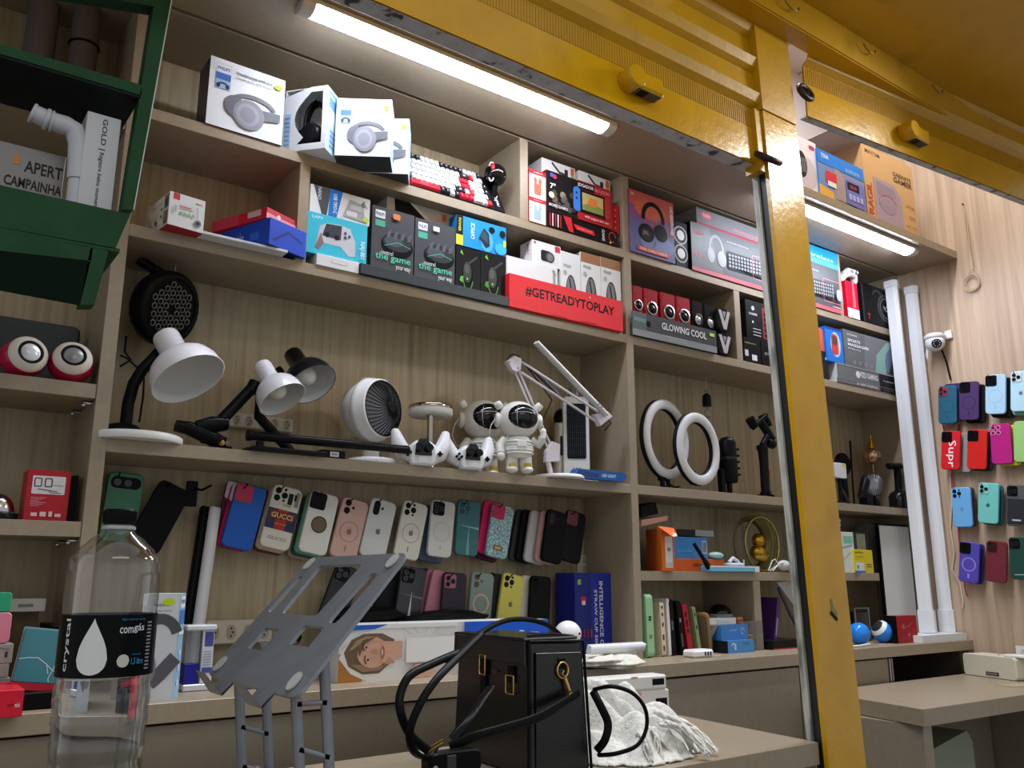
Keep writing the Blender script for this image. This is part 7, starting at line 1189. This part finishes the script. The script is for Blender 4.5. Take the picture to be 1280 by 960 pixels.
MB().prism(rr(-.037, 0, .037, .013, .003), (0, .010, 0), (1, 0, 0), (0, 0, 1), .012, M('b0182c', .2), .001).build('red_edge', pp); m = MB().prism(rr(-.037, .0135, .037, Hh, .003), (0, .010, 0), (1, 0, 0), (0, 0, 1), .012, M('3f7f8c', .1), .001)
m.prism(rr(-.039, .0130, .039, Hh+.002, .003), (0, .0115, 0), (1, 0, 0), (0, 0, 1), .001, M('8a9a9c', .2)); m.build('panel', pp); w = M('e8f2f4', .3); cr = MB()
for pts in ([(-.036, .052), (-.022, .055), (-.006, .056), (.010, .046), (.022, .036), (.034, .032)], [(.022, .036), (.026, .052), (.034, .064)], [(.022, .036), (.018, .022), (.020, .016)], [(.010, .046), (.016, .030)], [(.026, .034), (.034, .022)]):
    decals(cr, ((-.0, -.0021, 0), (1, 0, 0), (0, 0, 1)), [('l', pts, .0011, w)])
cr.build('crack_lines', pp)
MB().box((q.x-.05, -.11, ZW+.0005), (q.x+.05, -.05, ZW+.0295), BLACK, .002).build('black_stand_box', None, label='low black box under the teal phone pack', cat='box')
carton('black_speaker_box', 'tall black box in the shade behind the teal phone pack', 'box', (66, 782), (80, 782), -.03, ZW, .15, '0a0a0b', {})
rd = carton('red_box', 'bright red box with small white lettering at the bottom left corner', 'box', (-40, 866), (31, 866), -.185, ZW+.0008, .14, 'd01c34', {'F': [('t', .72, .35, .84, .5, 'super', '7a1020'), ('t', .85, .35, .94, .52, 'mini', 'f0dfe2')], 'R': [('r', 0, 0, 1, 1, 'cfc0a2'), ('r', .2, .3, .8, .6, '3a3026')]}, a=-0)
# ------------------------------------------------------------ water bottle
bx, by = .205, -.925; zb = .8515; BT = 1.172
bt = thing('water_bottle', 'clear 1.5 litre water bottle with black label standing in the foreground', 'water bottle', (bx, by, zb)); Hb = BT-zb
PET = bpy.data.materials.new('clear_pet'); PET.use_nodes = True; nt = PET.node_tree; nt.nodes.remove(nt.nodes['Principled BSDF']); o_ = nt.nodes['Material Output']
lw_ = nt.nodes.new('ShaderNodeLayerWeight'); lw_.inputs['Blend'].default_value = .5; fr_ = nt.nodes.new('ShaderNodeMapRange'); fr_.inputs['From Min'].default_value = .2; fr_.inputs['To Min'].default_value = .07; fr_.inputs['To Max'].default_value = .62; nt.links.new(lw_.outputs['Facing'], fr_.inputs['Value']); tr_ = nt.nodes.new('ShaderNodeBsdfTransparent'); tr_.inputs['Color'].default_value = (.90, .915, .925, 1); gl_ = nt.nodes.new('ShaderNodeBsdfGlossy'); gl_.inputs['Roughness'].default_value = .06; mx_ = nt.nodes.new('ShaderNodeMixShader')
nt.links.new(fr_.outputs[0], mx_.inputs[0]); nt.links.new(tr_.outputs[0], mx_.inputs[1]); nt.links.new(gl_.outputs[0], mx_.inputs[2]); nt.links.new(mx_.outputs[0], o_.inputs['Surface'])
WAT = M('f6f9fb', .0, 0, 1., 1.18)
zz = lambda y: atY(135, y, by).z-zb
prof = [(.030, .002), (.040, .0), (.0445, .008), (.045, .02)]
def rad(z):
    t = z/Hb
    ks = [(0, .0440), (.12, .0445), (.22, .0418), (.34, .0432), (.40, .0440), (.66, .0440), (.72, .0445), (.795, .0442), (.838, .0430), (.875, .0356), (.900, .0270), (.928, .0160), (.942, .0138), (1, .0135)]
    for (a, ra), (b, rb) in zip(ks, ks[1:]):
        if t <= b: u = (t-a)/(b-a); u = u*u*(3-2*u); return ra+(rb-ra)*u
    return .0135
zs = [i*Hb*.955/60 for i in range(2, 61)]
MB().lathe([(.028, .006), (.040, .001), (.0435, .008)]+[(rad(z)+(.0008 if (int(z/.012) % 2 and z < Hb*.5) else 0), z) for z in zs], (0, 0, 0), (0, 0, 1), PET, 56, cap=False).build('bottle_wall', bt)
wl_ = Hb*.50; MB().lathe([(.0001, .007), (.0385, .003)]+[(rad(z)-.0016, z) for z in [.01+(wl_-.01)*i/24 for i in range(25)]]+[(.0001, wl_)], (0, 0, 0), (0, 0, 1), WAT, 48, cap=False).build('water', bt)
zn_ = Hb*.955
MB().lathe([(.0165, zn_-.006), (.0165, zn_-.003), (.0155, zn_-.0025)], (0, 0, 0), (0, 0, 1), M('d8dcdc', .1, 0, .5), 32, cap=False).build('neck_ring', bt)
cp_ = MB().lathe([(.0150, zn_-.001), (.0158, zn_+.0005), (.0158, zn_+.012), (.0145, zn_+.0145), (.0001, zn_+.0150)], (0, 0, 0), (0, 0, 1), M('111113', .35), 40)
for i in range(40): t = 2*PI*i/40; cp_.box((0, 0, 0), (0, 0, 0), M('111113', .35)) if 0 else cp_.tube([(.0158*math.cos(t), .0158*math.sin(t), zn_+.001), (.0158*math.cos(t), .0158*math.sin(t), zn_+.0125)], .0006, M('111113', .35), 4)
cp_.build('cap', bt)
# wrap-around label with lettering bent to the bottle
z0, z1 = zz(842), zz(767); RL = .0452; th0 = math.atan2(CAM.y-by, CAM.x-bx)      # angle facing the camera
lbm = MB(); N = 64; LBK = M('0b0c0e', .3)
lbm.add([(RL*math.cos(2*PI*i/N), RL*math.sin(2*PI*i/N), z) for z in (z0, z1) for i in range(N)], [(i, (i+1) % N, N+(i+1) % N, N+i) for i in range(N)], LBK, True)
def bend(pts, off): return [((RL+off)*math.cos(th0+p[0]/RL), (RL+off)*math.sin(th0+p[0]/RL), z0+p[1]) for p in pts]
def lab(pts, mt, off=.0006): lbm.add(bend(pts, off), [tuple(range(len(pts)))], mt)
def labt(s, x, y, w, h, mt, rot=False, off=.0006):
    vs, fs = text_mesh(s); P = [((x+p[0]*w, y+p[1]*h) if not rot else (x-p[1]*w, y+p[0]*h)) for p in vs]; lbm.add(bend(P, off), fs, mt)
HL = z1-z0; wm_ = M('eceef0', .4)
drop = [(.36*math.sin(a)*math.sin(a/2)**1.5, .5+.5*math.cos(a)) for a in [2*PI*i/40 for i in range(40)]]
hw = max(p[0] for p in drop)
def edge_y(x):  # lower and upper outline of the drop at x
    ys = [a[1]+(b[1]-a[1])*(x-a[0])/((b[0]-a[0]) or 1e-9) for a, b in zip(drop, drop[1:]+drop[:1]) if min(a[0], b[0]) <= x <= max(a[0], b[0]) and a[0] != b[0]]
    return min(ys), max(ys)
xs_ = [hw*.995*(-1+i/10) for i in range(21)]
for xa, xb in zip(xs_, xs_[1:]):
    (la, ha), (lb2_, hb2_) = edge_y(xa), edge_y(xb); lab([(-.013+x*HL*.95, (.05+y*.90)*HL) for x, y in ((xa, la), (xb, lb2_), (xb, hb2_), (xa, ha))], wm_)
for i in range(10):
    a_, b_ = -1+i*.2, -.8+i*.2; lab([(.0155+.006*x, HL*.26+.006*s*math.sqrt(max(0, 1-x*x))) for x, s in ((a_, -1), (b_, -1), (b_, 1), (a_, 1))], M('d8d8cc', .4))
labt('com', .010, HL*.70, .013, HL*.10, wm_); labt('gás', .0235, HL*.70, .0115, HL*.15, wm_); labt('Agua mineral natural', .011, HL*.90, .024, HL*.045, M('2a7fa8', .4)); labt('conteudo', .0235, HL*.345, .010, HL*.03, M('2a7fa8', .4)); labt('1,5 litro', .0235, HL*.18, .0135, HL*.12, M('3a9fd0', .4)); labt('crystal', -.036, HL*.10, .008, HL*.84, wm_, True)
for i in range(14): lab([(.0395, HL*(.10+.058*i)), (.046, HL*(.10+.058*i)), (.046, HL*(.125+.058*i)), (.0395, HL*(.125+.058*i))], M('9a9ca0', .4))
lbm.build('label', bt)
# ------------------------------------------------------------ laptop stand
LG = nmat('grey_anodised_metal', [(.3, '80848c'), (.7, '8b8f97')], (1, 1, 1), 40, 3, .38, metal=.35)
A = Vector((.302, -.940, 1.004)); Bn = Vector((.302, -1.180, 1.004)); T0 = Vector((.432, -.892, 1.127)); T1 = Vector((.432, -1.132, 1.122))
ls = thing('laptop_stand', 'grey metal folding laptop stand with slotted plate in the foreground', 'laptop stand', (.36, -1.05, .8505)); O = Vector((.36, -1.05, .8505))
ux = (Bn-A); uy = (T0-A); n_ = ux.cross(uy).normalized()
PW = lambda p, off=0.: A+ux*p[0]+uy*p[1]+n_*off-O
def plate_mesh(m, outer, holes, th, mt):
    import mathutils.geometry as G
    polys = [[Vector((p[0], p[1], 0)) for p in outer]]+[[Vector((p[0], p[1], 0)) for p in h] for h in holes]
    tris = G.tessellate_polygon(polys); fl = [p for pl in polys for p in pl]; n = len(fl)
    vs = [PW((p.x, p.y), 0) for p in fl]+[PW((p.x, p.y), -th) for p in fl]
    fs = [tuple(t) for t in tris]+[tuple(i+n for i in reversed(t)) for t in tris]; o = 0
    for pl in polys:
        k = len(pl)
        for i in range(k): j = (i+1) % k; fs.append((o+i, o+j, n+o+j, n+o+i))
        o += k
    m.add(vs, fs, mt)
def qr(a, b, c, d, n=4, r=.18):  # rounded quadrilateral
    P = [Vector(p) for p in (a, b, c, d)]; o = []
    for i in range(4):
        p0, p, p1 = P[i-1], P[i], P[(i+1) % 4]
        for k in range(n+1): t = k/n; s = p+(p0-p)*r; e = p+(p1-p)*r; o.append(tuple((1-t)**2*s+2*t*(1-t)*p+t*t*e))
    return o
outer = qr((0, 0), (1, .0), (1.0, 1.0), (0, 1.0), 5, .06)
holes = [qr((.06, .50), (.125, .50), (.125, .82), (.06, .82), 4, .3), qr((.765, .46), (.86, .46), (.885, .84), (.80, .84), 4, .3), qr((.24, .50), (.62, .50), (.66, .92), (.20, .92), 4, .08),
         qr((.20, .22), (.37, .22), (.37, .38), (.20, .38), 3, .1), qr((.58, .29), (.78, .29), (.78, .43), (.58, .43), 3, .1)]
m = MB(); plate_mesh(m, outer, holes, .0035, LG); m.build('plate', ls)
for (u, v) in ((.07, .08), (.90, .08), (.07, .93), (.93, .93)):
    m = MB(); P = [PW((u+.035*math.cos(t), v+.055*math.sin(t)), .0006) for t in [2*PI*i/20 for i in range(20)]]; Q = [PW((u+.035*math.cos(t), v+.055*math.sin(t)), .0022) for t in [2*PI*i/20 for i in range(20)]]
    m.add(P+Q, [(i, (i+1) % 20, 20+(i+1) % 20, 20+i) for i in range(20)]+[tuple(range(20, 40))], M('b9bab6', .6)); m.build('rubber_pad', ls)
for u in (.22, .66):
    m = MB(); a = [PW((u, 0)), PW((u+.16, 0)), PW((u+.16, 0), .0)+Vector((-.012, 0, -.012)), PW((u, 0))+Vector((-.012, 0, -.012)), PW((u+.02, 0), .020)+Vector((-.014, 0, -.006)), PW((u+.14, 0), .020)+Vector((-.014, 0, -.006))]
    m.add(a+[p+n_*.002 for p in a], [(0, 1, 2, 3), (3, 2, 5, 4), (9, 8, 7, 6), (10, 11, 8, 9)], LG); m.build('lip', ls)
# arms: two ladder-shaped side arms down to the base
for (pxa, pxb, pya, pyb, Ya) in ((312, 331, 866, 962, -.985), (385, 401, 852, 962, -1.135)):
    h0 = PW(((-Ya-.94)/.24, .12), -.006); h1 = PW(((-Ya-.94)/.24, .32), -.006)
    Y_ = h0.y; f0 = Vector((-.005, Y_, .045)); f1 = Vector((.035, Y_, .045)); dx = .0
    f0 = Vector((h0.x+.012, Y_, .055)); f1 = Vector((h0.x+.040, Y_, .055)); h1 = h0+Vector((.026, 0, .022))
    m = MB(); m.tube([h0, f0], [(.0035, .0062)]*2, LG, 4, flat=(0, 1, 0)).tube([h1, f1], [(.0035, .0062)]*2, LG, 4, flat=(0, 1, 0))
    for t, s in ((.20, .34), (.55, .70), (.9, 1.0)): m.tube([h0+(f0-h0)*t, h1+(f1-h1)*s], [(.0035, .0030)]*2, LG, 4, flat=(0, 1, 0))
    m.build('arm', ls)
    MB().cyl((f0+f1)/2+Vector((0, -.008, -.004)), (f0+f1)/2+Vector((0, .008, -.004)), .013, LG, n=24, bev=.001).cyl((f0+f1)/2+Vector((0, -.010, -.004)), (f0+f1)/2+Vector((0, -.008, -.004)), .006, M('b8b8bc', .3, .8), n=18).build('hinge', ls)
    MB().box((((f0+f1)/2).x-.012, Y_-.012, .0085), (((f0+f1)/2).x+.012, Y_+.012, .045), LG, .003).build('foot_bracket', ls)
MB().box((-.10, -.13, .0005), (.10, .11, .008), LG, .003).build('base_plate', ls)
# ------------------------------------------------------------ handbag
LE = nmat('black_smooth_leather', [(.3, '0b0b0c'), (.7, '121213')], (1, 1, 1), 30, 4, .26, .08, 300); LE2 = M('0e0e0f', .35)
bag = thing('handbag', 'black boxy leather handbag with gold buckles on the left front table', 'handbag', (.985, -.60, ZTAB+.0008), (0, 0, math.radians(-2))); BW, BD = .140, .265; HB_ = atY(668, 800, -.60).z-ZTAB-.004
m = MB()
def face4(a, b, c, d, n=8, bul=0.): pass
# body: slightly tapering box, broad side facing left
tp = .010; e = .004
vs = [(0, 0, 0), (BW, 0, 0), (BW, BD, 0), (0, BD, 0), (tp*.3, tp*.4, HB_), (BW-tp, tp*.6, HB_-.004), (BW-tp, BD-tp, HB_-.004), (tp*.4, BD-tp, HB_)]
b_ = MB(); b_.add(vs, [(3, 2, 1, 0), (4, 5, 6, 7), (0, 1, 5, 4), (1, 2, 6, 5), (2, 3, 7, 6), (3, 0, 4, 7)], LE); body = b_.build('body', bag)
bm_mod = body.modifiers.new('round', 'BEVEL'); bm_mod.width = .007; bm_mod.segments = 3
# panel seam and piping on the side facing the viewer
MB().tube([(tp*.3*z/HB_-.0005, tp*.4*z/HB_-.0005, z) for z in [HB_*i/14 for i in range(15)]], .0032, LE2, 8).tube([(BW-tp*z/HB_+.0005, tp*.6*z/HB_-.0005, z) for z in [(HB_-.004)*i/14 for i in range(15)]], .0030, LE2, 8).tube([(.004, -.0005+tp*.4, HB_), (BW-tp, tp*.6-.0005, HB_-.003)], .0030, LE2, 8).build('piping', bag)
MB().prism([(.014, .0), (BW-.014, .0), (BW-.020, HB_-.022), (.016, HB_-.020)], (0, .0012, 0), (1, 0, 0), (0, 0, 1), .003, LE, .001).build('side_panel', bag)
stm = MB()
for i in range(36): z = .01+i*.0060; stm.box((.0055+tp*.3*z/HB_, -.0032+tp*.4*z/HB_, z), (.0070+tp*.3*z/HB_, -.0016+tp*.4*z/HB_, z+.0035), M('4a4a4c', .5), 0)
stm.build('stitching', bag)
# flap over the top and down the left face
fl = MB(); fl.prism([(-.006, .004), (BW*.86, .010), (BW*.84, BD-.010), (-.006, BD-.010)], (0, 0, HB_+.0005), (1, 0, 0), (0, 1, 0), .006, LE, .002)
fl.prism([(.006, 0), (BD-.012, 0), (BD-.010, -.040), (.004, -.044)], (.0015, 0, HB_+.003), (0, 1, 0), (0, 0, 1), -.006, LE, .002); fl.build('flap', bag)
MB().tube([(.018, .03, HB_+.009), (BW*.5, .02, HB_+.012), (BW*.84, .016, HB_+.006)], [(.003, .001)]*3, LE2, 6).build('flap_edge', bag)
# D ring, clasp
GO = M('e2bd6a', .2, 1.)
def ringY(c, rx, rz, r, par, nm, axis='x', n=22, sq=False):
    P = []
    for i in range(n):
        t = 2*PI*i/n; a, b = math.cos(t), math.sin(t)
        if sq: s = max(abs(a), abs(b)); a, b = a/s, b/s
        P.append((c[0]+a*rx, c[1], c[2]+b*rz) if axis == 'x' else (c[0], c[1]+a*rx, c[2]+b*rz))
    return MB().tube(P, r, GO, 8, True).build(nm, par)
zc_ = HB_-.052; xc = BW*.52
ringY((xc, -.006, zc_), .0125, .014, .0018, bag, 'gold_ring'); MB().box((xc-.010, -.0035, zc_+.002), (xc+.010, -.0005, zc_+.022), LE2, .002).build('ring_tab', bag)
MB().cyl((xc+.003, -.008, zc_-.014), (xc+.012, -.012, zc_-.040), .0040, GO, r1=.0030, n=14).sph((xc+.012, -.012, zc_-.044), (.0050, .0050, .0060), GO, 14, 8).tube([(xc+.004, -.008, zc_-.012), (xc-.004, -.009, zc_-.006), (xc+.001, -.008, zc_-.001)], .0016, GO, 6).build('snap_clasp', bag)
# left-face buckles (on the broad face, x = 0)
def bk(y, z, w, h): ringY((-.004, y, z), w, h, .0017, bag, 'gold_buckle', 'y', 24, True)
bk(.055, HB_-.078, .013, .016); bk(.150, HB_-.050, .010, .018)
MB().box((-.0030, .045, HB_-.075), (-.0005, .065, HB_-.045), LE2, .001).box((-.0028, .140, HB_-.105), (-.0005, .160, HB_-.040), LE2, .001).build('buckle_tab', bag)
MB().text('NICE', (-.0015, .120, HB_-.062), (0, -.018, 0), (0, 0, .006), .0005, M('6a5a2a', .4, .6)).build('foil_lettering', bag)
# straps, positioned in the bag's own frame
inv = (Matrix.Translation(bag.location) @ Matrix.Rotation(math.radians(-2), 4, 'Z')).inverted()
L_ = lambda x, y, Y: inv @ atY(x, y, Y)
def smooth(P, n=6):
    P = [Vector(p) for p in P]; o = []
    for i in range(len(P)-1):
        p0, p1, p2, p3 = P[max(i-1, 0)], P[i], P[i+1], P[min(i+2, len(P)-1)]
        for k in range(n): t = k/n; o.append(.5*((2*p1)+(p2-p0)*t+(2*p0-5*p1+4*p2-p3)*t*t+(3*p1-p0-3*p2+p3)*t**3))
    return o+[P[-1]]
def strap(nm, P, w, t, mt=LE2, fl=None): q = smooth(P); return MB().tube(q, [(w, t)]*len(q), mt, 8, flat=fl).build(nm, bag)
strap('top_handle', [L_(556, 826, -.66), L_(575, 815, -.66), L_(600, 792, -.62), L_(628, 777, -.56), L_(655, 774, -.52), L_(682, 780, -.50), L_(700, 793, -.49)], .0048, .0048)
strap('handle_loop', [L_(575, 815, -.66), L_(540, 830, -.67), L_(512, 845, -.68), L_(500, 870, -.69), L_(502, 895, -.70), L_(514, 920, -.70), L_(535, 938, -.70)], .0070, .0035)
strap('handle_loop', [L_(602, 792, -.63), L_(572, 822, -.68), L_(545, 850, -.71), L_(525, 880, -.72), L_(512, 915, -.72), L_(518, 940, -.71), L_(535, 946, -.69), L_(548, 930, -.68)], .0065, .0035)
strap('long_strap', [L_(724, 866, -.625), L_(706, 878, -.63), L_(670, 898, -.645), L_(625, 912, -.66), L_(590, 922, -.67), L_(562, 934, -.66)], .0085, .0018, LE2, (0, 0, 1))
strap('buckle_strap', [L_(614, 858, -.60), L_(604, 872, -.62), L_(585, 900, -.65), L_(566, 925, -.66)], .0090, .0020, LE2, (1, 0, .4))
strap('side_loop', [L_(742, 862, -.60), L_(765, 858, -.64), L_(790, 866, -.66), L_(806, 885, -.67), L_(808, 910, -.67), L_(796, 932, -.67), L_(770, 942, -.66), L_(748, 944, -.62)], .0045, .0035)
strap('side_strap', [L_(741, 864, -.60), L_(752, 885, -.63), L_(760, 905, -.64), L_(756, 925, -.64), L_(746, 938, -.62)], .0080, .0030)
c = L_(543, 936, -.70); MB().tube([c+Vector((-.012, .01, -.008)), c+Vector((.010, -.01, .010))], .0022, GO, 6).tube([c+Vector((-.012, .012, -.004)), c+Vector((.010, -.008, .014))], .0018, GO, 6).build('gold_buckle', bag)
pc = MB(); q = L_(565, 952, -.69); pc.prism(rr(-.045, -.020, .050, .016, .012, 5), (q.x, q.y+.02, q.z), (1, 0, .0), (0, 0, 1), .030, LE2, .004); pc.box((q.x-.016, q.y-.014, q.z-.012), (q.x+.0, q.y-.009, q.z+.012), M('3a3a3c', .3), .001); pc.cyl((q.x-.036, q.y-.010, q.z-.004), (q.x-.036, q.y-.0135, q.z-.004), .004, M('c8c8cc', .2, .9), n=16)
pc.build('strap_pad', bag)
# ------------------------------------------------------------ scarf
sc = thing('scarf', 'bunched white fringed scarf on the left front table behind the handbag', 'scarf', (1.33, -.50, ZTAB+.0008)); so = Vector((1.33, -.50, ZTAB+.0008))
rnd = random.Random(11); m = MB(); N, K = 96, 64; vs = []; fs = []
def mound(x, y):
    """height of the bunched cloth over the table at local x, y"""
    a = math.atan2(y-.22, x+.26); d = math.hypot(x+.26, y-.22); h = 0.
    for cx_, cy_, sx_, sy_, hh in ((-.085, .03, .075, .085, .125), (-.01, .015, .070, .075, .105), (.055, -.01, .060, .060, .070), (-.05, -.075, .070, .045, .070)):
        h = max(h, hh*math.exp(-(((x-cx_)/sx_)**2+((y-cy_)/sy_)**2)**1.2*.8))+.22*hh*math.exp(-((x-cx_)/sx_)**2-((y-cy_)/sy_)**2)*0
    w = math.sin(19*a+20*d+1.3*math.sin(24*x+3*y)+1.1*math.sin(24*y)); r1 = abs(w); r2 = .5+.5*math.sin(23*a-30*d+1.6*math.sin(20*y+9*x))
    return h*(.58+.46*r1+.12*r2)+.010*r1*min(1, h/.02)
for i in range(K+1):
    for j in range(N+1):
        x = -.20+.36*j/N; y = -.155+.29*i/K; h = mound(x, y); g = .012*math.sin(40*y+18*x)*min(1, h/.03)
        vs.append((x+g, y+.008*math.sin(50*x+20*y)*min(1, h/.03), h))
for i in range(K):
    for j in range(N):
        a = i*(N+1)+j; q = (a, a+1, a+N+2, a+N+1)
        if max(vs[t][2] for t in q) > .0042: fs.append(q)
used = sorted({t for f in fs for t in f}); ix = {t: n for n, t in enumerate(used)}
m.add([vs[t] for t in used], [tuple(ix[t] for t in f) for f in fs], SCARF, True); cl_m = m.build('cloth', sc); sol = cl_m.modifiers.new('thickness', 'SOLIDIFY'); sol.thickness = .003
p_ = lambda x, y, Y: atY(x, y, Y)-so
for k_, (a, b, r_) in enumerate((((826, 893, .835), (888, 945, ZTAB+.010), .011), ((832, 905, .825), (868, 938, ZTAB+.010), .010), ((806, 912, .815), (838, 944, ZTAB+.009), .009), ((800, 918, .810), (813, 952, ZTAB+.008), .008), ((818, 912, .815), (826, 948, ZTAB+.008), .007), ((842, 898, .820), (896, 940, ZTAB+.008), .008))):
    A_, B_ = atZ(*a)-so, atZ(*b)-so; f = MB()
    for q in range(8):
        off = [Vector((rnd.uniform(-1, 1), rnd.uniform(-1, 1), rnd.uniform(-.5, .6)))*r_*(.5 if t == 2 else .9) for t in range(5)]
        P = [A_+(B_-A_)*t/4+off[t]+Vector((0, 0, .012*math.sin(PI*t/4))) for t in range(5)]; P = [Vector((p.x, max(p.y, -.178), max(p.z, .004))) for p in P]; S_ = smooth(P, 4); f.tube(S_, [r_*.40*(1-.45*i/len(S_)) for i in range(len(S_))], SCARF, 5)
    f.build('fringe', sc)
# ------------------------------------------------------------ light
w = bpy.data.worlds.new('aisle_light'); S.world = w; w.use_nodes = True
bg = w.node_tree.nodes['Background']; bg.inputs['Color'].default_value = (.95, .98, 1, 1); bg.inputs['Strength'].default_value = .30
al = bpy.data.lights.new('aisle_fill', 'AREA'); al.shape = 'RECTANGLE'; al.size = 1.6; al.size_y = .4; al.energy = 3.5; al.color = (.98, .99, 1)  # added fill light from behind the camera, no fixture modelled
ao = bpy.data.objects.new('aisle_fill', al); COL.objects.link(ao); ao.location = (.3, -2.6, 2.9); ao.rotation_euler = (math.radians(42), 0, 0)
v = S.view_settings; v.view_transform = 'Standard'; v.look = 'None'; v.gamma = 1; v.use_curve_mapping = False; v.exposure = .9

cl_ = bpy.data.lights.new('stall_top_fill', 'AREA'); cl_.shape = 'RECTANGLE'; cl_.size = 2.8; cl_.size_y = .12; cl_.energy = 30; cl_.color = (.97, .98, 1)  # added top light, brightens the tabletops and the boxes above the soffit
co = bpy.data.objects.new('stall_top_fill', cl_); COL.objects.link(co); co.location = (1.9, -.48, 3.38)

# unseen area light added under the canopy for the glare on the post
ar_l = bpy.data.lights.new('post_glare_light', 'AREA'); ar_l.shape = 'RECTANGLE'; ar_l.size = .3; ar_l.size_y = .12; ar_l.energy = .9; ar_l.spread = math.radians(70); ar_l.color = (1, .99, .96)
ar_o = bpy.data.objects.new('post_glare_light', ar_l); COL.objects.link(ar_o); ar_o.location = (2.42, -1.22, 2.53); ar_o.rotation_euler = (Vector((1.68, -.7, 2.05))-Vector((2.42, -1.22, 2.53))).to_track_quat('-Z', 'Y').to_euler()
